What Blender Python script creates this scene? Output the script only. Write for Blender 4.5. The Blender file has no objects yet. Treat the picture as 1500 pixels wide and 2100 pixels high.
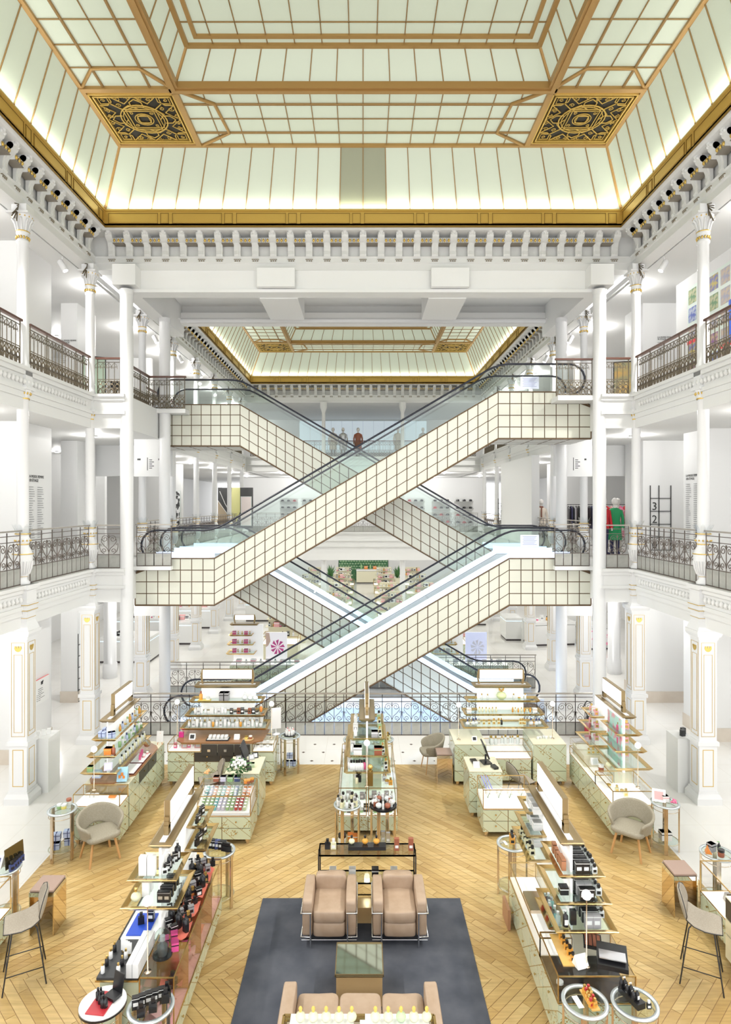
import bpy, math, random
from mathutils import Vector, Matrix
R = math.radians; PI = math.pi
rnd = random.Random(7)
SC = bpy.context.scene; COL = SC.collection
# ---------------- camera, world, light, exposure
cam_d = bpy.data.cameras.new('camera'); cam = bpy.data.objects.new('camera', cam_d); COL.objects.link(cam)
cam.location = (0, 0, 6.0); cam.rotation_euler = (R(90), 0, 0)
cam_d.sensor_fit = 'VERTICAL'; cam_d.sensor_height = 36; cam_d.lens = 36 * 1285 / 2100
cam_d.shift_x = 5 / 2100; cam_d.shift_y = -17 / 2100; cam_d.clip_start = .05; cam_d.clip_end = 300
SC.camera = cam
W = bpy.data.worlds.new('world'); SC.world = W; W.use_nodes = True
bg = W.node_tree.nodes['Background']; bg.inputs[0].default_value = (.97, .98, 1, 1); bg.inputs[1].default_value = 2.7
SC.view_settings.view_transform = 'Standard'; SC.view_settings.look = 'None'
SC.view_settings.gamma = 1; SC.view_settings.use_curve_mapping = False
SC.view_settings.exposure = -0.1
SC.cycles.use_adaptive_sampling = True; SC.cycles.adaptive_threshold = .04
SC.cycles.max_bounces = 6; SC.cycles.diffuse_bounces = 3; SC.cycles.glossy_bounces = 3
SC.cycles.transparent_max_bounces = 18; SC.cycles.transmission_bounces = 3
SC.cycles.caustics_reflective = False; SC.cycles.caustics_refractive = False
SC.cycles.sample_clamp_indirect = 4

def lamp(name, kind, loc, energy, size=.1, color=(1, 1, 1), rot=(0, 0, 0), sy=None, spot=None, label=None):
    d = bpy.data.lights.new(name, kind); d.energy = energy; d.color = color
    if kind == 'AREA':
        d.size = size
        if sy: d.shape = 'RECTANGLE'; d.size_y = sy
    else: d.shadow_soft_size = size
    if kind == 'SPOT': d.spot_size = R(spot or 70); d.spot_blend = .7
    o = bpy.data.objects.new(name, d); o.location = loc; o.rotation_euler = rot; COL.objects.link(o)
    return o

# ---------------- materials
MATS = {}
def mat(n, c=(.8, .8, .8), r=.5, m=0, e=None, es=1, spec=.5, coat=0):
    if n in MATS: return MATS[n]
    M = bpy.data.materials.new(n); M.use_nodes = True; p = M.node_tree.nodes['Principled BSDF']
    p.inputs['Base Color'].default_value = (*c, 1); p.inputs['Roughness'].default_value = r; p.inputs['Metallic'].default_value = m
    p.inputs['Specular IOR Level'].default_value = spec; p.inputs['Coat Weight'].default_value = coat
    if e: p.inputs['Emission Color'].default_value = (*e, 1); p.inputs['Emission Strength'].default_value = es
    M.diffuse_color = (*c, 1); MATS[n] = M; return M
def nd(M, t, **k):
    n = M.node_tree.nodes.new(t)
    for a, b in k.items():
        if a in n.inputs: n.inputs[a].default_value = b
        else: setattr(n, a, b)
    return n
def lk(M, a, b): M.node_tree.links.new(a, b)
def noisy(n, c1, c2, scale=4, r=.5, m=0, bump=0, det=4, stretch=(1, 1, 1), coat=0, rough2=None, lo=.35, hi=.65, obj=True):
    M = mat(n, c1, r, m, coat=coat); p = M.node_tree.nodes['Principled BSDF']
    g = nd(M, 'ShaderNodeTexCoord'); mp = nd(M, 'ShaderNodeMapping'); mp.inputs['Scale'].default_value = stretch
    nz = nd(M, 'ShaderNodeTexNoise', Scale=scale, Detail=det)
    cr = nd(M, 'ShaderNodeValToRGB'); cr.color_ramp.elements[0].position = lo; cr.color_ramp.elements[1].position = hi
    cr.color_ramp.elements[0].color = (*c1, 1); cr.color_ramp.elements[1].color = (*c2, 1)
    lk(M, g.outputs['Object'], mp.inputs[0]); lk(M, mp.outputs[0], nz.inputs['Vector']); lk(M, nz.outputs[0], cr.inputs[0]); lk(M, cr.outputs[0], p.inputs['Base Color'])
    if bump:
        b = nd(M, 'ShaderNodeBump', Strength=bump, Distance=.01); lk(M, nz.outputs[0], b.inputs['Height']); lk(M, b.outputs[0], p.inputs['Normal'])
    return M
def glassm(n, c=(1, 1, 1), refl=.12, tint=None):
    M = bpy.data.materials.new(n); M.use_nodes = True; nt = M.node_tree; nt.nodes.clear()
    o = nd(M, 'ShaderNodeOutputMaterial'); t = nd(M, 'ShaderNodeBsdfTransparent'); t.inputs[0].default_value = (*c, 1)
    g = nd(M, 'ShaderNodeBsdfGlossy'); g.inputs['Roughness'].default_value = .02
    f = nd(M, 'ShaderNodeLayerWeight', Blend=.5); pw = nd(M, 'ShaderNodeMath', operation='POWER'); pw.inputs[1].default_value = 4; lk(M, f.outputs['Facing'], pw.inputs[0])
    mx = nd(M, 'ShaderNodeMixShader'); ml = nd(M, 'ShaderNodeMath', operation='MULTIPLY_ADD'); ml.inputs[1].default_value = .55; ml.inputs[2].default_value = refl * .25
    lk(M, pw.outputs[0], ml.inputs[0]); lk(M, ml.outputs[0], mx.inputs[0]); lk(M, t.outputs[0], mx.inputs[1]); lk(M, g.outputs[0], mx.inputs[2]); lk(M, mx.outputs[0], o.inputs[0])
    MATS[n] = M; return M
white = mat('white_paint', (.82, .82, .81), .55)
white2 = mat('white_plaster_relief', (.80, .80, .785), .6)
wbright = mat('bright_ceiling_paint', (.93, .93, .92), .6)  # white paint lightened in place of light on the bridge ceiling and beams
gwhite = mat('white_gloss_paint', (.82, .82, .82), .3)
gilt = mat('gold_leaf', (.72, .5, .14), .38, .85)
bronze = mat('bronze_beam', (.46, .27, .09), .42, .35)
bronze2 = mat('bronze_bar', (.36, .22, .08), .5, .3)
goldp = mat('gilded_frieze', (.66, .43, .10), .42, .4)
goldd = mat('dark_gilded_edge', (.30, .18, .04), .5, .4)
pane = mat('backlit_skylight_glass', (.42, .46, .36), .35, e=(.83, .89, .72), es=.34)
paned = mat('unlit_skylight_glass', (.26, .27, .17), .35, e=(.83, .85, .6), es=.10)
black = mat('black_metal', (.02, .02, .022), .4)
iron = noisy('wrought_iron', (.10, .08, .06), (.20, .16, .10), 9, .45, .5)
ironb = mat('wrought_iron_grey', (.17, .14, .12), .4, .6)
stepm = mat('step_metal', (.72, .75, .8), .35, .3)
woodrail = mat('dark_wood_rail', (.10, .035, .02), .35)
stone = noisy('grey_stone_panel', (.36, .36, .33), (.46, .455, .42), 5, .6)
brass = mat('brushed_brass', (.60, .42, .17), .27, .95)
brassd = mat('aged_brass', (.33, .245, .125), .38, .85)
chrome = mat('chrome', (.82, .82, .82), .12, 1)
champ = mat('champagne_metal', (.70, .58, .44), .2, .95)
trussm = mat('dark_bronze_truss', (.13, .08, .04), .4, .3)
escp = mat('ivory_glass_panel', (.67, .67, .575), .25)
glass = glassm('clear_glass'); glassg = glassm('green_tint_glass', (.90, .96, .94), .2); smoke = glassm('smoked_glass', (.86, .82, .74), .5)
rubber = mat('black_rubber_handrail', (.015, .017, .03), .3)
led = mat('cold_led_strip', (.8, .85, 1), .4, e=(.56, .73, 1), es=1.35)
steel = mat('brushed_steel', (.55, .56, .58), .3, .9)
text_m = mat('black_lettering', (.03, .03, .03), .6)
lit = mat('lit_white_sign', (1, 1, 1), .4, e=(1, .985, .94), es=1.6)
bulb = mat('lit_globe', (1, 1, 1), .4, e=(1, .95, .85), es=6)
downl = mat('lit_downlight', (1, 1, 1), .4, e=(1, .97, .92), es=8)

# ---------------- mesh builder
class MB:
    def __init__(s): s.v = []; s.f = []; s.m = []; s.sm = []
    def add(s, vs, fs, m=0, sm=0):
        b = len(s.v); s.v += [tuple(v) for v in vs]
        for f in fs: s.f.append(tuple(b + i for i in f)); s.m.append(m); s.sm.append(sm)
        return s
    def box(s, x0, x1, y0, y1, z0, z1, m=0):
        return s.add([(x0, y0, z0), (x1, y0, z0), (x1, y1, z0), (x0, y1, z0), (x0, y0, z1), (x1, y0, z1), (x1, y1, z1), (x0, y1, z1)],
                     [(3, 2, 1, 0), (4, 5, 6, 7), (0, 1, 5, 4), (1, 2, 6, 5), (2, 3, 7, 6), (3, 0, 4, 7)], m)
    def cbox(s, cx, cy, z0, w, d, h, m=0, a=0):
        c, n = math.cos(a), math.sin(a)
        q = [(-w/2, -d/2), (w/2, -d/2), (w/2, d/2), (-w/2, d/2)]
        q = [(cx + x*c - y*n, cy + x*n + y*c) for x, y in q]
        return s.pr(q, z0, z0 + h, m)
    def pr(s, q, z0, z1, m=0, sm=0):           # vertical prism of 2D polygon
        n = len(q); vs = [(x, y, z0) for x, y in q] + [(x, y, z1) for x, y in q]
        return s.add(vs, [tuple(range(n))[::-1], tuple(range(n, 2*n))] , m).add(vs, [(i, (i+1) % n, n + (i+1) % n, n + i) for i in range(n)], m, sm)
    def prx(s, q, x0, x1, m=0):                # (y,z) polygon along x
        n = len(q); vs = [(x0, y, z) for y, z in q] + [(x1, y, z) for y, z in q]
        return s.add(vs, [tuple(range(n)), tuple(range(n, 2*n))[::-1]] + [(i, n + i, n + (i+1) % n, (i+1) % n) for i in range(n)], m)
    def pry(s, q, y0, y1, m=0):                # (x,z) polygon along y
        n = len(q); vs = [(x, y0, z) for x, z in q] + [(x, y1, z) for x, z in q]
        return s.add(vs, [tuple(range(n))[::-1], tuple(range(n, 2*n))] + [(i, (i+1) % n, n + (i+1) % n, n + i) for i in range(n)], m)
    def lathe(s, pr, n=16, cx=0, cy=0, z0=0, m=0, sm=1, sx=1, sy=1, cap=True, ph=0):
        vs = []; fs = []
        for r, z in pr:
            for i in range(n):
                a = 2*PI*(i + ph)/n; vs.append((cx + r*sx*math.cos(a), cy + r*sy*math.sin(a), z0 + z))
        for j in range(len(pr)-1):
            for i in range(n): k = (i+1) % n; fs.append((j*n+i, j*n+k, (j+1)*n+k, (j+1)*n+i))
        s.add(vs, fs, m, sm)
        if cap: s.add(vs[:n], [tuple(range(n))[::-1]], m); s.add(vs[-n:], [tuple(range(n))], m)
        return s
    def tube(s, pts, r, n=6, m=0, closed=False, sm=1, flat=None):
        pts = [Vector(p) for p in pts]; L = len(pts); vs = []; up = None
        for i, p in enumerate(pts):
            a = pts[i-1] if (i or closed) else p; b = pts[(i+1) % L] if (i < L-1 or closed) else p
            t = (b - a).normalized()
            if up is None: up = Vector((0, 0, 1)) if abs(t.z) < .9 else Vector((0, 1, 0))
            u = up - t*up.dot(t)
            if u.length < 1e-4: u = Vector((1, 0, 0)) - t*t.x
            u.normalize(); w = t.cross(u); up = u
            for k in range(n):
                an = 2*PI*(k+.5)/n; ru, rw = (r, r) if flat is None else flat
                vs.append(p + u*math.cos(an)*ru + w*math.sin(an)*rw)
        fs = []
        for j in range(L if closed else L-1):
            for k in range(n):
                q = (k+1) % n; j2 = (j+1) % L; fs.append((j*n+k, j*n+q, j2*n+q, j2*n+k))
        s.add(vs, fs, m, sm)
        if not closed: s.add(vs[:n], [tuple(range(n))[::-1]], m); s.add(vs[-n:], [tuple(range(n))], m)
        return s
    def ball(s, x, y, z, r, n=8, m=0, sz=1):
        k = max(4, n//2 + 1)
        return s.lathe([(max(1e-4, r*math.sin(PI*i/k)), -r*sz*math.cos(PI*i/k)) for i in range(k+1)], n, x, y, z, m, 1, cap=False)
    def frame(s, O, U, V, N, u0, u1, v0, v1, d, m=0):   # box on an arbitrary frame
        O, U, V, N = map(Vector, (O, U, V, N)); vs = [O + U*u + V*v + N*w for w in (0, d) for u, v in ((u0, v0), (u1, v0), (u1, v1), (u0, v1))]
        return s.add(vs, [(3, 2, 1, 0), (4, 5, 6, 7), (0, 1, 5, 4), (1, 2, 6, 5), (2, 3, 7, 6), (3, 0, 4, 7)], m)
    def mesh(s, name, mats, bev=0):
        me = bpy.data.meshes.new(name); me.from_pydata(s.v, [], s.f)
        for x in (mats if isinstance(mats, (list, tuple)) else [mats]): me.materials.append(x)
        me.polygons.foreach_set('material_index', s.m); me.polygons.foreach_set('use_smooth', [bool(x) for x in s.sm]); me.update()
        return me
    def ob(s, name, mats, par=None, loc=None, rz=0, **k):
        return place(name, s.mesh(name, mats), par, loc, rz, **k)
def place(name, me, par=None, loc=None, rz=0, label=None, cat=None, group=None, kind=None, rot=None):
    o = bpy.data.objects.new(name, me); COL.objects.link(o)
    if loc: o.location = loc
    if rz: o.rotation_euler = (0, 0, rz)
    if rot: o.rotation_euler = rot
    if par: o.parent = par
    tag(o, label, cat, group, kind); return o
def tag(o, label=None, cat=None, group=None, kind=None):
    for k, v in (('label', label), ('category', cat), ('group', group), ('kind', kind)):
        if v: o[k] = v
def thing(name, label, cat, loc=(0, 0, 0), rz=0, group=None, kind=None):
    return place(name, None, None, loc, rz, label, cat, group, kind)
def bevel(o, w=.01, seg=2):
    b = o.modifiers.new('bevel', 'BEVEL'); b.width = w; b.segments = seg; b.limit_method = 'ANGLE'; return o
def kids(o): return [c for c in o.children]
def dup(o, loc=None, rz=None, label=None, group=None, par=None):
    c = o.copy(); COL.objects.link(c)
    if par: c.parent = par
    for ch in kids(o): dup(ch, par=c)
    if loc: c.location = loc
    if rz is not None: c.rotation_euler = (0, 0, rz)
    if label: c['label'] = label
    if group: c['group'] = group
    return c
def struct(mb, name, mats, label, cat, **k): return mb.ob(name, mats, label=label, cat=cat, kind='structure', **k)
def text(name, body, size, loc, rot, m, par=None, ext=.002, align='LEFT', **k):
    c = bpy.data.curves.new(name, 'FONT'); c.body = body; c.size = size; c.extrude = ext; c.align_x = align; c.materials.append(m)
    c.space_line = 1.0; c.resolution_u = 2
    o = bpy.data.objects.new(name, c); me = bpy.data.meshes.new_from_object(o); me.name = name; bpy.data.objects.remove(o)
    return place(name, me, par, loc, rot=rot, **k)
F1, F2 = 4.37, 8.75     # floor levels
# ================= small ceiling lamps of the galleries and track spots of the hall
dm = MB().lathe([(.075, 0), (.075, .04)], 12).mesh('rim', gwhite); dl = MB().lathe([(.055, -.004), (.055, .01)], 12).mesh('lens', downl)
def downlight(x, y, z, e, lab, grp, r=.07):
    t = thing('ceiling_downlight', lab, 'light', (x, y, z-.04), group=grp); place('rim', dm, t); place('lens', dl, t)
    lamp('downlight_lamp', 'POINT', (x, y, z-.16), e, r, (1, .985, .96))
EG, EH = 58, 235
for sx, sd in ((-1, 'left'), (1, 'right')):
    for z, nm, e in ((F1-.86, 'ground', 1.45), (F2-.86, 'first', 1.1), (12.04, 'second', 1.0)):
        for y in (6.5, 9.5, 12.4, 17.4, 21.5, 25, 29, 33, 38, 43):
            downlight(sx*(8.0 if y < 14 or y > 20 else 7.45), y, z, EG*e*(1.3 if y > 20 else 1), 'small round downlight in the ceiling of the %s floor gallery, %s side' % (nm, sd), 'downlights %s %s' % (nm, sd))
for sx, sd in ((-1, 'left'), (1, 'right')):
    for z, nm in ((F1-.86, 'ground'), (F2-.86, 'first'), (12.04, 'second')):
        for x, y in ((10.6, 17.6), (10.2, 11), (11, 22.5)): downlight(sx*x, y, z, EG*.8, 'small round downlight deep in the %s floor gallery, %s side' % (nm, sd), 'deep downlights %s %s' % (nm, sd))
for z, nm in ((3.5, 'ground'), (F2-.86, 'first')):
    for x in (-5, -1.7, 1.7, 5):
        for y in (38.5, 44): downlight(x, y, z, 90, 'small round downlight in the far %s floor ceiling' % nm, 'downlights far %s' % nm)
# track spotlights on the edge of the gallery ceiling
sp_ = MB().lathe([(.07, 0), (.075, .03), (.075, .26), (.03, .30)], 14, 0, 0, -.15); sp_m = sp_.mesh('can', gwhite)
sl_ = MB().lathe([(.06, -.155), (.06, -.15)], 12).mesh('lens', downl)
def tracklight(x, y, z, aim, e, lab, grp, size=.09, spot=110):
    t = thing('track_spotlight', lab, 'light', (x, y, z), group=grp)
    MB().tube([(0, 0, 0), (0, 0, -.16)], .012, 6).ob('stem', gwhite, t)
    d = (Vector(aim)-Vector((x, y, z-.22))).normalized(); ro = (-d).to_track_quat('Z', 'Y').to_euler()
    place('can', sp_m, t, (0, 0, -.22), rot=ro); place('lens', sl_, t, (0, 0, -.22), rot=ro)
    p = Vector((x, y, z-.22)) + d*.2; lamp('spot_lamp', 'SPOT', p, e, size, (1, .98, .94), d.to_track_quat('-Z', 'Y').to_euler(), spot=spot)
for sx, sd in ((-1, 'left'), (1, 'right')):
    for i, y in enumerate((5, 7.2, 9.4, 11.4, 13.4, 15.2)):
        tracklight(sx*7.3, y, 12.0, (sx*(-2.5+i*.6), y+.5, 0), EH*3, 'white cylindrical track spotlight under the upper ceiling edge, %s side' % sd, 'track spotlights %s' % sd)
    for y in (22, 25, 28, 31, 34): tracklight(sx*7.3, y, 12.0, (sx*1, y, 0), EH*3, 'white track spotlight along the far hall ceiling, %s side' % sd, 'far track spotlights %s' % sd)
for sx in (-1, 1):
    MB().box(-.015, .015, 3, 35.5, -.02, .02).ob('spotlight_track', gwhite, None, (sx*7.3, 0, 12.02), label='thin white lighting track under the upper ceiling, %s side' % ('left' if sx < 0 else 'right'), cat='track')
for x in (-4.5, -1.5, 1.5, 4.5): # tube lamps low in the escalator well
    MB().box(-.6, .6, -.03, .03, -.03, .03).ob('well_tube_lamp', led, None, (x, 16.32, -1.0), label='cold tube lamp on the wall of the escalator well', cat='lamp', group='tube lamps in the escalator well')
    lamp('well_lamp', 'POINT', (x, 17.6, -1.6), 130, .3, (.75, .85, 1))
# ================= floors
marble = noisy('polished_cream_marble', (.89, .87, .83), (.92, .905, .87), 1.2, .10, det=6)
p_ = marble.node_tree.nodes['Principled BSDF']
br = nd(marble, 'ShaderNodeTexBrick', Scale=1.0); br.offset = 0; br.inputs['Color1'].default_value = br.inputs['Color2'].default_value = (1, 1, 1, 1)
br.inputs['Mortar'].default_value = (.86, .84, .8, 1); br.inputs['Mortar Size'].default_value = .004; br.inputs['Brick Width'].default_value = .9; br.inputs['Row Height'].default_value = .9
tc_ = nd(marble, 'ShaderNodeTexCoord'); lk(marble, tc_.outputs['Object'], br.inputs['Vector'])
mx_ = nd(marble, 'ShaderNodeMix', data_type='RGBA', blend_type='MULTIPLY'); mx_.inputs[0].default_value = 1
lk(marble, p_.inputs['Base Color'].links[0].from_socket, mx_.inputs[6]); lk(marble, br.outputs[0], mx_.inputs[7]); lk(marble, mx_.outputs[2], p_.inputs['Base Color'])
m = MB()
m.box(-22, 22, -6, 16.25, -.3, 0)      # ground slab round the escalator well
m.box(-22, -5.4, 16.25, 20.3, -.3, 0).box(5.4, 22, 16.25, 20.3, -.3, 0).box(-5.4, 1.5, 19.35, 20.3, -.3, 0).box(-22, 22, 20.3, 60, -.3, 0)
floor = struct(m, 'floor', marble, 'polished cream marble floor of the ground level', 'floor')
m = MB(); m.box(-6.5, 6.5, 16, 20.6, -3.6, -3.5); m.box(-6.45, -6.3, 16.2, 20.4, -3.5, -.3).box(6.3, 6.45, 16.2, 20.4, -3.5, -.3)
m.box(-6.3, 6.3, 16.15, 16.25, -3.5, -.3).box(-6.3, 6.3, 20.4, 20.5, -3.5, -.3)
struct(m, 'wall_escalator_well', mat('well_lining', (.62, .70, .80), .4), 'pale blue lining of the escalator well below the ground floor', 'wall')
# black inlays in the marble strip behind the parquet
im = MB(); im.cbox(0, 0, 0, .06, .06, .0015, 0, PI/4); im = im.mesh('inlay_stone', mat('dark_inlay', (.10, .06, .04), .3))
for j in range(3):
    for i in range(26):
        x = -6.0 + i*.48 + (j % 2)*.24
        place('inlay_stone', im, floor, (x, 14.62 + j*.5, 0))
# parquet: mirrored diagonal planks, band by band
def woodmat(n, ang):
    M = mat(n, (.6, .4, .18), .33); p = M.node_tree.nodes['Principled BSDF']
    g = nd(M, 'ShaderNodeNewGeometry'); oi = nd(M, 'ShaderNodeObjectInfo'); mp = nd(M, 'ShaderNodeMapping'); mp.inputs['Rotation'].default_value = (0, 0, -ang); mp.inputs['Scale'].default_value = (1.2, 18, 1)
    nz = nd(M, 'ShaderNodeTexNoise', Scale=1.6, Detail=5); lk(M, g.outputs['Position'], mp.inputs[0]); lk(M, mp.outputs[0], nz.inputs['Vector'])
    ad = nd(M, 'ShaderNodeMath', operation='ADD'); lk(M, oi.outputs['Random'], ad.inputs[0]); lk(M, g.outputs['Random Per Island'], ad.inputs[1])
    fr = nd(M, 'ShaderNodeMath', operation='FRACT'); lk(M, ad.outputs[0], fr.inputs[0])
    c1 = nd(M, 'ShaderNodeValToRGB'); e = c1.color_ramp.elements; e[0].color = (.52, .355, .145, 1); e[1].color = (.68, .51, .25, 1); x = e.new(.4); x.color = (.61, .435, .19, 1)
    lk(M, fr.outputs[0], c1.inputs[0])
    c2 = nd(M, 'ShaderNodeValToRGB'); e = c2.color_ramp.elements; e[0].position = .3; e[1].position = .7; e[0].color = (.80, .76, .68, 1); e[1].color = (1.08, 1.06, 1.0, 1)
    lk(M, nz.outputs[0], c2.inputs[0]); mx = nd(M, 'ShaderNodeMix', data_type='RGBA', blend_type='MULTIPLY'); mx.inputs[0].default_value = 1
    lk(M, c1.outputs[0], mx.inputs[6]); lk(M, c2.outputs[0], mx.inputs[7])
    n2 = nd(M, 'ShaderNodeTexNoise', Scale=.9, Detail=6); lk(M, g.outputs['Position'], n2.inputs['Vector'])   # worn, dirtier patches
    c3 = nd(M, 'ShaderNodeValToRGB'); e = c3.color_ramp.elements; e[0].position = .32; e[1].position = .6; e[0].color = (.86, .80, .72, 1); e[1].color = (1.04, 1.04, 1.04, 1); lk(M, n2.outputs[0], c3.inputs[0])
    m2 = nd(M, 'ShaderNodeMix', data_type='RGBA', blend_type='MULTIPLY'); m2.inputs[0].default_value = 1; lk(M, mx.outputs[2], m2.inputs[6]); lk(M, c3.outputs[0], m2.inputs[7])
    lk(M, m2.outputs[2], p.inputs['Base Color']); return M
wm = [woodmat('oak_plank_a', R(45)), woodmat('oak_plank_b', R(-45))]
def clip(poly, a, b, c):
    out = []
    for i in range(len(poly)):
        p, q = poly[i-1], poly[i]; dp, dq = a*p[0]+b*p[1]-c, a*q[0]+b*q[1]-c
        if dp <= 0 < dq or dq <= 0 < dp: t = dp/(dp-dq); out.append((p[0]+(q[0]-p[0])*t, p[1]+(q[1]-p[1])*t))
        if dq <= 0: out.append(q)
    return out
def area(p): return abs(sum(p[i-1][0]*p[i][1]-p[i][0]*p[i-1][1] for i in range(len(p))))/2
parq = struct(MB().box(-5.35, 5.35, 2.0, 14.4, .0, .004), 'floor_parquet', mat('plank_joint', (.35, .21, .09), .6), 'oak parquet laid diagonally in the middle of the hall', 'floor')
planks = []
PW, PL = .118, 1.25
for (x0, x1, y0, y1, ang) in [(-5.35, 0, 7.9, 14.4, 45), (0, 5.35, 7.9, 14.4, -45), (-5.35, 0, 2.0, 7.9, -45), (0, 5.35, 2.0, 7.9, 45)]:
    a = R(ang); c, s = math.cos(a), math.sin(a); cx, cy = (x0+x1)/2, (y0+y1)/2; N = int(8.5/PW)
    for i in range(-N, N):
        off = (i*.37 % 1)*PL
        for j in range(-7, 8):
            u0, v0 = j*PL + off, i*PW; g = .0035
            q = [(u0+g, v0+g), (u0+PL-g, v0+g), (u0+PL-g, v0+PW-g), (u0+g, v0+PW-g)]
            q = [(cx + u*c - v*s, cy + u*s + v*c) for u, v in q]
            for A in ((1, 0, x1), (-1, 0, -x0), (0, 1, y1), (0, -1, -y0)):
                if q: q = clip(q, *A)
            if len(q) > 2 and area(q) > .0008:
                mx, my = sum(p[0] for p in q)/len(q), sum(p[1] for p in q)/len(q)
                if my > 5.8: planks.append((my, mx, q, 0 if ang > 0 else 1))
planks = [p for p in planks if not (abs(p[1]) < .75 and p[0] < 8.6)]
planks.sort(key=lambda p: (p[0], p[1]))
def pmesh(m, q, k, z=.0): return m.pr(q, .004, .0085, k)
bigp = [p for p in planks if area(p[2]) > .06 and p[0] > 6.9][:300]; ids = set(map(id, bigp))
for my, mx, q, k in bigp:
    MB().pr([(x-mx, y-my) for x, y in q], 0, .0045, 0).ob('plank', wm[k], parq, (mx, my, .004))
m = MB()
for p in planks:
    if id(p) not in ids: pmesh(m, p[2], p[3])
m.ob('remaining_planks', wm, parq, kind='stuff')

# ================= skylights
XH = 6.9
def ringpt(side, X, Y0, Y1, d):
    x, a, b = X-d, Y0+d, Y1-d
    return {'back': ((-x, b), (x, b)), 'front': ((x, a), (-x, a)), 'left': ((-x, a), (-x, b)), 'right': ((x, b), (x, a))}[side]
def strip(m, side, X, Y0, Y1, prof, mi=0, closed=False):
    P = [ringpt(side, X, Y0, Y1, d) + (z,) for d, z in prof]; n = len(P)
    vs = [(p[0][0], p[0][1], p[2]) for p in P] + [(p[1][0], p[1][1], p[2]) for p in P]
    k = n if closed else n-1
    m.add(vs, [(i, n+i, n+(i+1) % n, (i+1) % n) for i in range(k)], mi)
    if closed: m.add(vs, [tuple(range(n))[::-1], tuple(range(n, 2*n))], mi)
    return m
RZ = {'back': 0, 'left': PI/2, 'right': -PI/2, 'front': PI}
# bracket module (faces -y, drop origin at z of bracket foot)
bk = MB()
prof = [(0, 0), (-.05, 0), (-.07, .05), (-.06, .14), (-.08, .24), (-.12, .33), (-.20, .38), (-.26, .42), (-.29, .50), (-.27, .56), (0, .56)]
bk.prx(prof, -.085, .085); bk.prx([(y-.012, z) for y, z in prof[1:6]] + [(0, .33), (0, 0)], -.03, .03)
for sx in (-1, 1):
    bk.tube([(sx*.06 + .0, -.20, .47), (sx*.085, -.20, .47)], .07, 10); bk.ball(sx*.05, -.29, .50, .04, 6)
bk.ball(0, -.28, .545, .07, 8); bk.box(-.13, .13, -.31, 0, .56, .585)
bk = bk.mesh('bracket', white2)
eg = MB(); eg.box(-.145, .145, -.20, 0, .30, .42, 0)
for x in (-.105, 0, .105): eg.ball(x, -.205, .36, .034, 6, 1, 1.4)
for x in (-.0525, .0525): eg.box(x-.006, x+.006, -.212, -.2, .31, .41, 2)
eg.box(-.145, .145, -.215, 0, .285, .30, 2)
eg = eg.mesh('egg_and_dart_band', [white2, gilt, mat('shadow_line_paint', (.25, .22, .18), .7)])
dt = MB()
for x in (-.055, 0, .055): dt.box(x-.02, x+.02, -.05, 0, .0, .05, 0); dt.ball(x, -.05, .02, .02, 6, 1)
dt.box(-.09, .09, -.06, 0, .05, .065, 1)
dt = dt.mesh('guttae', [white2, mat('guttae_bronze', (.30, .25, .18), .5, .4)])
TRIM = [0]
def cornice(side, Y0, Y1, where, vis0=None):
    TRIM[0] += 1
    m = MB(); X = XH
    strip(m, side, X, Y0, Y1, [(-.35, 12.0), (0, 12.0), (0, 12.16), (.03, 12.18), (.03, 12.30), (.06, 12.33), (-.05, 12.34), (-.05, 12.86), (.36, 12.88), (.40, 12.90), (.44, 12.91), (.44, 13.0), (-.35, 13.0)], 0, True)
    t = struct(m, 'trim_%d' % TRIM[0], white2, 'white entablature %s' % where, 'trim')
    a, b = ringpt(side, X, Y0, Y1, .0); a, b = Vector((*a, 0)), Vector((*b, 0)); L = (b-a).length; dr = (b-a)/L; n = int(L/.46); st = L/n
    m2 = MB().box(-.002, L-.9, 0, 0, 0, 0)
    for i in range(1, n):
        p = a + dr*(i*st)
        if vis0 and p.y < vis0: continue
        place('bracket', bk, t, (p.x, p.y, 12.33), RZ[side]); place('guttae', dt, t, (p.x, p.y, 12.20), RZ[side])
        q = p + dr*st/2
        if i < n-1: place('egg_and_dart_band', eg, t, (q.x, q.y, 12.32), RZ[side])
    return t
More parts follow.
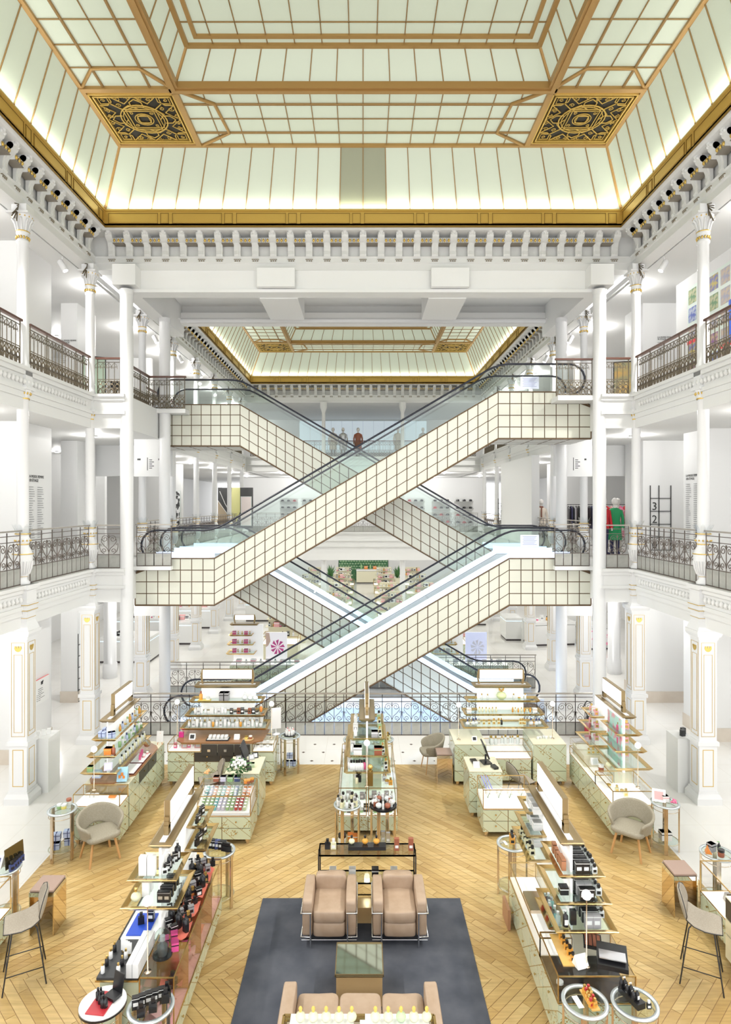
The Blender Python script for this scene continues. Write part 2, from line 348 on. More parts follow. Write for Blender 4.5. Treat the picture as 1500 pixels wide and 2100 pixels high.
def skylight(Y0, Y1, name, where, vis=None):
    X = 6.46; x1 = 5.86; xi = 3.93; A, B = Y0 + .44, Y1 - .44        # gold frieze rectangle
    zf0, zf1, zc, zl = 12.91, 13.35, 14.63, 15.26
    root = thing(name, 'gilded iron and glass skylight over the %s' % where, 'ceiling', (0, 0, 0), kind='structure')
    for side in ('back', 'left', 'right', 'front'):
        m = MB()
        strip(m, side, X, A, B, [(0, zf0), (-.12, zf0), (-.12, zf1), (.03, zf1), (.03, zf1-.04), (0, zf1-.05)], 0, True)
        strip(m, side, X+.001, A, B, [(.0, zf0), (.03, zf0-.02), (.03, zf0+.03), (.0, zf0+.05)], 1, True)
        a, b = ringpt(side, X, A, B, 0); a, b = Vector((*a, 0)), Vector((*b, 0)); L = (b-a).length; u = (b-a)/L; nrm = Vector((u.y, -u.x, 0))
        pos = .06; k = 0; n = round(L/1.62); big = (L-.12)/n
        for i in range(n):
            for (p0, w) in ((pos + .03, big - .36), (pos + big - .27, .21)):
                for (u0, u1, v0, v1) in ((p0, p0+w, .09, .10), (p0, p0+w, .34, .35), (p0, p0+.012, .09, .35), (p0+w-.012, p0+w, .09, .35)):
                    m.frame(a + Vector((0, 0, zf0)), u, (0, 0, 1), nrm, u0, u1, v0, v1, .012, 1)
                m.frame(a + Vector((0, 0, zf0)), u, (0, 0, 1), nrm, p0+.04, p0+w-.04, .125, .315, .008, 0)
            pos += big
        m.ob('gilded_frieze', [goldp, goldd], root)
    # heavy beams
    m = MB()
    def rect(x, ya, yb, z, w=.09, h=.1):
        for side in RZ: strip(m, side, x, ya, yb, [(-w/2, z-h/2), (w/2, z-h/2), (w/2, z+h/2), (-w/2, z+h/2)], 0, True)
    A2, B2 = A + .6, B - .6; A3, B3 = A2 + 2.06, B2 - 2.06
    rect(x1, A2, B2, zc, .12, .12); rect(xi, A3, B3, zc, .20, .14); rect(xi+.0, A3, B3, zc-.05, .09, .1)
    rect(3.57, A3+.36, B3-.36, zl, .12, .12); rect(3.32, A3+.62, B3-.62, zl-.01, .08, .08)
    for sx in (-1, 1):
        for sy, yy in ((1, A2), (-1, B2)):
            yc = yy + sy*2.06
            m.box(min(sx*xi, sx*x1), max(sx*xi, sx*x1), yc-.06, yc+.06, zc-.07, zc+.05)
            m.box(sx*xi-.06, sx*xi+.06, min(yy, yc), max(yy, yc), zc-.07, zc+.05)
            m.tube([(sx*X, yy - sy*.6, zf1), (sx*x1, yy, zc)], .045, 6)
            m.tube([(sx*xi, yc, zc), (sx*3.57, yc + sy*.36, zl)], .045, 6)
            # braces beside the coffers
            zb = zc-.03
            for pts in ([(xi, yc), (3.2, yc - sy*.49), (3.1, yc - sy*1.53), (xi-.05, yy)], [(xi, yc), (4.43, yc + sy*.62), (5.37, yc + sy*.62), (x1, yc)]):
                m.tube([(sx*p[0], p[1], zb) for p in pts], .04, 4)
            m.ball(sx*X, yy - sy*.55, zf1+.06, .06, 6)
    m.ob('main_beams', bronze, root)
    # glazed fields: corner O, edge vectors U,V, counts, heavier lines
    def field(O, U, V, nu, nv, O2=None, U2=None, dark=(), merge=False, heavy_u=(), heavy_v=(), thin=.014, bare=False):
        # bilinear patch from edge (O,U) to edge (O2,U2)
        O, U = Vector(O), Vector(U); O2 = Vector(O2) if O2 is not None else O + Vector(V); U2 = Vector(U2) if U2 is not None else U
        P = lambda s, t: (O + U*s)*(1-t) + (O2 + U2*s)*t
        nn = (P(1, .5)-P(0, .5)).cross(P(.5, 1)-P(.5, 0)).normalized()
        if nn.z > 0: nn = -nn
        bars = MB()
        for i in range(nu+1):
            w = .032 if i in heavy_u else thin
            bars.tube([P(i/nu, 0)+nn*.012, P(i/nu, 1)+nn*.012], w, 4)
        for j in range(nv+1):
            w = .032 if j in heavy_v else thin
            bars.tube([P(0, j/nv)+nn*.012, P(1, j/nv)+nn*.012], w, 4)
        bars.ob('glazing_bars', bronze2, root)
        mm = MB()
        for i in range(nu):
            for j in range(nv):
                c = [P(i/nu, j/nv), P((i+1)/nu, j/nv), P((i+1)/nu, (j+1)/nv), P(i/nu, (j+1)/nv)]; ce = sum(c, Vector())/4
                q = [v + (ce-v)*.01 for v in c]
                vis_ = not merge and not (vis and ce.y < vis)
                t = mm if not vis_ else MB()
                d = 1 if (i, j) in dark else 0
                o = Vector((0, 0, 0)) if not vis_ else ce
                up = -nn*.015
                t.add([v-o for v in q] + [v-o+up for v in q], [(0, 1, 2, 3), (7, 6, 5, 4), (0, 4, 5, 1), (1, 5, 6, 2), (2, 6, 7, 3), (3, 7, 4, 0)], d)
                if vis_: t.ob('glass_pane', [paned] if d else [pane], root, tuple(ce), label='darker unlit glass pane' if d else None)
                if vis_ and d: pass
        if mm.f: mm.ob('glass_panes', [pane, paned], root, kind='stuff')
    z0 = zf1
    # coves
    far = vis is None
    field((-X, B, z0), (2*X, 0, 0), None, 24 if far else 22, 1, (-x1, B2, zc), (2*x1, 0, 0), dark=() if far else ((10, 0), (11, 0)))
    field((-X, A, z0), (2*X, 0, 0), None, 22, 1, (-x1, A2, zc), (2*x1, 0, 0), merge=True)
    for sx in (-1, 1):
        field((sx*X, A, z0), (0, B-A, 0), None, 26, 1, (sx*x1, A2, zc), (0, B2-A2, 0))
        field((sx*xi, A3, zc), (0, B3-A3, 0), None, 18, 1, (sx*3.57, A3+.36, zl), (0, B3-A3-.72, 0))
        nr = round((B3-A3)/.61)
        field((sx*xi, A3, zc), (0, B3-A3, 0), (sx*(x1-xi), 0, 0), nr, 4, heavy_v=(1, 3))
    field((-xi, B3, zc), (2*xi, 0, 0), None, 14, 1, (-3.57, B3-.36, zl), (2*3.57, 0, 0))
    field((-xi, A3, zc), (2*xi, 0, 0), None, 14, 1, (-3.57, A3+.36, zl), (2*3.57, 0, 0), merge=True)
    field((-xi, B2, zc), (2*xi, 0, 0), (0, B3-B2, 0), 14, 4, heavy_v=(1, 3))
    field((-xi, A2, zc), (2*xi, 0, 0), (0, A3-A2, 0), 14, 4, heavy_v=(1, 3), merge=not far)
    nr = round((B3-A3-.72)/.62)
    field((-3.57, B3-.36, zl), (2*3.57, 0, 0), (0, A3-B3+.72, 0), 13, nr, merge=far)
    # coffers with pierced strapwork
    for sx in (-1, 1):
        for k, yc in enumerate((B2-1.03, A2+1.03)):
            if k and vis: pass
            cx = sx*(x1+xi)/2; c = MB(); h = .965-.06
            c.box(-h, h, -h, h, .02, .05, 1)
            for r_ in (h-.02, h-.09): 
                for s2 in (-1, 1): c.box(-r_, r_, s2*r_-.015, s2*r_+.015, -.04, .02, 0); c.box(s2*r_-.015, s2*r_+.015, -r_, r_, -.04, .02, 0)
            ln = lambda pts, r=.016: c.tube([(x, y, -.005) for x, y in pts], r, 4, 0)
            circ = lambda x, y, r, a0=0, a1=360, n=20, w=.013: ln([(x + r*math.cos(R(a0+(a1-a0)*i/n)), y + r*math.sin(R(a0+(a1-a0)*i/n))) for i in range(n+1)], w)
            circ(0, 0, .5, n=28, w=.018); circ(0, 0, .44, n=28); circ(0, 0, .2); circ(0, 0, .15)
            for q in (.36, .30): ln([(-q, -q), (q, -q), (q, q), (-q, q), (-q, -q)], .016)
            ln([(-.12, -.12), (.12, -.12), (.12, .12), (-.12, .12), (-.12, -.12)])
            for a in range(4):
                an = a*PI/2; ro = lambda x, y: (x*math.cos(an)-y*math.sin(an), x*math.sin(an)+y*math.cos(an))
                L_ = lambda pts, w=.015: ln([ro(*p) for p in pts], w)
                L_([(-.5, .8), (-.25, .55), (0, .8), (.25, .55), (.5, .8)]); L_([(.5, .82), (.5, .62), (.62, .5), (.82, .5)]); L_([(.55, .55), (.75, .55), (.75, .75), (.55, .75), (.55, .55)])
                L_([(.36, .36), (.55, .55)]); L_([(-.13, .44), (-.13, .6), (0, .7), (.13, .6), (.13, .44)]); L_([(0, .36), (.18, .5), (.36, .36)])
                for (ox, oy, r_, a0) in ((.12, .74, .06, 0), (-.12, .74, .06, 180), (.36, .7, .07, 90), (-.36, .7, .07, 0), (.66, .66, .05, 0), (.38, .5, .06, 0), (.22, .22, .05, 45), (.7, .3, .06, 0), (.7, .12, .05, 180)):
                    x_, y_ = ro(ox, oy)
                    ln([(x_ + r_*(1-t/16)*math.cos(a0/57+an+t*.6), y_ + r_*(1-t/16)*math.sin(a0/57+an+t*.6)) for t in range(13)], .010)
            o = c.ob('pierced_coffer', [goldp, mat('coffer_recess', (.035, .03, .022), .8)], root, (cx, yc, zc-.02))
    return root
skylight(.0, 16.1, 'ceiling_skylight', 'near hall', vis=8.0)
skylight(20.5, 36.54, 'ceiling_skylight_beyond', 'far hall beyond the escalators')
for s in ('back', 'left', 'right', 'front'): cornice(s, 0, 16.1, 'with brackets along the %s of the near skylight' % {'back': 'far edge', 'front': 'near edge', 'left': 'left edge', 'right': 'right edge'}[s], vis0=5)
for s in ('back', 'left', 'right', 'front'): cornice(s, 20.5, 36.54, 'with brackets along the %s of the far skylight' % {'back': 'far edge', 'front': 'near edge', 'left': 'left edge', 'right': 'right edge'}[s])
# strip lamps standing on the gilded friezes, washing the coves
for (A, B) in ((.44, 15.66), (20.94, 36.1)):
    L = B-A; yc = (A+B)/2
    for sx in (-1, 1): lamp('cove_strip_lamp', 'AREA', (sx*6.36, yc, 13.36), 60, .08, (1, 1, .93), (PI, sx*R(-10), 0), L-.4)
    lamp('cove_strip_lamp', 'AREA', (0, B-.1, 13.36), 52, 12.6, (1, 1, .93), (PI+R(-10), 0, 0), .08)
    lamp('cove_strip_lamp', 'AREA', (0, A+.1, 13.36), 52, 12.6, (1, 1, .93), (PI+R(10), 0, 0), .08)
# ================= gallery slabs, ceilings, walls
def wall(name, label, *boxes, m=white, cat='wall'):
    b = MB()
    for q in boxes: b.box(*q)
    return struct(b, name, m, label, cat)
XS = 6.84
gf = noisy('gallery_floor_stone', (.80, .78, .74), (.85, .83, .8), 2, .2)
for z, nm in ((F1, 'first'), (F2, 'second')):
    for sx, sd in ((-1, 'left'), (1, 'right')):
        X0, X1 = sorted((sx*XS, sx*13.5)); Xa, Xb = sorted((sx*5.98, sx*XS))
        m = MB(); m.box(X0, X1, -2, 60, z-.85, z-.02, 0).box(X0, X1, -2, 60, z-.02, z, 1)
        m.box(Xa, Xb, 15.78, 20.4, z-.85, z, 0)
        # moulded fascia
        f0, f1 = sorted((sx*XS, sx*(XS-.10)))
        for (ya, yb) in ((-2, 15.7), (20.5, 36.2)):
            for d, za, zb in ((.12, z-.07, z), (.07, z-.16, z-.07), (.02, z-.42, z-.16), (.06, z-.50, z-.42), (.03, z-.62, z-.50)):
                a, b = sorted((sx*XS, sx*(XS-d))); m.box(a, b, ya, yb, za, zb, 0)
        for d, za, zb in ((.12, z-.07, z), (.07, z-.16, z-.07), (.03, z-.42, z-.16), (.07, z-.5, z-.42)):
            m.box(Xa+(0 if sx < 0 else 0), Xb, 15.78-d, 15.78, za, zb, 0)
        struct(m, 'floor_gallery_%s_%s' % (nm, sd), [white2, gf], '%s floor gallery slab with white moulded edge, %s side' % (nm, sd), 'floor')
        # relief leaf-and-dart band in the fascia
        rb = MB(); y = 5.0
        while y < 15.4:
            x = sx*(XS-.045); rb.ball(x, y, z-.29, .05, 5, 0, 1.3); y += .14
        rb.ob('leaf_relief_band', white2, bpy.data.objects['floor_gallery_%s_%s' % (nm, sd)])
    # far gallery behind the second hall
    m = MB().box(-XS-.1, XS+.1, 36.0 if z == F1 else 36.6, 60, z-.85, z, 0)
    for d, za, zb in ((.16, z-.07, z), (.10, z-.16, z-.07), (.04, z-.42, z-.16), (.09, z-.5, z-.42)):
        y = 36.0 if z == F1 else 36.6; m.box(-XS, XS, y-d, y, za, zb)
    struct(m, 'floor_gallery_%s_far' % nm, white2, '%s floor gallery slab at the far end of the far hall' % nm, 'floor')
# landings next to the escalators (thin white edges)
wall('floor_landing_first_left', 'first floor landing slab at the left escalators', (-5.98, -5.0, 16.3, 16.5, F1-.1, F1), (-5.98, -5.6, 16.5, 20.3, F1-.1, F1), cat='floor')
wall('floor_landing_first_right', 'first floor landing slab at the right escalators', (5.0, 5.98, 16.3, 16.5, F1-.1, F1), (5.6, 5.98, 16.5, 20.3, F1-.1, F1), cat='floor')
wall('floor_landing_second_right', 'second floor landing slab at the right escalator', (4.95, 5.98, 15.9, 16.5, F2-.12, F2), (5.6, 5.98, 16.5, 20.3, F2-.12, F2), cat='floor')
wall('floor_landing_second_left', 'second floor landing slab at the left escalator', (-6.3, -5.15, 18.15, 18.6, F2-.12, F2), (-6.3, -5.8, 18.6, 20.3, F2-.12, F2), cat='floor')
# ceilings of the upper gallery and the bridge between the skylights
wall('ceiling_gallery_left', 'white ceiling of the left upper gallery', (-13.5, -XH-.3, -2, 60, 12.05, 12.2), cat='ceiling')
wall('ceiling_gallery_right', 'white ceiling of the right upper gallery', (XH+.3, 13.5, -2, 60, 12.05, 12.2), cat='ceiling')
wall('ceiling_bridge', 'white ceiling between the two skylights', (-XH-.3, XH+.3, 16.3, 20.3, 12.35, 12.5), m=wbright, cat='ceiling')
wall('ceiling_far', 'white ceiling beyond the far hall', (-XH-.3, XH+.3, 36.6, 60, 11.9, 12.1), cat='ceiling')
wall('beam_front', 'deep white beam over the front of the escalators', (-6.2, 6.2, 16.12, 16.5, 11.42, 12.0), (-6.2, 6.2, 16.06, 16.12, 11.42, 11.5), m=wbright, cat='beam')
wall('beam_rear', 'white beam behind the escalators carrying the far skylight', (-5.9, 5.9, 20.0, 20.35, 11.75, 12.1), m=wbright, cat='beam')
for sx, sd in ((-1, 'left'), (1, 'right')):
    a, b = sorted((sx*1.72, sx*2.72)); wall('beam_%s' % sd, 'short %s longitudinal beam under the bridge ceiling' % sd, (a, b, 16.5, 18.4, 11.4, 12.36), (a+.02, b-.02, 15.92, 16.06, 11.52, 12.0), m=wbright, cat='beam')
    a, b = sorted((sx*5.82, sx*6.2)); wall('beam_side_%s' % sd, '%s side beam over the round columns beside the escalators' % sd, (a, b, 16.5, 20.35, 11.42, 12.36), (a-.1, b+.1, 15.72, 16.12, 11.5, 12.02), m=wbright, cat='beam')
m = MB(); m.tube([(-5.5, 18.9, 11.52), (5.5, 18.9, 11.52)], .07, 8); m.box(-5.6, 5.6, 18.95, 19.0, 11.6, 11.62)
struct(m, 'beam_tie_tube', gwhite, 'slim white tie tube spanning between the side beams', 'beam')
# wall blocks
tan = noisy('beige_stone_base', (.66, .58, .49), (.72, .65, .56), 2.5, .35)
def block(name, lab, x0, x1, y0, y1, z0, z1, base=True):
    w = wall(name, lab, (x0, x1, y0, y1, z0, z1))
    if base: MB().box(x0-.02, x1+.02, y0-.02, y1+.02, 0, .34).ob('stone_base', tan, w)
    return w
blkL = block('wall_left_pier', 'white service core on the left behind the first decorated column', -13.5, -7.9, 14.4, 15.87, 0, 12.05)
blkR = block('wall_right_pier', 'white service core on the right behind the first decorated column', 8.7, 13.5, 15.8, 17.0, 0, 8.0)
blkL2 = block('wall_left_rear_pier', 'white pier with floor ladder on the left behind the second decorated column', -9.12, -8.62, 18.9, 20.2, 0, 12.05)
blkR2 = block('wall_right_rear_pier', 'white pier with floor ladder on the right behind the second decorated column', 8.45, 9.9, 18.9, 20.2, 0, 12.05)
wall('wall_right_upper', 'long white upper gallery wall hung with the coloured grid artwork', (8.7, 9.0, 4, 17.4, F2, 12.05))
wall('wall_left_upper', 'white upper gallery wall at the left edge', (-13.5, -9.6, 12.5, 12.8, F2, 12.05), (-13.5, -10.3, 6, 12.5, F1, 7.9))
wall('wall_left_back', 'white wall closing the left galleries', (-13.6, -13.5, -2, 60, 0, 12.05))
wall('wall_right_back', 'white wall closing the right galleries', (13.5, 13.6, -2, 60, 0, 12.05))
wall('wall_left_cross', 'white cross walls on the left first floor', (-13.5, -9.9, 24, 24.2, F1, 7.9), (-13.5, -8.7, 30, 30.3, F1, 7.9), (-13.5, -8.8, 26, 26.2, F2, 12.05), (-12.6, -10.2, 19.9, 20.1, F1, 7.9))
wall('wall_right_cross', 'white cross walls on the right first floor', (10.6, 13.5, 24, 24.2, F1, 7.9), (8.9, 13.5, 30, 30.3, F1, 7.9), (8.8, 13.5, 26, 26.2, F2, 12.05))
wall('wall_far_first', 'white wall behind the far first floor gallery', (-9, 9, 46, 46.3, F1, 7.9))
wall('wall_far_second', 'white upper wall behind the far gallery', (-13.5, -4.5, 44, 44.3, F2, 12), (4.5, 13.5, 44, 44.3, F2, 12))
wall('wall_bulkhead_far', 'white hanging bulkhead under the far first floor gallery', (-XS, XS, 36.1, 36.4, 2.75, F1-.85))
wall('wall_far_ground', 'white end wall of the ground floor', (-14, -1.95, 49, 49.3, 0, 3.5), (2.0, 14, 49, 49.3, 0, 3.5), (-1.95, 2.0, 49.2, 49.4, 0, 3.5))
for sx, sd in ((-1, 'left'), (1, 'right')):   # dropped soffits with hanging signs beside the escalators
    a, b = sorted((sx*6.2, sx*9.5)); wall('ceiling_drop_%s' % sd, 'dropped white soffit on the first floor, %s of the escalators' % sd, (a, b, 20.4, 20.6, 6.9, 7.9), cat='ceiling')

# ================= columns
colsq = {}
def sq(m, cx, cy, z0, z1, w, mi=0, w2=None):
    w2 = w2 or w; vs = [(cx-w/2, cy-w/2, z0), (cx+w/2, cy-w/2, z0), (cx+w/2, cy+w/2, z0), (cx-w/2, cy+w/2, z0), (cx-w2/2, cy-w2/2, z1), (cx+w2/2, cy-w2/2, z1), (cx+w2/2, cy+w2/2, z1), (cx-w2/2, cy+w2/2, z1)]
    m.add(vs, [(3, 2, 1, 0), (4, 5, 6, 7), (0, 1, 5, 4), (1, 2, 6, 5), (2, 3, 7, 6), (3, 0, 4, 7)], mi)
def make_column():
    t = thing('decorated_column', '', 'column', kind='structure')
    m = MB(); s = lambda a, b, w, w2=None, mi=0: sq(m, 0, 0, a, b, w, mi, w2)
    s(0, .12, .50); s(.12, .2, .50, .42); s(.2, .24, .40); m.ob('plinth', gwhite, t)
    m = MB(); s(.24, 1.16, .36); s(1.16, 1.24, .42); s(1.24, 3.28, .35); m.ob('shaft', gwhite, t)
    g = MB()
    for a in range(4):
        an = a*PI/2; U = Vector((math.cos(an), math.sin(an), 0)); N = Vector((math.sin(an), -math.cos(an), 0)); O = N*.176
        def outl(u, z0, z1, w=.008):
            for q in ((-u, u, z0, z0+w), (-u, u, z1-w, z1), (-u, -u+w, z0, z1), (u-w, u, z0, z1)): g.frame(O, U, (0, 0, 1), N, *q, .006)
        outl(.11, .34, 1.08, .014); outl(.135, 1.34, 3.22, .006); outl(.085, 1.42, 2.98, .006)
        g.add([O + N*.004 + U*(.075*math.cos(R(180+k*20))) + Vector((0, 0, 3.12 + .085*math.sin(R(180+k*20)))) for k in range(10)], [tuple(range(10))])
        for k in (-.05, 0, .05): g.frame(O, U, (0, 0, 1), N, k-.015, k+.015, 3.11, 3.15, .012)
    g.ob('gilded_outline', gilt, t)
    m = MB(); s(3.28, 3.34, .40); s(3.34, 3.40, .46, .50); s(3.40, 3.46, .50); s(3.46, 3.52, .46, .42); s(3.52, 3.64, .42, .33); s(3.64, 3.84, .34); s(3.84, 3.87, .40); s(3.87, 3.95, .37); s(3.95, 4.0, .41); s(4.0, 4.28, .36); s(4.28, F1, .46)
    m.ob('capital_block', gwhite, t)
    m = MB(); s(3.85, 3.865, .41); s(3.96, 3.975, .42); s(3.7, 3.71, .35); m.ob('gilded_band', gilt, t)
    # first floor: urn, glass crown, round shaft
    b = F1
    m = MB().lathe([(.13, .0), (.14, .04), (.09, .09), (.08, .14), (.11, .2), (.155, .32), (.18, .45), (.19, .58), (.185, .62), (.16, .68), (.12, .76), (.11, .82), (.135, .86), (.145, .9), (.12, .95), (.115, 1.0), (.14, 1.02)], 20, 0, 0, b)
    for k in range(20):
        a = 2*PI*k/20; m.tube([(.115*math.cos(a), .115*math.sin(a), b+.2), (.16*math.cos(a), .16*math.sin(a), b+.32), (.19*math.cos(a), .19*math.sin(a), b+.47)], .017, 5)
    m.ob('urn', gwhite, t)
    m = MB()
    for z, r in ((.15, .087), (.605, .195), (.8, .122), (1.01, .148)): m.lathe([(r, 0), (r+.004, .008), (r, .02)], 20, 0, 0, b+z, cap=False)
    for k in range(12): a = 2*PI*k/12; m.ball(.145*math.cos(a), .145*math.sin(a), b+.885, .02, 6)
    m.ob('gilded_ring', gilt, t)
    m = MB()
    for k in range(9):
        a = 2*PI*k/9; c, s_ = math.cos(a), math.sin(a); tx, ty = -s_, c
        P = [(.12, 0, .045), (.15, .1, .05), (.19, .17, .035), (.215, .2, .0)]
        vs = []
        for r, z, w in P: vs += [(c*r+tx*w, s_*r+ty*w, b+1.02+z), (c*r-tx*w, s_*r-ty*w, b+1.02+z)]
        m.add(vs, [(i*2, i*2+1, i*2+3, i*2+2) for i in range(3)], 0, 1)
    m.ob('glass_leaf_crown', glassm('crown_glass', (.93, .95, .96), .5), t)
    m = MB().lathe([(.115, 1.0), (.108, 3.75), (.12, 3.76), (.12, 3.8)], 20, 0, 0, b).lathe([(.115, 3.8), (.15, 3.86), (.16, 3.93)], 20, 0, 0, b); sq(m, 0, 0, b+3.93, b+4.0, .34); sq(m, 0, 0, b+4.0, F2-.02, .26)
    m.ob('first_floor_shaft', gwhite, t)
    m = MB().lathe([(.125, 0), (.13, .015), (.125, .03)], 20, 0, 0, b+3.74, cap=False)
    for k in range(14): a = 2*PI*k/14; m.ball(.145*math.cos(a), .145*math.sin(a), b+3.86, .022, 6, 0, 1.5)
    m.ob('gilded_ring', gilt, t)
    # second floor
    b = F2
    m = MB().lathe([(.14, 0), (.14, .06), (.118, .1), (.105, 2.5), (.125, 2.52), (.125, 2.56), (.108, 2.58), (.108, 2.66), (.13, 2.7), (.13, 2.74), (.105, 2.76), (.12, 2.86), (.145, 2.94), (.19, 3.0), (.2, 3.06)], 20, 0, 0, b)
    for k in range(10):
        a = 2*PI*k/10; m.tube([(.11*math.cos(a), .11*math.sin(a), b+2.76), (.15*math.cos(a), .15*math.sin(a), b+2.92), (.2*math.cos(a), .2*math.sin(a), b+2.98)], .022, 5)
    sq(m, 0, 0, b+3.06, b+3.10, .44); sq(m, 0, 0, b+3.10, 12.02, .3)
    m.ob('second_floor_shaft', gwhite, t)
    m = MB().lathe([(.13, 0), (.135, .01), (.13, .022)], 20, 0, 0, b+2.735, cap=False)
    for k in range(14): a = 2*PI*k/14; m.ball(.118*math.cos(a), .118*math.sin(a), b+2.62, .022, 6, 0, 1.6); m.ball(.185*math.cos(a), .185*math.sin(a), b+3.03, .018, 6, 0, 1.2)
    m.ob('gilded_ring', gilt, t)
    m = MB()
    for k in range(8): m.tube([(.0, -.15-.05*k/8, 12.0-.02*k), (.06*math.sin(k), -.3, 11.95-.05*k)], .012, 4)
    m.ob('iron_bracket', iron, t)
    return t
c0 = make_column(); first = True
lab = {9.57: 'out of the picture nearest the viewer', 12.70: 'nearest in view, beside the tall white counter', 15.83: 'second along, beside the floor ladder', 19.57: 'third along, behind the escalator landing'}
for y in (9.57, 12.70, 15.83, 19.57, 22.7, 25.9, 29.1, 32.3, 35.6):
    for sx in (-1, 1):
        l = 'gilt-lined white column on the %s, %s' % ('left' if sx < 0 else 'right', lab.get(y) or {22.7: 'first', 25.9: 'second', 29.1: 'third', 32.3: 'fourth', 35.6: 'last'}[y] + ' along the far hall')
        c = c0 if first else dup(c0); first = False
        c.location = (sx*6.9, y, 0); c['label'] = l
        if y > 20: c['group'] = 'columns of the far hall'
# plain round columns
rc = MB().lathe([(.16, 0), (.16, 11.42)], 28)
rc2 = MB().lathe([(.165, 11.3), (.175, 11.42)], 28)
for (x, y, l) in ((-6.0, 15.9, 'left of the escalators, in front'), (6.0, 15.9, 'right of the escalators, in front'), (-5.81, 18.35, 'left, between the two escalator runs'), (5.81, 18.35, 'right, between the two escalator runs')):
    t = thing('round_column', 'plain white round column %s' % l, 'column', (x, y, 0), kind='structure')
    rc.ob('shaft', gwhite, t); rc2.ob('collar', gwhite, t); MB().lathe([(.19, 0), (.19, .1), (.165, .12)], 24).ob('base', gwhite, t)
for (x, y, z0, z1, r, l) in ((-8.75, 21.66, 0, 3.5, .21, 'thick plain round column by the left cosmetics counters'), (8.9, 22.2, 0, 3.5, .21, 'thick plain round column by the right cosmetics counters')):
    struct(MB().lathe([(r+.03, z0), (r+.03, z0+.5), (r, z0+.5), (r, z1)], 28), 'round_column', gwhite, l, 'column', loc=(x, y, 0))
for x in (-2.3, 2.3):
    struct(MB().lathe([(.16, 0), (.16, 2.75)], 16, 0, 0, 0).lathe([(.22, 2.75), (.12, 2.95), (.12, F1-.85)], 16).lathe([(.12, F1), (.12, F2-.85)], 14).lathe([(.12, F2), (.1, 11.3), (.2, 11.6), (.2, 11.9)], 14), 'round_column', gwhite, 'slim white column of the far end, %s of the axis' % ('left' if x < 0 else 'right'), 'column', loc=(x, 36.5, 0))

# ================= railings
def spiral(cx, cz, r, turns, a0, sgn, n=22): return [(cx + r*(1-.8*i/n)*math.cos(a0 + sgn*turns*2*PI*i/n), 0, cz + r*(1-.8*i/n)*math.sin(a0 + sgn*turns*2*PI*i/n)) for i in range(n+1)]
def scroll_mesh(w):
    m = MB(); tb = lambda p, r=.0085: m.tube(p, r, 4)
    for s in (-1, 1):
        tb(spiral(s*.10, .74, .085, 1.35, PI/2 if s > 0 else PI/2, -s)); tb(spiral(s*.115, .44, .07, 1.3, -PI/2, s))
        tb([(s*.10, 0, .825), (s*.03, 0, .81), (0, 0, .75)])
        tb([(s*.185, 0, .74), (s*.19, 0, .66), (s*.12, 0, .57), (s*.04, 0, .50), (0, 0, .40)])
        tb([(s*.115, 0, .37), (s*.20, 0, .42), (s*.23, 0, .52), (s*.235, 0, .62)]); tb(spiral(s*.205, .60, .03, 1, 0, s, 8), .006)
        m.tube([(s*w/2, 0, .02), (s*w/2, 0, 1.06)], .011, 4)
    m.tube([(0, 0, .02), (0, 0, .82)], .010, 4); m.ball(0, 0, .83, .018, 6)
    m.box(-w/2, w/2, -.012, .012, .335, .352); m.box(-w/2, w/2, -.012, .012, .865, .88)
    return m
def baluster_mesh(w=.155):
    m = MB(); m.tube([(0, 0, .02), (0, 0, .83)], .0085, 4); h = w/2
    m.tube([(-h, 0, .66), (-h*.9, 0, .74), (-h*.4, 0, .79), (0, 0, .80), (h*.4, 0, .79), (h*.9, 0, .74), (h, 0, .66)], .006, 4)
    for s in (-1, 1): m.tube(spiral(s*h*.5, .70, .026, 1.1, 0, s, 10), .0055, 4)
    for cz, rx, rz in ((.10, .05, .06), (.22, .05, .05), (.32, .035, .04)): m.tube([(rx*math.cos(2*PI*i/10) + h, 0, cz + rz*math.sin(2*PI*i/10)) for i in range(10)], .010, 4, closed=True)
    for s in (-1, 1): m.tube([(h + s*.06, 0, .04), (h + s*.02, 0, .12), (h + s*.065, 0, .2), (h + s*.02, 0, .28), (h + s*.06, 0, .36)], .009, 4)
    m.ball(h, 0, .16, .022, 5); m.ball(h, 0, .27, .02, 5)
    m.box(-.0, w, -.01, .01, .385, .40); m.box(0, w, -.01, .01, .015, .035); m.box(0, w, -.008, .008, .82, .835)
    return m
SCR = {}
def rail_scroll(p, q, z, label, group=None):
    p, q = Vector((*p, z)), Vector((*q, z)); L = (q-p).length; n = max(1, round(L/.5)); w = L/n; key = round(w, 2)
    if key not in SCR: SCR[key] = scroll_mesh(w).mesh('scroll_panel', ironb)
    rz = math.atan2(q.y-p.y, q.x-p.x)
    t = thing('railing', label, 'railing', p, rz, group)
    m = MB(); m.box(-.03, L+.03, -.03, .03, 1.07, 1.10); m.ob('handrail', mat('grey_bronze_rail', (.42, .38, .33), .35, .6), t)
    MB().box(0, L, -.01, .01, .985, 1.0).ob('upper_bar', ironb, t); MB().box(0, L, -.015, .015, .0, .02).ob('bottom_bar', ironb, t)
    sp = MB().box(-w/4+.012, w/4-.012, -.006, .006, .025, .33).mesh('stone_panel', stone)
    for i in range(n):
        place('scroll_panel', SCR[key], t, (w*(i+.5), 0, 0))
        for k in (.25, .75): place('stone_panel', sp, t, (w*(i+k), 0, 0))
    return t
BAL = {}; POST = MB().tube([(0, 0, 0), (0, 0, .9)], .013, 4).mesh('post', iron)
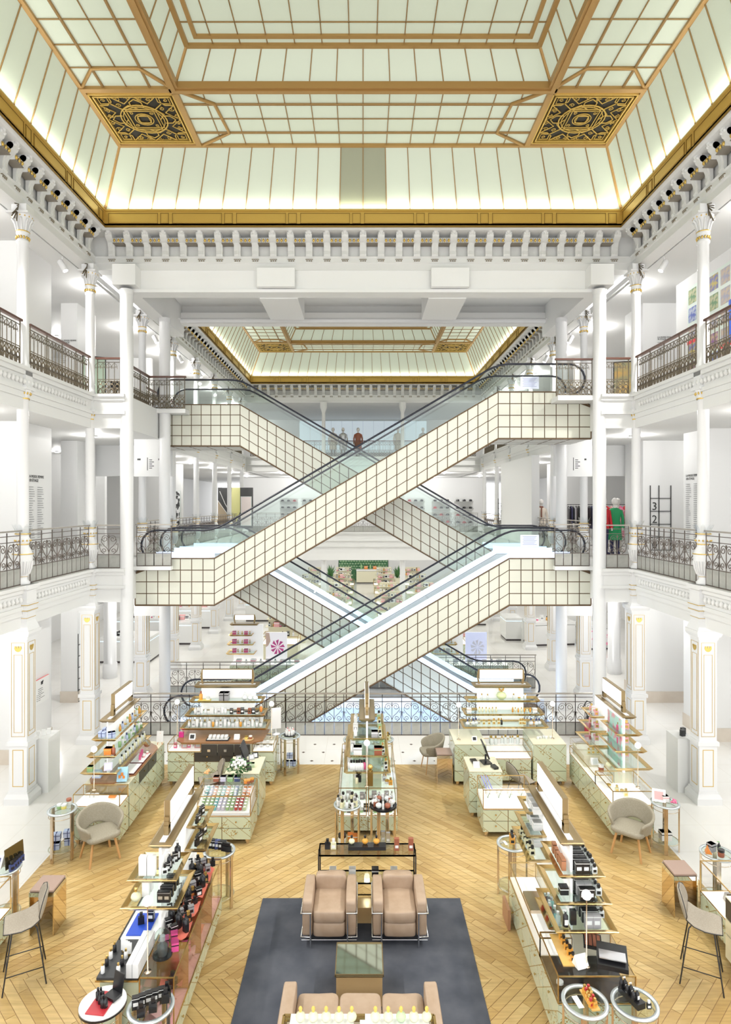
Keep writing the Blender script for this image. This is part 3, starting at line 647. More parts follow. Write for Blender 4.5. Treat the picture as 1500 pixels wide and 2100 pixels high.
def rail_bal(p, q, z, label, group=None):
    p, q = Vector((*p, z)), Vector((*q, z)); L = (q-p).length; n = max(1, round(L/.155)); w = L/n; key = round(w, 3)
    if key not in BAL: BAL[key] = baluster_mesh(w).mesh('baluster', iron)
    t = thing('railing', label, 'railing', p, math.atan2(q.y-p.y, q.x-p.x), group)
    MB().pry([(0, 0), (0, 0)] , 0, 0)
    MB().box(-.04, L+.04, -.04, .04, .90, .945).ob('handrail', woodrail, t)
    k = max(1, round(L/.62))
    for i in range(k+1): place('post', POST, t, (L*i/k, 0, 0))
    for i in range(n): place('baluster', BAL[key], t, (w*i, 0, 0))
    return t
G = 'railings of the far hall'
for z, fn, nm in ((F1, rail_scroll, 'scrolled iron first floor railing'), (F2, rail_bal, 'dark second floor baluster railing')):
    for sx, sd in ((-1, 'left'), (1, 'right')):
        x = sx*6.86
        fn((x, 9.75), (x, 12.52), z, '%s, %s side at the edge of the picture' % (nm, sd))
        fn((x, 12.9), (x, 15.65), z, '%s, %s side between the two nearest columns' % (nm, sd))
        fn((sx*6.72, 15.85) if sx < 0 else (6.15, 15.85), (-6.15, 15.85) if sx < 0 else (6.72, 15.85), z, '%s, short piece %s of the front round column' % (nm, sd))
        for a, b, o_ in zip((19.75, 22.9, 26.1, 29.3, 32.5), (22.5, 25.7, 28.9, 32.1, 35.4), ('nearest', 'second', 'third', 'fourth', 'farthest')): fn((x, a), (x, b), z, '%s, %s bay on the %s of the far hall' % (nm, o_, sd), G + (' first' if z == F1 else ' second'))
    fn((-6.6, 36.1 if z == F1 else 36.7), (6.6, 36.1 if z == F1 else 36.7), z, '%s across the far end' % nm)
rail_scroll((-5.9, 16.33), (-5.0, 16.33), F1, 'scrolled iron railing at the left landing of the first floor')
rail_scroll((5.0, 16.33), (5.9, 16.33), F1, 'scrolled iron railing at the right landing of the first floor')
rail_bal((4.93, 15.95), (5.83, 15.95), F2, 'dark baluster railing at the right landing of the second floor')
rail_bal((-6.2, 16.1), (-6.2, 18.1), F2, 'dark baluster railing running back beside the left round column on the second floor')
rail_bal((-6.2, 18.15), (-5.17, 18.15), F2, 'dark baluster railing at the left landing of the second floor')
rail_scroll((-6.0, 16.23), (6.0, 16.23), 0, 'long scrolled iron railing in front of the escalator well')
rail_scroll((-6.0, 19.45), (-.3, 19.45), 0, 'scrolled iron railing behind the escalator well, left stretch')
rail_scroll((-.25, 19.5), (-.25, 20.3), 0, 'very short return of the railing behind the escalator well')
rail_scroll((-.2, 20.38), (5.6, 20.38), 0, 'scrolled iron railing behind the escalator well, right stretch')

# ================= escalators
SL = .582
def escalator(label, Y, xk_hi, xk_lo, xe_hi, xe_lo, zhi, zlo, lit_hi=False, lit_slope=False, lit_lo=False, bot=-1.04, top=.19, wid=1.6, lo_hidden=False):
    """xk = kink, xe = outer end; hi side floor zhi, lo side floor zlo"""
    sg = 1 if xk_hi > xk_lo else -1
    t = thing('escalator', label, 'escalator', (0, Y, 0))
    H = top-bot
    def face(x):  # bottom z
        a, b = (x-xk_lo)*sg, (xk_hi-xk_lo)*sg
        return (zlo if a <= 0 else zhi if a >= b else zlo + (zhi-zlo)*a/b) + bot
    # truss (bronze), profile in XZ
    q = [(xe_lo, zlo+bot), (xk_lo, zlo+bot), (xk_hi, zhi+bot), (xe_hi, zhi+bot), (xe_hi, zhi+bot+H*.68), (xe_hi-sg*.28, zhi+bot+H*.88), (xe_hi-sg*.9, zhi+bot+H*.88), (xe_hi-sg*.9, zhi+top), (xk_hi, zhi+top), (xk_lo, zlo+top), (xe_lo+sg*.9, zlo+top), (xe_lo+sg*.9, zlo+bot+H*.88), (xe_lo+sg*.28, zlo+bot+H*.88), (xe_lo, zlo+bot+H*.68)]
    if sg < 0: q = q[::-1]
    m = MB(); m.pry(q, .0, .06, 0); m.pry(q, wid-.06, wid, 0)
    # edge caps
    pb = [(xe_lo, zlo+bot), (xk_lo, zlo+bot), (xk_hi, zhi+bot), (xe_hi, zhi+bot)]
    m.tube([(x, -.01, z) for x, z in pb], .03, 4); m.tube([(x, -.01, z+H) for x, z in (pb[1:3])], .022, 4); m.tube([(xe_hi-sg*.9, -.01, zhi+top), (xk_hi, -.01, zhi+top)], .022, 4); m.tube([(xk_lo, -.01, zlo+top), (xe_lo+sg*.9, -.01, zlo+top)], .022, 4)
    for xe, z, s_ in ((xe_lo, zlo, 1), (xe_hi, zhi, -1)): m.tube([(xe, -.01, z+bot), (xe, -.01, z+bot+H*.68), (xe+s_*sg*.28, -.01, z+bot+H*.88), (xe+s_*sg*.9, -.01, z+bot+H*.88)], .022, 4)
    m.ob('truss', trussm, t)
    # underside
    m = MB()
    for (xa, za), (xb, zb) in zip(pb[:-1], pb[1:]):
        if sg < 0: (xa, za), (xb, zb) = (xb, zb), (xa, za)
        m.pry([(xa, za-.0), (xb, zb-.0), (xb, zb+.05), (xa, za+.05)], .04, wid-.04, 0)
        for f in (.33, .66): m.pry([(xa, za-.004), (xb, zb-.004), (xb, zb), (xa, za)], wid*f-.01, wid*f+.01, 1)
        k = max(1, round(abs(xb-xa)/.54))
        for i in range(1, k): x = xa+(xb-xa)*i/k; z = za+(zb-za)*i/k; m.box(x-.012, x+.012, .04, wid-.04, z-.006, z+.003, 1)
    m.ob('underside', [mat('underside_panel', (.72, .72, .68), .3), trussm], t)
    # side panels
    rows = 4; rh = H/rows; g = .012; cache = {}
    def panel(x0, x1):
        x0, x1 = min(x0, x1), max(x0, x1); za, zb = face(x0+1e-4), face(x1-1e-4); w = x1-x0; key = (round(w, 3), round(zb-za, 3))
        for r_ in range(rows):
            zz = za + r_*rh
            xm = (x0+x1)/2
            near_end = min(abs(xm-xe_lo), abs(xm-xe_hi)) < .85
            if near_end and r_ == 3: continue
            if key not in cache:
                d = zb-za; cache[key] = MB().pry([(g, g), (w-g, d+g), (w-g, d+rh-g), (g, rh-g)], 0, .02).mesh('glass_panel', escp)
            if min(abs(xm-xe_lo), abs(xm-xe_hi)) < .2 and r_ == 2:
                e = 1 if abs(x0-min(xe_lo, xe_hi)) < .05 else -1
                kk = key + ('c', e)
                if kk not in cache:
                    pts = [(g, g), (w-g, g), (w-g, rh-g), (g, rh-g)]
                    pts = [(g, g), (w-g, g), (w-g, rh-g), (w-g-.02, rh-g), (g, .2)] if e > 0 else [(g, g), (w-g, g), (w-g, .2), (g+.02, rh-g), (g, rh-g)]
                    cache[kk] = MB().pry(pts, 0, .02).mesh('glass_panel', escp)
                place('glass_panel', cache[kk], t, (x0, -.016, zz)); continue
            place('glass_panel', cache[key], t, (x0, -.016, zz))
            
    for xe, xk in ((xe_lo, xk_lo), (xe_hi, xk_hi)):
        n = max(1, round(abs(xk-xe)/.30))
        for i in range(n): panel(xe+(xk-xe)*i/n, xe+(xk-xe)*(i+1)/n)
    n = round(abs(xk_hi-xk_lo)/.27)
    for i in range(n): panel(xk_lo+(xk_hi-xk_lo)*i/n, xk_lo+(xk_hi-xk_lo)*(i+1)/n)
    # steps and landing floors
    m = MB(); n = round((zhi-zlo)/.2); 
    for i in range(n):
        xa = xk_lo + (xk_hi-xk_lo)*i/n; xb = xk_lo + (xk_hi-xk_lo)*(i+1)/n; z = zlo + (zhi-zlo)*i/n
        m.box(min(xa, xb), max(xa, xb), .3, wid-.3, z-.15, z+.1, 0)
    m.ob('steps', stepm, t)
    m = MB()
    for xe, xk, z in ((xe_lo, xk_lo, zlo), (xe_hi, xk_hi, zhi)): m.box(min(xe, xk), max(xe, xk), .06, wid-.06, z-.08, z+.001, 0)
    m.ob('landing_plate', stepm, t)
    for ya in (.065, wid-.08):
        m = MB()
        for (xa, za), (xb, zb) in zip(pb[:-1], pb[1:]):
            if sg < 0: (xa, za), (xb, zb) = (xb, zb), (xa, za)
            m.pry([(xa, za+H-.42), (xb, zb+H-.42), (xb, zb+H-.01), (xa, za+H-.01)], ya, ya+.015)
        m.ob('skirt_panel', stepm, t)
    # inner skirts with light strip
    for yy in (.02, wid-.02):
        gl = MB(); c = []
        N = 10
        xa, xb = xe_lo + sg*.55, xe_hi - sg*.55
        def gz(x): # smoothed balustrade base
            w = .5; return (face(x-w*.5)+face(x+w*.5)+2*face(x))/4 - bot
        xs = [xa + (xb-xa)*i/60 for i in range(61)]
        vs = []
        for x in xs: z = gz(x); vs += [(x, yy, z+top), (x, yy, z+.9)]
        gl.add(vs, [(2*i, 2*i+1, 2*i+3, 2*i+2) for i in range(60)])
        gl.ob('glass_balustrade', glassg, t)
        hr = [(x, yy, gz(x)+.93) for x in xs]
        def cap_(x, z, s_): return [(x - s_*.40*math.sin(a), yy, z+.53+.40*math.cos(a)) for a in [PI*k/9 for k in range(1, 10)]]
        pts = [(a, b, c2) for a, b, c2 in cap_(xa, gz(xa), sg)][::-1] + hr + cap_(xb, gz(xb), -sg)
        MB().tube(pts, .03, 6, flat=(.028, .035)).ob('handrail', rubber, t)
        m = MB()
        for k, (x0, x1, on) in enumerate(((xa, xk_lo, lit_lo), (xk_lo, xk_hi, lit_slope), (xk_hi, xb, lit_hi))):
            if not on: continue
            nn = 12; vv = []
            for i in range(nn+1):
                x = x0+(x1-x0)*i/nn; z = gz(x); vv += [(x, yy-.02, z+top), (x, yy-.02, z+top+.17), (x, yy+.02, z+top+.17), (x, yy+.02, z+top)]
            m.add(vv, [(4*i+a, 4*i+4+a, 4*i+4+(a+1) % 4, 4*i+(a+1) % 4) for i in range(nn) for a in range(4)])
            sk = MB(); vv = []
            for i in range(nn+1):
                x = x0+(x1-x0)*i/nn; z = gz(x); vv += [(x, yy-.035, z+top-.02), (x, yy-.035, z+top+.16)]
            
        if m.f: m.ob('light_strip', led, t)
    return t
escalator('near upper escalator rising from first floor left to second floor right', 16.5, 3.557, -3.916, 6.0, -6.0, F2, F1, lit_lo=True)
escalator('near lower escalator rising from ground left to first floor right', 16.5, 3.85, -3.66, 6.0, -5.4, F1, 0, lit_hi=True, lit_slope=True, lit_lo=True)
escalator('rear upper escalator rising from first floor right to second floor left', 18.6, -3.65, 3.86, -6.25, 6.0, F2, F1, lit_lo=True)
escalator('rear lower escalator rising from ground right to first floor left', 18.6, -3.9, 3.6, -6.0, 5.4, F1, 0, lit_hi=True, lit_slope=True, lit_lo=True)
# ================= shop fixtures
def ow(m, name, mats, par, **k):      # mesh given in hall coordinates, stored relative to its thing
    l = par.location; q = par
    o = Vector(l)
    while q.parent: q = q.parent; o += q.location
    m.v = [(x-o.x, y-o.y, z-o.z) for x, y, z in m.v]; return m.ob(name, mats, par, **k)
def verre(n, base=(.62, .675, .525)):
    M = mat(n, base, .16, coat=.3); p = M.node_tree.nodes['Principled BSDF']
    g = nd(M, 'ShaderNodeNewGeometry'); sx = nd(M, 'ShaderNodeSeparateXYZ'); lk(M, g.outputs['Position'], sx.inputs[0])
    ad = nd(M, 'ShaderNodeMath', operation='ADD'); lk(M, sx.outputs[0], ad.inputs[0]); lk(M, sx.outputs[1], ad.inputs[1])
    cb = nd(M, 'ShaderNodeCombineXYZ'); lk(M, ad.outputs[0], cb.inputs[0]); lk(M, sx.outputs[2], cb.inputs[1])
    mp = nd(M, 'ShaderNodeMapping'); mp.inputs['Rotation'].default_value = (0, 0, R(38)); lk(M, cb.outputs[0], mp.inputs[0])
    b = nd(M, 'ShaderNodeTexBrick', Scale=1.0); b.inputs['Brick Width'].default_value = .62; b.inputs['Row Height'].default_value = .21; b.inputs['Mortar Size'].default_value = .0045; b.inputs['Mortar Smooth'].default_value = 0
    b.inputs['Color1'].default_value = (*base, 1); b.inputs['Color2'].default_value = (base[0]*.9, base[1]*.93, base[2]*.86, 1); b.inputs['Mortar'].default_value = (.34, .27, .12, 1); lk(M, mp.outputs[0], b.inputs['Vector'])
    # speckled mosaic patches
    v = nd(M, 'ShaderNodeTexVoronoi', Scale=34); lk(M, mp.outputs[0], v.inputs['Vector'])
    lt = nd(M, 'ShaderNodeMath', operation='LESS_THAN'); lt.inputs[1].default_value = .36; lk(M, v.outputs['Distance'], lt.inputs[0])
    b2 = nd(M, 'ShaderNodeTexBrick', Scale=1.0); b2.inputs['Brick Width'].default_value = .34; b2.inputs['Row Height'].default_value = .14; b2.inputs['Mortar Size'].default_value = 0
    b2.inputs['Color1'].default_value = (0, 0, 0, 1); b2.inputs['Color2'].default_value = (1, 1, 1, 1); b2.inputs['Bias'].default_value = -.1; lk(M, mp.outputs[0], b2.inputs['Vector'])
    g2 = nd(M, 'ShaderNodeMath', operation='GREATER_THAN'); g2.inputs[1].default_value = .70; lk(M, b2.outputs[0], g2.inputs[0])
    ml = nd(M, 'ShaderNodeMath', operation='MULTIPLY'); lk(M, lt.outputs[0], ml.inputs[0]); lk(M, g2.outputs[0], ml.inputs[1])
    mx = nd(M, 'ShaderNodeMix', data_type='RGBA'); lk(M, ml.outputs[0], mx.inputs[0]); lk(M, b.outputs[0], mx.inputs[6]); mx.inputs[7].default_value = (.36, .25, .07, 1)
    lk(M, mx.outputs[2], p.inputs['Base Color']); return M
mint = verre('gilded_mint_glass'); ivory = mat('ivory_lacquer', (.78, .74, .55), .3)
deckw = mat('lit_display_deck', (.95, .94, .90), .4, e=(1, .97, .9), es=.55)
walnut = noisy('walnut_top', (.26, .12, .05), (.36, .18, .08), 3, .3, stretch=(1, 9, 1)); drawerm = mat('charcoal_drawer', (.05, .045, .04), .35)
blackt = mat('black_felt_tray', (.03, .032, .035), .5)
def ringm(m, x0, x1, y0, y1, prof, mi=0):
    P = []
    for d, z in prof: P.append([(x0-d, y0-d, z), (x1+d, y0-d, z), (x1+d, y1+d, z), (x0-d, y1+d, z)])
    n = len(P); vs = [q for p in P for q in p]
    m.add(vs, [(j*4+i, j*4+(i+1) % 4, ((j+1) % n)*4+(i+1) % 4, ((j+1) % n)*4+i) for j in range(n) for i in range(4)], mi); return m
def edges(m, x0, x1, y0, y1, z0, z1, r=.006, mi=0):
    for x in (x0, x1):
        for y in (y0, y1): m.box(x-r, x+r, y-r, y+r, z0, z1, mi)
    for z in (z0, z1):
        for x in (x0, x1): m.box(x-r, x+r, y0, y1, z-r, z+r, mi)
        for y in (y0, y1): m.box(x0, x1, y-r, y+r, z-r, z+r, mi)
    return m
knob = MB().lathe([(.006, 0), (.006, .012), (.014, .016), (.014, .026)], 8).mesh('knob', brass)
def cabinet(label, x0, x1, y0, y1, h, rows=(.10, .32), top=None, dark=None, name='display_cabinet', w=.62, sides='NSEW', group=None, fm=None):
    t = thing(name, label, 'cabinet', ((x0+x1)/2, (y0+y1)/2, 0), group=group)
    ow(MB().box(x0+.012, x1-.012, y0+.012, y1-.012, .10, h), 'carcass', brassd, t)
    for x in (x0+.06, x1-.06):
        for y in (y0+.06, y1-.06): m = MB(); sq(m, x, y, 0, .10, .035, 0, .07); ow(m, 'leg', champ, t)
    rr = [z for z in rows if z < h-.05] + [h]
    def front(O, U, N, L):
        n = max(1, round(L/w))
        for i in range(n):
            for j in range(len(rr)-1):
                a, b = L*i/n, L*(i+1)/n; z0, z1 = rr[j], rr[j+1]
                dk = dark and j == len(rr)-2 and dark(i, n, U)
                c = Vector(O) + Vector(U)*((a+b)/2)
                g = .007; m = MB().frame((0, 0, 0), U, (0, 0, 1), N, -(b-a)/2+g, (b-a)/2-g, z0+g, z1-g, .014)
                o = m.ob('drawer_front', drawerm if dk else (fm or mint), t, (c.x-t.location.x, c.y-t.location.y, 0), label='charcoal drawer front' if dk else None)
                place('knob', knob, o, (N[0]*.014, N[1]*.014, z1-.08), rot=(R(90) if N[1] < 0 else R(-90) if N[1] > 0 else 0, R(90)*N[0], 0))
    if 'S' in sides: front((x0, y0+.012, 0), (1, 0, 0), (0, -1, 0), x1-x0)
    if 'E' in sides: front((x1-.012, y0, 0), (0, 1, 0), (1, 0, 0), y1-y0)
    if 'W' in sides: front((x0+.012, y1, 0), (0, -1, 0), (-1, 0, 0), y1-y0)
    if 'N' in sides: front((x1, y1-.012, 0), (-1, 0, 0), (0, 1, 0), x1-x0)
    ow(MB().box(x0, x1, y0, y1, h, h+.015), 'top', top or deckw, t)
    return t
def case(t, x0, x1, y0, y1, z0, z1, deck=None, slope=0):
    ow(edges(MB(), x0, x1, y0, y1, z0, z1), 'case_edging', brass, t)
    ow(MB().box(x0, x1, y0, y1, z1-.006, z1).box(x0, x1, y0-.002, y0+.002, z0, z1).box(x0-.002, x0+.002, y0, y1, z0, z1).box(x1-.002, x1+.002, y0, y1, z0, z1), 'case_glass', glass, t)
    if deck: ow(MB().prx([(y0+.01, z0+.012), (y1-.01, z0+.012), (y1-.01, z0+.02+slope), (y0+.01, z0+.02)], x0+.01, x1-.01), 'display_deck', deck, t)
def shelf(t, x0, x1, y0, y1, z, name='shelf'):
    m = MB(); ringm(m, x0, x1, y0, y1, [(-.02, z-.025), (0, z-.04), (.055, z+.012), (.045, z+.016), (-.015, z)])
    ow(m, name, brass, t); ow(MB().box(x0, x1, y0, y1, z-.012, z), 'glass_plate', glassg, t)
def tower(label, spine, shelves, corn, zc=1.9, sign=None, vert=True, poster=None, group=None, zs=.87):
    """spine=(x0,x1,y0,y1); shelves=[(x0,x1,y0,y1,z)]; corn=(x0,x1,y0,y1); sign along y if vert"""
    x0, x1, y0, y1 = spine; t = thing('shelf_tower', label, 'shelf', ((x0+x1)/2, (y0+y1)/2, zs), group=group)
    ow(MB().box(*spine, zs, zc), 'lit_spine', mat('lit_spine_panel', (.95, .95, .93), .35, e=(1, .98, .93), es=.35), t)
    for s in shelves: shelf(t, *s)
    a, b, c, d = corn; m = MB(); ringm(m, a, b, c, d, [(-.0, zc-.02), (.01, zc-.02), (.06, zc+.03), (.04, zc+.035), (-.02, zc+.03)]); m.box(a, b, c, d, zc-.01, zc+.03); ow(m, 'cornice', brassd, t)
    cx, cy = (a+b)/2, (c+d)/2
    if vert: ow(MB().box(cx-.035, cx+.035, c+.03, d-.03, zc+.03, zc+.038), 'cornice_inlay', gwhite, t)
    else: ow(MB().box(a+.03, b-.03, cy-.035, cy+.035, zc+.03, zc+.038), 'cornice_inlay', gwhite, t)
    if sign is None: sign = (.22, .33)
    l0, h = sign; z0, z1 = zc+.15, zc+.15+h*.9
    if vert:
        p, q = c+l0, d-l0*.5
        for y in (p, q):
            m = MB()
            for k in range(3): m.box(cx-.03, cx+.03, y-.045+.008*k, y+.045-.008*k, zc+.03+k*.08, z0+k*.05)
            ow(m, 'sign_post', brassd, t)
        o = ow(MB().box(cx-.035, cx+.035, p, q, z0, z1), 'sign_box', brassd, t); ow(MB().box(cx-.042, cx-.035, p+.02, q-.02, z0+.02, z1-.02).box(cx+.035, cx+.042, p+.02, q-.02, z0+.02, z1-.02), 'lit_face', lit, t)
    else:
        p, q = a+l0, b-l0
        for x in (p, q): m = MB().pry([(x-.02, zc+.03), (x+.02, zc+.03), (x+(.05 if x == q else -.02), zc+.2), (x+(.02 if x == q else .02), z1), (x-(.02), z1), (x-(.05 if x == p else .02), zc+.2)], cy-.02, cy+.02); ow(m, 'sign_post', brassd, t)
        ow(MB().box(p, q, cy-.035, cy+.035, z0, z1), 'sign_box', brassd, t); ow(MB().box(p+.01, q-.01, cy-.042, cy-.035, z0+.01, z1-.01), 'lit_face', lit, t)
    if poster: poster(t)
    return t
def globe(x, y, z=.885, zt=1.65, lab=''):
    t = thing('globe_lamp', 'lit globe lamp on thin stem %s' % lab, 'lamp', (x, y, z))
    MB().lathe([(.04, 0), (.04, .012), (.008, .016), (.006, zt-z-.05)], 12).ob('stem', champ, t); MB().ball(0, 0, zt-z, .052, 14).ob('globe', bulb, t)
    lamp('globe_light', 'POINT', (x, y, zt+.07), 4, .05, (1, .95, .86))

# ---------- products
PM = {}
def C(n, c, r=.35, m=0): return mat(n, c, r, m)
cw = C('white_pack', (.86, .86, .84)); ck = C('black_pack', (.015, .015, .017), .25); cg = C('gold_cap', (.75, .53, .18), .25, .9); cb = C('pale_blue_pack', (.50, .58, .78)); cp = C('pink_pack', (.75, .12, .28))
co = C('orange_pack', (.80, .27, .05)); cgr = C('green_pack', (.30, .50, .22)); cs = C('silver_pack', (.55, .56, .58), .25, .7); cy_ = C('yellow_pack', (.8, .7, .2)); cr = C('red_pack', (.45, .03, .04)); cn = C('navy_pack', (.05, .07, .2)); cgy = C('grey_pack', (.35, .35, .36)); cte = C('terracotta_pack', (.34, .11, .06)); cam_ = C('amber_liquid', (.75, .36, .06), .15); cli = C('pale_liquid', (.80, .78, .52), .12); cgl = C('frosted_bottle', (.74, .78, .76), .12); cor = C('coral_cloth', (.78, .20, .14), .7); ctl = C('turquoise_pack', (.15, .5, .5)); clb = C('light_green_pack', (.52, .66, .40)); cpk = C('soft_pink_cloth', (.82, .42, .42), .7); sil_ = C('lilac_pack', (.62, .60, .74))
def pmesh_(kind, a, b):
    k = (kind, a.name, b.name)
    if k in PM: return PM[k]
    m = MB()
    if kind == 'box': m.box(-.03, .03, -.02, .02, 0, .10, 0).box(-.02, .02, -.0208, -.02, .03, .06, 1).box(-.0302, .0302, -.0202, .0202, .085, .09, 1)
    elif kind == 'bigbox': m.box(-.055, .055, -.05, .05, 0, .10, 0).box(-.057, .057, -.052, .052, .075, .10, 0).box(-.058, .058, -.053, .053, .066, .078, 1).box(-.035, .035, -.051, -.05, .02, .05, 0)
    elif kind == 'tallbox': m.box(-.045, .045, -.035, .035, 0, .22, 0).box(-.03, .03, -.036, -.035, .05, .1, 1)
    elif kind == 'bottle': m.lathe([(.020, 0), (.022, .004), (.022, .07), (.012, .078), (.010, .085)], 8, 0, 0, 0, 0).lathe([(.012, .083), (.012, .11)], 8, 0, 0, 0, 1)
    elif kind == 'flacon': m.box(-.028, .028, -.015, .015, 0, .068, 0).box(-.01, .01, -.009, .009, .068, .076, 1).box(-.014, .014, -.013, .013, .076, .105, 1).box(-.018, .018, -.0158, -.015, .015, .045, 1)
    elif kind == 'pump': m.lathe([(.03, 0), (.032, .005), (.032, .12), (.02, .135), (.012, .14), (.012, .165)], 10, 0, 0, 0, 0).lathe([(.006, .165), (.006, .19)], 6, 0, 0, 0, 1).box(-.04, .008, -.007, .007, .185, .195, 1).box(-.02, .02, -.0335, -.031, .03, .09, 1)
    elif kind == 'jar': m.lathe([(.026, 0), (.028, .004), (.028, .032)], 10, 0, 0, 0, 0).lathe([(.029, .032), (.029, .048)], 10, 0, 0, 0, 1)
    elif kind == 'globebottle': m.lathe([(.022, 0), (.045, .02), (.05, .042), (.04, .065), (.014, .08), (.012, .088)], 12, 0, 0, 0, 0).lathe([(.013, .086), (.016, .10), (.02, .118), (.012, .132)], 10, 0, 0, 0, 1)
    elif kind == 'tube': m.lathe([(.016, 0), (.016, .02)], 8, 0, 0, 0, 1).add([(-.02, -.012, .02), (.02, -.012, .02), (.02, .012, .02), (-.02, .012, .02), (-.024, 0, .12), (.024, 0, .12)], [(0, 1, 5, 4), (2, 3, 4, 5), (1, 2, 5), (3, 0, 4), (3, 2, 1, 0)], 0)
    elif kind == 'bag': m.pr([(-.07, -.04), (.07, -.04), (.07, .04), (-.07, .04)], 0, .16, 0).tube([(-.03, -.04, .16), (-.02, -.04, .21), (.02, -.04, .21), (.03, -.04, .16)], .003, 4, 1)
    elif kind == 'leaflet': m.add([(-.06, -.04, 0), (.06, -.04, 0), (.06, .02, .10), (-.06, .02, .10), (-.06, .06, 0), (.06, .06, 0)], [(0, 1, 2, 3), (3, 2, 5, 4), (0, 3, 4), (1, 5, 2)], 0).add([(-.04, -.030, .018), (.04, -.030, .018), (.04, .008, .082), (-.04, .008, .082)], [(0, 1, 2, 3)], 1)
    elif kind == 'tray': m.box(-.15, .15, -.10, .10, 0, .02, 0).box(-.14, .14, -.09, .09, .02, .022, 1)
    elif kind == 'bell': m.lathe([(.06, 0), (.065, .01), (.065, .012)], 16, 0, 0, 0, 1)
    elif kind == 'ribbonbox': m.box(-.08, .08, -.06, .06, 0, .13, 0).box(-.082, .082, -.062, .062, .10, .13, 0).box(-.083, .083, -.063, .063, .088, .10, 1).box(-.008, .008, -.0632, .0632, 0, .1315, 1).ball(0, 0, .14, .014, 6, 1)
    PM[k] = m.mesh(kind, [a, b]); return PM[k]
WORD = {'box': 'carton', 'bigbox': 'carton', 'tallbox': 'tall carton', 'bottle': 'bottle', 'flacon': 'perfume bottle', 'pump': 'pump bottle', 'jar': 'jar', 'globebottle': 'perfume bottle', 'tube': 'tube', 'bag': 'bag', 'leaflet': 'card holder', 'tray': 'tray', 'ribbonbox': 'gift box'}
CATG = {'box': 'box', 'bigbox': 'box', 'tallbox': 'box', 'bottle': 'bottle', 'flacon': 'bottle', 'pump': 'bottle', 'jar': 'jar', 'globebottle': 'bottle', 'tube': 'tube', 'bag': 'bag', 'leaflet': 'card', 'tray': 'tray', 'ribbonbox': 'box'}
def prod(kind, x, y, z, a, b, where, s=1, rz=0, sz=None, group=True, lab=None):
    n = WORD[kind].replace(' ', '_'); col = a.name.rsplit('_', 1)[0].replace('_', ' ')
    o = place(n, pmesh_(kind, a, b), None, (x, y, z), rz, lab or '%s %s %s' % (col, WORD[kind], where), CATG[kind], ('%s %s %s' % (col, WORD[kind] + ('es' if WORD[kind][-1] == 'x' else 's'), where)) if group else None)
    o.scale = (s, s, s*(sz or 1)); return o
def row(spec, x0, y0, x1, y1, z, n, where, s=1, rz=0, jit=.006, js=.12):
    """spec: list of (kind, matA, matB)"""
    for i in range(n):
        f = (i+.5)/n; k = spec[i % len(spec)]
        prod(k[0], x0+(x1-x0)*f+rnd.uniform(-jit, jit), y0+(y1-y0)*f+rnd.uniform(-jit, jit), z, k[1], k[2], where, s*rnd.uniform(1-js, 1+js), rz+rnd.uniform(-.12, .12))
WB = [('bottle', cw, cw), ('box', cw, cgy), ('tube', cw, cw), ('bottle', cw, cgl), ('jar', cw, cw), ('box', cw, cw)]
BB = [('flacon', ck, ck), ('box', ck, cw), ('bottle', ck, ck)]

# ---------- front left island
t = cabinet('long low gilded mint counter of the front left island, near the round tables', -2.85, -2.05, 6.78, 9.08, .30, rows=(.10,), top=cpk, name='display_cabinet', sides='NSEW')
ow(MB().box(-2.85, -2.43, 6.78, 9.05, .315, .86), 'upper_carcass', mint, t)
case(t, -2.42, -2.05, 6.78, 9.05, .315, .87)
for y in (7.35, 7.92, 8.49): ow(MB().box(-2.42, -2.05, y-.003, y+.003, .32, .86), 'case_divider', brass, t)
ow(MB().box(-2.88, -2.44, 6.76, 7.35, .862, .885, 0), 'black_counter_mat', [blackt], t)
ow(MB().box(-2.89, -2.43, 6.75, 7.36, .842, .862), 'brass_counter_edge', brass, t)
ow(MB().box(-2.86, -2.44, 7.37, 9.05, .862, .88), 'white_counter_top', cw, t); ow(MB().box(-2.88, -2.86, 7.37, 9.05, .85, .885), 'black_counter_edge', ck, t)
SH = [(-2.70, -2.22, 7.34, 7.84, 1.6), (-2.74, -2.18, 7.24, 7.9, 1.34), (-2.37, -2.20, 8.55, 9.05, 1.6), (-2.37, -2.15, 8.45, 9.07, 1.34), (-2.66, -2.47, 8.35, 9.0, 1.5)]
tower('brass shelf tower with lit sign on the front left island', (-2.43, -2.40, 7.45, 9.04), SH, (-2.50, -2.33, 7.5, 8.9))
wl = 'on the front left island'
for i in range(2): prod('tallbox', -2.61+i*.10, 7.44, 1.6, cw, cgl, 'at the near end of the top shelf ' + wl, 1.0)
row([('flacon', cgl, ck), ('box', ck, cw), ('pump', ck, cw)], -2.36, 7.42, -2.30, 7.8, 1.6, 6, 'on the top shelf of the front left tower', 1.1, .4)
row([('tallbox', cw, cw)], -2.58, 7.42, -2.58, 7.6, 1.34, 2, 'at the near end of the lower shelf ' + wl, .95)
for i in range(2):
    for j in range(4): prod('box', -2.37+i*.075, 7.34+j*.11, 1.34, ck, cs, 'in the block on the lower shelf of the front left tower', 1.25)
prod('globebottle', -2.67, 7.36, 1.34, cli, cg, 'at the corner of the lower shelf of the front left tower', 1.2)
row(BB, -2.29, 8.6, -2.29, 9.0, 1.6, 6, 'on the back right top shelf of the front left tower', 1, 1.2)
row(BB, -2.26, 8.5, -2.26, 9.0, 1.34, 6, 'on the back right lower shelf of the front left tower', 1.2, 1.2)
row([('box', ck, cw), ('flacon', cgl, ck)], -2.57, 8.4, -2.57, 8.95, 1.5, 6, 'on the left back shelf of the front left tower', 1, 1.2)
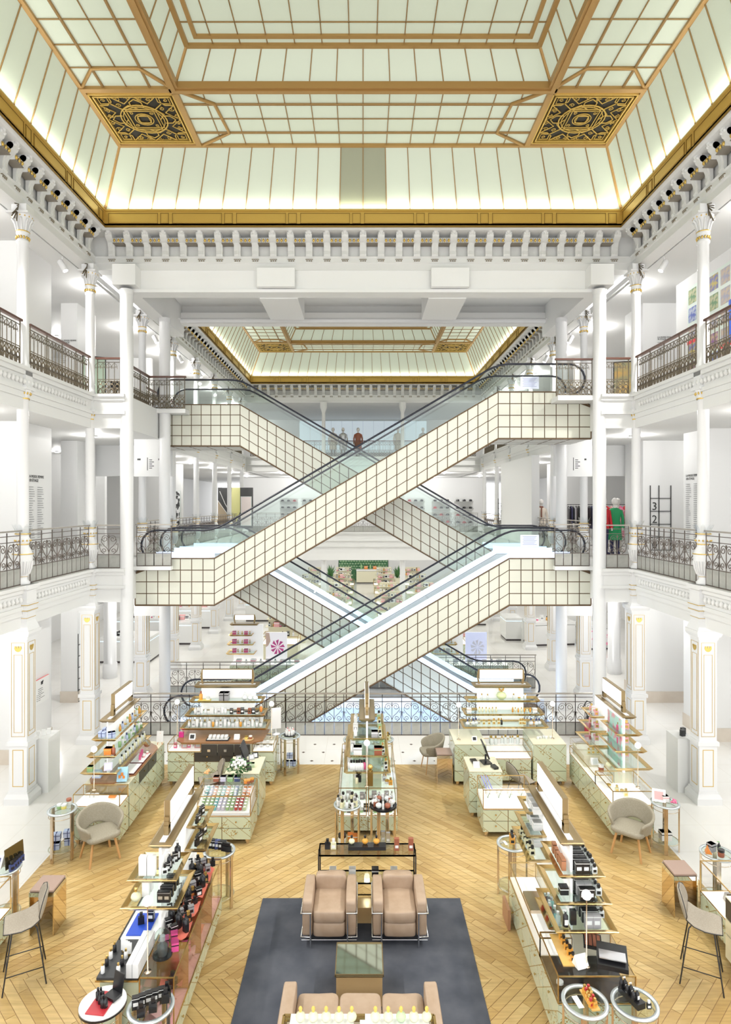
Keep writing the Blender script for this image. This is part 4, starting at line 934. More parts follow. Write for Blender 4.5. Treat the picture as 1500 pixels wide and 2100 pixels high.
for i in range(7): prod('bottle', -2.84+.0*i + (.0 if i < 4 else .17), 6.83+.11*(i % 4), .885, ck if i % 2 else cw, cg, 'with gold cap on the black counter mat', 1.0)
for i in range(4): prod('tube', -2.74+.03*i, 7.16-.02*i, .885, cw, cg, 'standing on the black counter mat', 1.2)
m = MB().box(-.065, .065, -.27, .27, 0, .15, 0).box(-.003, .003, -.271, .271, 0, .151, 1)
m.ob('long_carton', [cw, cgy], None, (-2.49, 7.02, .87), label='long pale marbled carton pair on the front left counter', cat='box').location.z = .886
MB().box(-.13, .13, -.2, .2, 0, .012).ob('blue_mat', C('cobalt_mat', (.02, .08, .55), .5), None, (-2.68, 7.62, .88), label='cobalt blue display mat on the white counter top', cat='mat')
prod('flacon', -2.70, 7.62, .893, ck, ck, 'on the cobalt blue mat', 1.3, .3); prod('box', -2.60, 7.68, .893, ck, cw, 'on the cobalt blue mat', 1.3)
t = thing('bell_jar', 'glass bell jar over a dark flacon on the front left counter', 'jar', (-2.28, 7.12, .872))
MB().lathe([(.10, 0), (.10, .19), (.085, .25), (.05, .29), (.01, .305)], 18, cap=False).ob('glass_dome', glassg, t); MB().lathe([(.11, 0), (.11, .012)], 18).ob('base', ck, t)
MB().lathe([(.05, .0), (.06, .02), (.06, .12), (.025, .15), (.025, .17)], 12).lathe([(.03, .17), (.03, .22)], 12, 0, 0, 0, 1).ob('dark_flacon', [C('smoky_liquid', (.08, .08, .08), .1), cs], t)
spec = [('flacon', ck, ck), ('box', ck, cw), ('pump', ck, ck), ('flacon', ck, cg), ('box', cgy, ck)]
for k, (xx, nn) in enumerate(((-2.34, 16), (-2.24, 15), (-2.14, 9))):
    row(spec[k:] + spec[:k], xx, 7.4, xx+.0, 8.95, .872, nn, 'on the glass top of the front left island, row %s' % ('by the spine', 'in the middle', 'by the edge')[k], 1.25, .5, .02)
for i, (x, y) in enumerate(((-2.30, 7.28), (-2.22, 7.36), (-2.16, 7.2))): prod('bigbox', x, y, .872, C('bright_pink_pack', (.80, .10, .32)), ck, 'beside the glass bell jar', .7, .3, 1.4)
row([('flacon', ck, ck), ('box', cp, ck)], -2.24, 6.9, -2.24, 8.9, .33, 12, 'inside the pink-lined glass case', 1.6, .4, .05)
for i in range(5):
    m = MB(); a = rnd.random()
    m.add([(x*.13, y*.12, .012+.05*math.sin(x*3+a*9)*math.cos(y*4+a*5)+.05) for x in (-1, -.5, 0, .5, 1) for y in (-1, -.5, 0, .5, 1)], [(i_*5+j, i_*5+j+1, (i_+1)*5+j+1, (i_+1)*5+j) for i_ in range(4) for j in range(4)], 0, 1)
    m.ob('draped_cloth', cor if i % 2 else cpk, None, (-2.24, 6.98+i*.42, .335), label='coral cloth draped in the glass case of the front left island', cat='cloth', group='draped cloths in the pink case')
for i in range(4): MB().add([(x*.11, y*.15, .01+.02*math.sin(x*4+i)*math.cos(y*3)) for x in (-1, -.5, 0, .5, 1) for y in (-1, -.5, 0, .5, 1)], [(i_*5+j, i_*5+j+1, (i_+1)*5+j+1, (i_+1)*5+j) for i_ in range(4) for j in range(4)], 0, 1).ob('draped_cloth', cor, None, (-2.19, 7.5+i*.38, .885), label='coral cloth lying among the bottles on the glass top', cat='cloth', group='cloths on the glass top')
globe(-2.36, 6.86, .872, 1.65, 'at the near end of the front left island')

# ---------- front right island
t = cabinet('long gilded mint counter of the front right island', 2.12, 2.96, 6.8, 9.1, .56, rows=(.10, .33), top=ivory)
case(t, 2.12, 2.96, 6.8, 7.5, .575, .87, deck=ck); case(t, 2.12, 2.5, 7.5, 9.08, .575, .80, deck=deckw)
ow(MB().box(2.52, 2.96, 7.5, 9.08, .575, .87), 'counter_block', ivory, t)
ow(MB().box(2.13, 2.48, 7.95, 8.35, .80, .84), 'brass_counter_tray', champ, t)
SH = [(2.36, 2.80, 7.42, 8.1, 1.6), (2.30, 2.84, 7.32, 8.02, 1.34), (2.26, 2.88, 7.22, 7.95, 1.08), (2.30, 2.46, 8.7, 9.1, 1.72), (2.26, 2.46, 8.5, 9.1, 1.5), (2.22, 2.46, 8.3, 9.1, 1.28), (2.26, 2.42, 7.5, 8.0, .93)]
tower('brass shelf tower with lit sign on the front right island', (2.48, 2.51, 7.5, 9.1), SH, (2.42, 2.60, 7.55, 9.0))
w_ = 'of the front right tower'
for i in range(2):
    for j in range(6): prod('box', 2.57+i*.085, 7.47+j*.10, 1.6, ck, cw, 'stacked on the top shelf ' + w_, 1.38)
    for j in range(6): prod('box', 2.59+i*.088, 7.38+j*.10, 1.34, cgy if j % 2 else ck, cw, 'in the block on the middle shelf ' + w_, 1.42)
    for j in range(6): prod('box', 2.62+i*.092, 7.28+j*.105, 1.08, ck if j % 3 else cgy, cgl, 'in the block on the lowest shelf ' + w_, 1.5)
for z, x in ((1.6, 2.74), (1.34, 2.78), (1.08, 2.82)): row([('flacon', cgl, ck)], x+.02, 7.42, x+.02, 7.92, z, 6, 'along the right edge of shelves ' + w_, 1.2)
row([('box', C('copper_pack', (.45, .2, .1)), ck)], 2.41, 7.5, 2.41, 7.95, 1.6, 5, 'along the left edge of the top shelf ' + w_, 1.2, PI/2)
prod('bigbox', 2.40, 7.5, 1.34, ck, cgl, 'on the middle shelf ' + w_, .9); prod('tallbox', 2.46, 7.34, 1.08, ck, ck, 'at the near edge of the lowest shelf ' + w_, .75); prod('pump', 2.36, 7.30, 1.08, ck, cw, 'at the near edge of the lowest shelf ' + w_, 1)
for z, n in ((1.72, 3), (1.5, 3), (1.28, 4)): row([('bigbox', cw, cgl)], 2.41, 8.6, 2.41, 9.05, z, n, 'on the left back shelves ' + w_, 1.1, 0, .004, .03)
row([('flacon', cli, ck)], 2.27, 8.35, 2.27, 9.0, 1.28, 5, 'on the left back shelf ' + w_, 1.2)
row([('bottle', cgl, cw), ('bottle', ctl, cs), ('bottle', ck, cw), ('bottle', cr, cw)], 2.33, 7.52, 2.33, 7.98, .93, 8, 'on the small brass ledge ' + w_, 1.4, 0, .03)
row([('flacon', cam_, ck)], 2.36, 6.98, 2.33, 7.42, .872, 5, 'on the amber tray of the front right counter', 1.1)
MB().box(-.08, .08, -.26, .26, 0, .012).ob('amber_tray', C('amber_glass_tray', (.72, .45, .14), .2), None, (2.30, 7.2, .871), label='amber glass tray on the front right glass counter', cat='tray')
prod('leaflet', 2.42, 6.95, .872, cw, cgl, 'on the front right glass counter', 1.2, .3); prod('jar', 2.20, 7.0, .60, ck, cgl, 'inside the front right glass case', 1.4)
m = MB().box(-.16, .16, -.13, .13, 0, .05, 0).prx([(-.13, .05), (.13, .05), (.13, .14)], -.16, .16, 0).box(-.14, .14, -.1, .1, .10, .11, 1)
m.ob('tester_stand', [ck, cs], None, (2.78, 6.99, .872), -.3, label='black sloped tester stand on the front right glass counter', cat='stand')
m = MB().box(-.1, .1, -.12, .12, 0, .03, 0)
for i in range(4): m.box(-.085+.045*i, -.05+.045*i, -.1, .1, .03, .034, 1)
m.ob('palette_display', [ck, cte], None, (2.68, 7.32, .872), -.3, label='black palette display with brown swatches on the right counter', cat='palette')
globe(2.48, 6.95, .872, 1.66, 'at the near end of the front right island')
m = MB(); m.box(-.02, .02, -.17, .17, 0, .28, 0); m.ob('leaning_board', [C('leather_tan', (.42, .22, .12), .4)], None, (2.05, 8.95, .02), label='tan board leaning against the front right island', cat='board')

# ---------- centre island
t = cabinet('gilded mint counter of the centre island with glass cases', -.44, .62, 11.3, 13.4, .36, rows=(.10,), top=deckw)
case(t, -.44, .06, 11.3, 13.38, .375, .87); case(t, .10, .62, 11.3, 13.38, .375, .87)
ow(MB().box(-.42, .60, 11.4, 13.3, .60, .61), 'middle_glass_shelf', glassg, t); ow(MB().box(-.20, .36, 12.3, 13.36, .37, .865), 'ivory_core', ivory, t)
SH = [(-.30, .45, 11.5, 13.2, 1.08), (-.26, .41, 11.6, 13.15, 1.34), (-.20, .36, 11.75, 13.05, 1.6)]
tower('brass shelf tower of the centre island with its sign seen end-on', (.06, .09, 11.75, 13.1), SH, (-.02, .17, 11.85, 13.0))
ws = 'of the centre tower'
for z, n in ((1.6, 5), (1.34, 6), (1.08, 7)):
    o = (1.6-z)*.2
    row(WB, -.15-o, 11.75-o*2, -.15-o, 13.0, z, n, 'on the left side, %s shelf %s' % ({1.6: 'top', 1.34: 'middle', 1.08: 'lowest'}[z], ws), 1.5, 0)
    row([('flacon', cgl, ck), ('flacon', cli, cg), ('box', cgr, cw)], .32+o, 11.75-o*2, .32+o, 13.0, z, n+2, 'on the right side, %s shelf %s' % ({1.6: 'top', 1.34: 'middle', 1.08: 'lowest'}[z], ws), 1.2, .3)
row([('bottle', cw, ck)], -.24, 11.58, .0, 11.58, 1.08, 5, 'with black cap, near edge of lowest shelf ' + ws, 1.7, 0, .003, .03); prod('bottle', .02, 11.62, 1.08, cp, ck, 'with black cap ' + ws, 1.6)
prod('bigbox', .28, 11.68, 1.34, cte, cgr, 'on the near edge of the middle shelf ' + ws, 1.3); prod('bigbox', .22, 11.84, 1.6, cgy, cw, 'on the near edge of the top shelf ' + ws, 1.1); prod('bigbox', -.1, 11.68, 1.34, cw, cgy, 'on the near edge of the middle shelf ' + ws, 1.4)
row([('bottle', cli, ck), ('flacon', ck, ck), ('bottle', cw, ck)], -.1, 11.4, -.1, 12.2, .872, 7, 'standing on the centre glass counter', 1.5, 0, .04)
row([('flacon', cam_, cg), ('jar', cgl, cg), ('flacon', cgl, cs)], .45, 11.35, .45, 12.6, .872, 12, 'along the right of the centre glass counter', 1.4, 0, .06)
row([('jar', ck, cw), ('box', cgy, cw), ('bottle', cgl, cs)], -.38, 11.4, .55, 11.45, .615, 12, 'inside the near end of the centre glass case', 1.3, 0, .02); row([('jar', cgr, cw), ('box', ck, cw), ('jar', cw, cs)], -.38, 11.42, .56, 11.42, .385, 10, 'on the bottom of the centre glass case', 1.5, 0, .02)
t = thing('tall_flacon', 'tall amber bottle with round gold stopper on the centre counter', 'bottle', (.13, 11.42, .872)); MB().box(-.05, .05, -.05, .05, 0, .25).ob('body', C('amber_oil', (.20, .12, .03), .1), t); MB().lathe([(.03, .25), (.03, .28)], 10).ball(0, 0, .33, .05, 10).ob('stopper', cg, t)
globe(.07, 11.25+.12, .872, 1.66, 'at the near end of the centre island')

# ---------- left back line along the marble
t = cabinet('gilded mint end cabinet with a lit glass case on the far left', -5.08, -4.27, 10.98, 11.40, .68, rows=(.10, .36), top=deckw, w=.8, sides='SEW')
case(t, -5.08, -4.27, 10.98, 11.38, .695, .90, deck=deckw)
t = cabinet('gilded mint counter on the far left with walnut top and charcoal drawers', -5.08, -4.27, 11.43, 13.45, .885, rows=(.10, .36, .66), top=ivory, dark=lambda i, n, U: U[1] > 0 and i in (1, 2), w=.5, sides='NEW')
ow(MB().pr([(-5.04, 11.55), (-4.95, 11.38), (-4.55, 11.38), (-4.45, 11.5), (-4.40, 11.65), (-4.26, 11.75), (-4.26, 13.0), (-4.34, 13.15), (-4.62, 13.4), (-5.02, 13.4)], .902, .93), 'walnut_top', walnut, t)
SH = [(-4.98, -4.62, 11.65, 13.2, 1.62), (-5.02, -4.58, 11.52, 13.18, 1.36), (-5.06, -4.50, 11.36, 13.12, 1.12)]
tower('brass shelf tower with lit sign on the far left counter', (-4.81, -4.79, 11.75, 13.1), SH, (-4.90, -4.70, 11.8, 13.05), zs=.93)
w_ = 'of the far left tower'
row([('ribbonbox', cb, cn)], -4.90, 11.7, -4.90, 12.05, 1.62, 2, 'on the top shelf ' + w_, .85); prod('ribbonbox', -4.72, 11.75, 1.62, cb, cn, 'lying near right on the top shelf ' + w_, .8, .5)
row([('bottle', cam_, cg), ('bottle', cb, cn), ('jar', cgl, cg), ('bottle', cgl, cgr)], -4.68, 12.0, -4.68, 13.15, 1.62, 9, 'on the top shelf ' + w_, 1.3)
row([('bottle', cgr, cw), ('bottle', cgl, cgr), ('jar', cgr, cw), ('bottle', cb, cn)], -4.64, 11.9, -4.64, 13.1, 1.36, 11, 'on the middle shelf ' + w_, 1.4)
prod('bigbox', -4.72, 11.62, 1.36, co, cg, 'on the near end of the middle shelf ' + w_, 1.2); prod('bottle', -4.62, 11.6, 1.36, cte, cg, 'on the near end of the middle shelf ' + w_, 1.6)
row([('bottle', cli, cw), ('bottle', cgl, ck)], -4.56, 11.7, -4.56, 13.1, 1.12, 15, 'on the lowest shelf ' + w_, 1.3)
prod('bigbox', -4.98, 11.45, 1.12, cgr, cg, 'on the near left of the lowest shelf ' + w_, .9); prod('leaflet', -4.68, 11.5, 1.12, sil_, cw, 'on the lowest shelf ' + w_, 1.2, .3)
prod('leaflet', -4.93, 11.62, .93, cb, cw, 'on the near walnut counter', 1.3)
m = MB(); m.prx([(-.1, 0), (.1, 0), (.03, .22), (.015, .22)], -.09, .09, 0); 
o = m.ob('orange_bottle_card', [C('sky_card', (.35, .6, .75))], None, (-4.42, 11.52, .93), .15, label='blue card showing orange bottles, propped on the near walnut counter', cat='card'); o.location.z = .931
for a in ((-.04, .05), (.03, .04), (.0, .09)): MB().box(a[0]-.02, a[0]+.02, -.005, .0, a[1], a[1]+.06).ob('printed_bottle', co, o, (0, -.085+a[1]*.35, 0), label='orange printed bottle')
MB().box(-.06, .06, -.04, .04, 0, .03).ob('orange_soap_dish', co, None, (-4.48, 11.2, .755), label='orange soap on a dish inside the near left glass case', cat='soap')
row([('jar', cw, cw)], -4.96, 11.2, -4.72, 11.2, .75, 3, 'inside the near left glass case', 1.3)
for y in (11.95, 12.45):
    MB().box(-.13, .13, -.23, .23, 0, .02, 0).box(-.12, .12, -.22, .22, .02, .025, 1).ob('display_tray', [C('burgundy_tray', (.12, .03, .03)), cw], None, (-4.42, y, .93), label='burgundy edged white tray on the walnut counter, %s one' % ('near' if y < 12 else 'far'), cat='tray')
row([('tube', cp, cw), ('jar', cpk, cw)], -4.42, 12.3, -4.40, 12.65, .957, 8, 'on the far burgundy tray', .9, 0, .05)
t = thing('table_mirror', 'small round table mirror on the walnut counter', 'mirror', (-4.42, 12.82, .93)); MB().lathe([(.05, 0), (.05, .01), (.006, .015), (.006, .10)], 12).ob('stand', champ, t); MB().prx([(0.01*0-.005, 0), (.005, 0), (.005, .001)], 0, 0); m = MB().lathe([(.075, -.005), (.075, .005)], 20); o = m.ob('mirror_disc', chrome, t, (0, 0, .17), rot=(R(70), 0, 0))
t = thing('easel', 'small wooden table easel holding a white card by the left counter', 'easel', (-4.30, 13.25, .905)); MB().tube([(-.05, 0, 0), (0, .02, .24)], .006, 4).ob('leg', co, t); MB().tube([(.05, 0, 0), (0, .02, .24)], .006, 4).ob('leg', co, t); MB().prx([(-.02, .06), (-.015, .06), (.03, .28), (.025, .28)], -.07, .07).ob('card', cw, t)
globe(-4.79, 11.15, .905, 1.63, 'at the near end of the far left counter')

# ---------- right back line along the marble
t = cabinet('gilded mint counter on the far right with lit glass tops', 4.45, 5.18, 11.15, 13.5, .62, rows=(.10, .34), top=deckw)
case(t, 4.45, 5.18, 11.15, 12.0, .635, .88, deck=deckw); case(t, 4.45, 4.78, 12.0, 13.48, .635, .8)
ow(MB().box(4.5, 4.94, 12.75, 13.45, .64, .868), 'raised_ivory_block', ivory, t); ow(MB().box(4.82, 5.16, 12.0, 13.45, .635, .87), 'counter_block', ivory, t)
SH = [(4.84, 5.24, 11.9, 12.6, 1.62), (4.76, 5.26, 11.75, 12.6, 1.36), (4.70, 5.30, 11.6, 12.6, 1.10), (4.72, 4.98, 12.9, 13.4, 1.62), (4.66, 4.98, 12.8, 13.4, 1.36), (4.60, 4.98, 12.7, 13.4, 1.10)]
def rposter(t):
    ow(MB().box(4.94, 4.955, 11.98, 12.66, .95, 1.86), 'poster_panel', noisy('floral_poster', (.50, .78, .72), (.80, .30, .38), 6, .4, lo=.5, hi=.62), t)
tower('brass shelf tower with lit sign and floral poster on the far right counter', (4.96, 5.0, 11.95, 13.4), SH, (5.0, 5.16, 12.0, 13.3), poster=rposter)
w_ = 'of the far right tower'
for z in (1.62, 1.36, 1.10):
    nm_ = {1.62: 'top', 1.36: 'middle', 1.10: 'lowest'}[z]; row([('flacon', cp, cg), ('flacon', cpk, cg)], 4.9, 12.15, 5.2, 12.2, z, 2, 'on the near %s shelf %s' % (nm_, w_), 1.5, 0, .02); row([('flacon', cpk, cg), ('box', cw, cpk)], 4.84, 12.9, 4.84, 13.35, z, 3, 'on the back %s shelf %s' % (nm_, w_), 1.5)
row([('flacon', cli, cg), ('jar', cgl, cg)], 4.72, 11.3, 4.72, 11.9, .66, 4, 'inside the near right glass case', 1.3, 0, .1)
prod('jar', 4.62, 12.15, .805, cte, cw, 'on the right counter', 1.8, sz=1.6); prod('globebottle', 4.78, 12.2, .875, cli, cg, 'on the right counter', 1.2); prod('leaflet', 4.62, 12.5, .805, cw, cgl, 'lying on the right counter', 1.2)
row([('flacon', cli, cg)], 4.58, 12.85, 4.86, 12.85, .872, 3, 'on the raised ivory block', 1.2)
t = thing('glass_lantern', 'large clear glass box display at the far end of the right counter', 'box', (4.62, 13.24, .872)); edges(MB(), -.18, .2, -.18, .18, 0, .12, .003).ob('edging', champ, t); MB().box(-.18, .2, -.181, -.18, 0, .12).box(-.18, .2, -.18, .18, .115, .12).ob('glass', glass, t)
globe(4.96, 11.3, .882, 1.64, 'at the near end of the far right counter')

# ---------- back left unit facing the viewer
t = cabinet('gilded mint counter with walnut top and three charcoal drawers facing the hall', -4.15, -1.90, 13.3, 14.2, .72, rows=(.10, .30, .52), top=ivory, dark=lambda i, n, U: U[0] > 0 and i in (1, 2), w=.56)
case(t, -4.15, -3.45, 13.3, 13.75, .735, .90, deck=deckw); case(t, -2.35, -1.90, 13.3, 13.9, .735, .90, deck=deckw)
ow(MB().box(-3.42, -2.38, 13.32, 14.15, .735, .90), 'counter_block', ivory, t)
ow(MB().pr([(-4.05, 14.1), (-4.0, 13.45), (-3.85, 13.3), (-2.35, 13.3), (-2.15, 13.45), (-2.1, 14.1)], .902, .93), 'walnut_top', walnut, t)
for i in range(3):
    o = ow(MB().box(-3.43+i*.35, -3.10+i*.35, 13.27, 13.3, .66, .89), 'drawer_front', drawerm, t, label='charcoal drawer front'); ow(MB().box(-3.30+i*.35, -3.23+i*.35, 13.255, 13.27, .75, .82), 'pull', chrome, o) if False else None
    m = MB().box(-.03, .03, -.02, 0, -.025, .025); m.ob('pull', chrome, t, (-3.265+i*.35-t.location.x, 13.27-t.location.y, .775))
SH = [(-3.92, -2.12, 13.62, 14.1, 1.12), (-3.86, -2.20, 13.75, 14.15, 1.36), (-3.80, -2.26, 13.9, 14.18, 1.62)]
tower('brass shelf tower with lit sign on the back left counter', (-3.65, -2.45, 14.14, 14.2), SH, (-3.72, -2.40, 14.02, 14.28), vert=False, sign=(.10, .24), zs=.93)
w_ = 'of the back left tower'
row(WB + [('bottle', cam_, cw)], -3.85, 13.72, -2.2, 13.72, 1.12, 19, 'in the front row of the lowest shelf ' + w_, 1.25); row(WB, -3.85, 13.95, -2.2, 13.95, 1.12, 15, 'in the second row of the lowest shelf ' + w_, 1.5)
row(WB, -3.75, 13.85, -3.0, 13.85, 1.36, 10, 'on the middle shelf, left half, ' + w_, 1.3); row([('box', ck, cw), ('jar', cw, ck), ('box', cte, ck)], -2.95, 13.85, -2.3, 13.85, 1.36, 8, 'on the middle shelf, right half, ' + w_, 1.2)
prod('bottle', -3.62, 13.98, 1.62, cam_, cte, 'on the yellow stand of the top shelf ' + w_, 1.8); prod('jar', -3.46, 13.98, 1.62, cw, cgl, 'on the top shelf ' + w_, 1.6)
MB().box(-.14, .14, -.06, .06, 0, .03).ob('yellow_stand', cy_, None, (-3.54, 13.98, 1.6), label='flat yellow stand on the top shelf of the back left tower', cat='stand').hide_render = False
prod('ribbonbox', -3.10, 14.0, 1.62, cgy, ck, 'in the middle of the top shelf ' + w_, 1.3); row([('globebottle', cgl, cgl)], -2.7, 13.98, -2.35, 13.98, 1.62, 3, 'on the top shelf ' + w_, 1.2); prod('bottle', -2.28, 13.98, 1.36, co, cw, 'at the right end ' + w_, 1.5)
MB().box(-.24, .24, -.10, .10, 0, .02, 0).box(-.22, .22, -.08, .08, .02, .024, 1).ob('display_tray', [ck, cw], None, (-3.12, 13.48, .931), label='black edged tray of white jars on the walnut counter', cat='tray')
row([('jar', cw, cw)], -3.33, 13.5, -2.9, 13.5, .956, 5, 'on the black edged tray', 1.3, 0, .002, .02); row([('jar', cw, cw)], -3.33, 13.44, -2.9, 13.44, .956, 5, 'in the front row on the black edged tray', 1.1, 0, .002, .02)
MB().lathe([(.11, 0), (.12, .02)], 20).ob('wooden_dish', C('light_wood', (.65, .45, .22)), None, (-2.47, 13.46, .931), label='round light wood dish on the right of the walnut counter', cat='dish'); prod('jar', -2.51, 13.46, .952, cy_, cg, 'on the round wooden dish', 1.3); prod('jar', -2.42, 13.47, .952, cte, cw, 'on the round wooden dish', 1.3)
prod('leaflet', -2.72, 13.5, .931, cw, cgl, 'on the walnut counter', 1); prod('bag', -3.95, 13.62, .931, C('magenta_pack', (.75, .05, .30)), cw, 'at the left of the walnut counter', .7); prod('leaflet', -3.68, 13.5, .931, cw, ck, 'flat on the walnut counter', 1.1)
row([('box', cp, cw), ('jar', cw, cw), ('leaflet', cpk, cw)], -4.08, 13.45, -3.5, 13.5, .757, 6, 'inside the lit glass case of the back left counter', 1.1); row([('jar', cw, cs), ('tube', cw, cs)], -2.3, 13.5, -1.95, 13.5, .757, 5, 'inside the right glass case of the back left counter', 1.2)
t = thing('standing_mirror', 'white tall table mirror on a round foot beside the back left tower', 'mirror', (-1.92, 13.8, .93)); MB().lathe([(.09, 0), (.09, .015), (.01, .03), (.01, .15)], 16).ob('foot', gwhite, t); MB().cbox(0, 0, .12, .22, .03, .45, 0, .3).ob('mirror_plate', gwhite, t)
globe(-4.08, 13.75, .905, 1.65, 'left of the back left tower'); globe(-1.99, 13.62, .905, 1.65, 'right of the back left tower')

# ---------- back right unit facing the viewer
t = cabinet('left gilded mint pedestal of the back right unit', 1.95, 2.62, 13.3, 14.2, .88, rows=(.10, .32), top=ivory, w=.7)
t = cabinet('right gilded mint pedestal of the back right unit', 3.62, 4.32, 13.3, 14.2, .88, rows=(.10, .32), top=ivory, w=.7)
t = cabinet('low gilded mint counter with glass case between the two pedestals', 2.65, 3.59, 13.35, 14.2, .55, sides='SN', rows=(.10, .32), top=deckw, w=.5)
case(t, 2.64, 3.60, 13.35, 14.1, .565, .72)
SH = [(2.22, 4.0, 13.7, 14.12, 1.12), (2.28, 3.94, 13.82, 14.16, 1.36), (2.34, 3.88, 13.94, 14.18, 1.62)]
tower('brass shelf tower with lit sign on the back right unit', (2.58, 3.62, 14.14, 14.2), SH, (2.52, 3.70, 14.02, 14.28), vert=False, sign=(.10, .24), zs=.9)
w_ = 'of the back right tower'
row([('flacon', cli, cg)], 2.62, 13.85, 3.05, 13.85, 1.12, 4, 'left on the lowest shelf ' + w_, 1.2); row([('flacon', cli, cg)], 3.45, 13.85, 3.6, 13.85, 1.12, 3, 'right on the lowest shelf ' + w_, 1.2); prod('bottle', 3.06, 13.85, 1.12, ck, cg, 'in the middle of the lowest shelf ' + w_, 1.3)
row([('globebottle', cgl, cn), ('flacon', cli, cs)], 2.3, 13.8, 2.58, 13.85, 1.12, 6, 'at the left end of the lowest shelf ' + w_, 1.1, 0, .02); row([('flacon', cam_, cs), ('globebottle', cgl, cn)], 3.66, 13.8, 3.92, 13.85, 1.12, 6, 'at the right end of the lowest shelf ' + w_, 1.1, 0, .02)
row([('bottle', cli, cg)], 2.55, 13.95, 3.0, 13.95, 1.36, 6, 'left on the middle shelf ' + w_, 1); row([('bottle', cam_, cg), ('bottle', cli, cg)], 3.3, 13.95, 3.75, 13.95, 1.36, 7, 'right on the middle shelf ' + w_, 1)
row([('bottle', cgl, cg)], 2.6, 14.02, 2.85, 14.02, 1.62, 2, 'left on the top shelf ' + w_, 1.2); row([('bottle', cgl, cg), ('jar', clb, cg)], 3.3, 14.02, 3.7, 14.02, 1.62, 3, 'right on the top shelf ' + w_, 1.2)
t = thing('giant_flacon', 'large round pale green perfume bottle with gold bow stopper', 'bottle', (3.1, 14.04, 1.62)); MB().lathe([(.05, 0), (.10, .04), (.115, .09), (.09, .14), (.03, .17)], 18).ob('body', C('pale_green_glass', (.72, .82, .45), .1), t)
m = MB().lathe([(.03, .17), (.03, .2)], 10)
for s_ in (-1, 1): m.add([(0, 0, .22), (s_*.07, 0, .27), (s_*.06, 0, .22), (s_*.05, 0, .18)], [(0, 1, 2), (0, 2, 3)])
m.ob('bow_stopper', cg, t)
for x, z, k in ((2.36, 1.36, 'left'), (3.82, 1.36, 'right')): prod('bigbox', x, 13.95, z, cw, cg, 'at the %s end of the middle shelf %s' % (k, w_), .9)
row([('bottle', cgl, cg)], 2.72, 13.75, 3.5, 13.8, .73, 9, 'on the low glass counter between the pedestals', 1.6, 0, .05); prod('leaflet', 2.4, 13.5, .896, cw, ck, 'on the left pedestal', .9); row([('jar', cgl, cw)], 3.75, 13.6, 4.1, 13.65, .896, 5, 'on the right pedestal', 1, 0, .03)
globe(2.07, 13.55, .896, 1.65, 'left of the back right tower'); globe(4.12, 13.62, .896, 1.65, 'right of the back right tower')

# ---------- soap case, flower case and cash desks
t = cabinet('gilded mint case full of coloured soap bars and candles', -2.98, -1.98, 11.0, 11.72, .50, rows=(.10, .30), top=cw, w=.5)
case(t, -2.98, -1.98, 11.0, 11.72, .515, .86)
ow(MB().prx([(11.03, .52), (11.7, .52), (11.7, .74), (11.03, .56)], -2.95, -2.01), 'sloped_tray', cw, t)
cols = [ctl, cb, cgr, co, clb, cn, cgl, cgr, cte, cr, cpk, clb]
jm = [MB().lathe([(.027, 0), (.029, .01), (.029, .055)], 8).lathe([(.026, .055), (.026, .062)], 8, 0, 0, 0, 1).mesh('candle', [c, cw]) for c in cols]
pal = [ctl, cb, co, cgr, ctl, co, cgr, cb, clb, co, co]; pal2 = [cgr, clb, cgr, ctl, sil_, sil_, cgr, cgr, cr, cr, clb]
for i in range(11):
    for j in range(8):
        u = -2.86+i*.076; v = 11.09+j*.074; c = (pal2 if j < 4 else pal)[i]
        z = .575 + (v-11.03)*.27
        k = cols.index(c) if c in cols else 0
        me = PM.setdefault(('cd', c.name), MB().lathe([(.027, 0), (.030, .01), (.030, .05)], 8).lathe([(.026, .05), (.026, .058)], 8, 0, 0, 0, 1).mesh('candle', [c, cw]))
        place('candle', me, None, (u, v, z-.008), label='%s candle in the %s rows of the soap case' % (c.name.rsplit('_', 1)[0].replace('_', ' '), 'front' if j < 4 else 'rear'), cat='candle', group='%s candles in the %s rows' % (c.name.rsplit('_', 1)[0], 'front' if j < 4 else 'rear'))
for i, c in enumerate((cte, sil_, cgr, cn)): prod('bigbox', -2.72+i*.13, 11.62, .862, c, cw, 'in the row on the glass top of the soap case', .9)
row([('jar', co, cam_), ('jar', cte, cam_)], -2.2, 11.5, -2.02, 11.6, .862, 4, 'on the right of the soap case top', 1.4, 0, .03)
t = thing('flower_vase', 'glass vase with a bouquet of white flowers on the soap case', 'flowers', (-2.3, 11.6, .862))
MB().lathe([(.035, 0), (.05, .03), (.03, .12), (.045, .2)], 14, cap=False).ob('vase', glassg, t); lf = MB(); fl = MB()
for i in range(16):
    a, r_ = i*2.4, .035+.1*math.sqrt(i/16); x, y, z = r_*math.cos(a), r_*math.sin(a), .30+.09*(1-(r_/.14)**2)
    fl.ball(x, y, z, .034, 8, 0, .8); lf.tube([(x*.1, y*.1, .02), (x*.5, y*.5, .2), (x, y, z-.02)], .003, 4)
for i in range(90):
    a, r_ = i*1.7, .05+.12*rnd.random(); z = .20+.15*rnd.random(); x, y = r_*math.cos(a), r_*math.sin(a); d = Vector((math.cos(a), math.sin(a), rnd.uniform(-.3, .6)))*.085; s_ = Vector((-d.y, d.x, 0))*.35; p = Vector((x, y, z))
    lf.add([p, p+d*.5+s_, p+d, p+d*.5-s_], [(0, 1, 2, 3)])
fl.ob('white_blooms', C('petal_white', (.9, .9, .85), .6), t, kind='stuff'); lf.ob('leaves', C('leaf_green', (.05, .16, .04), .5), t, kind='stuff')
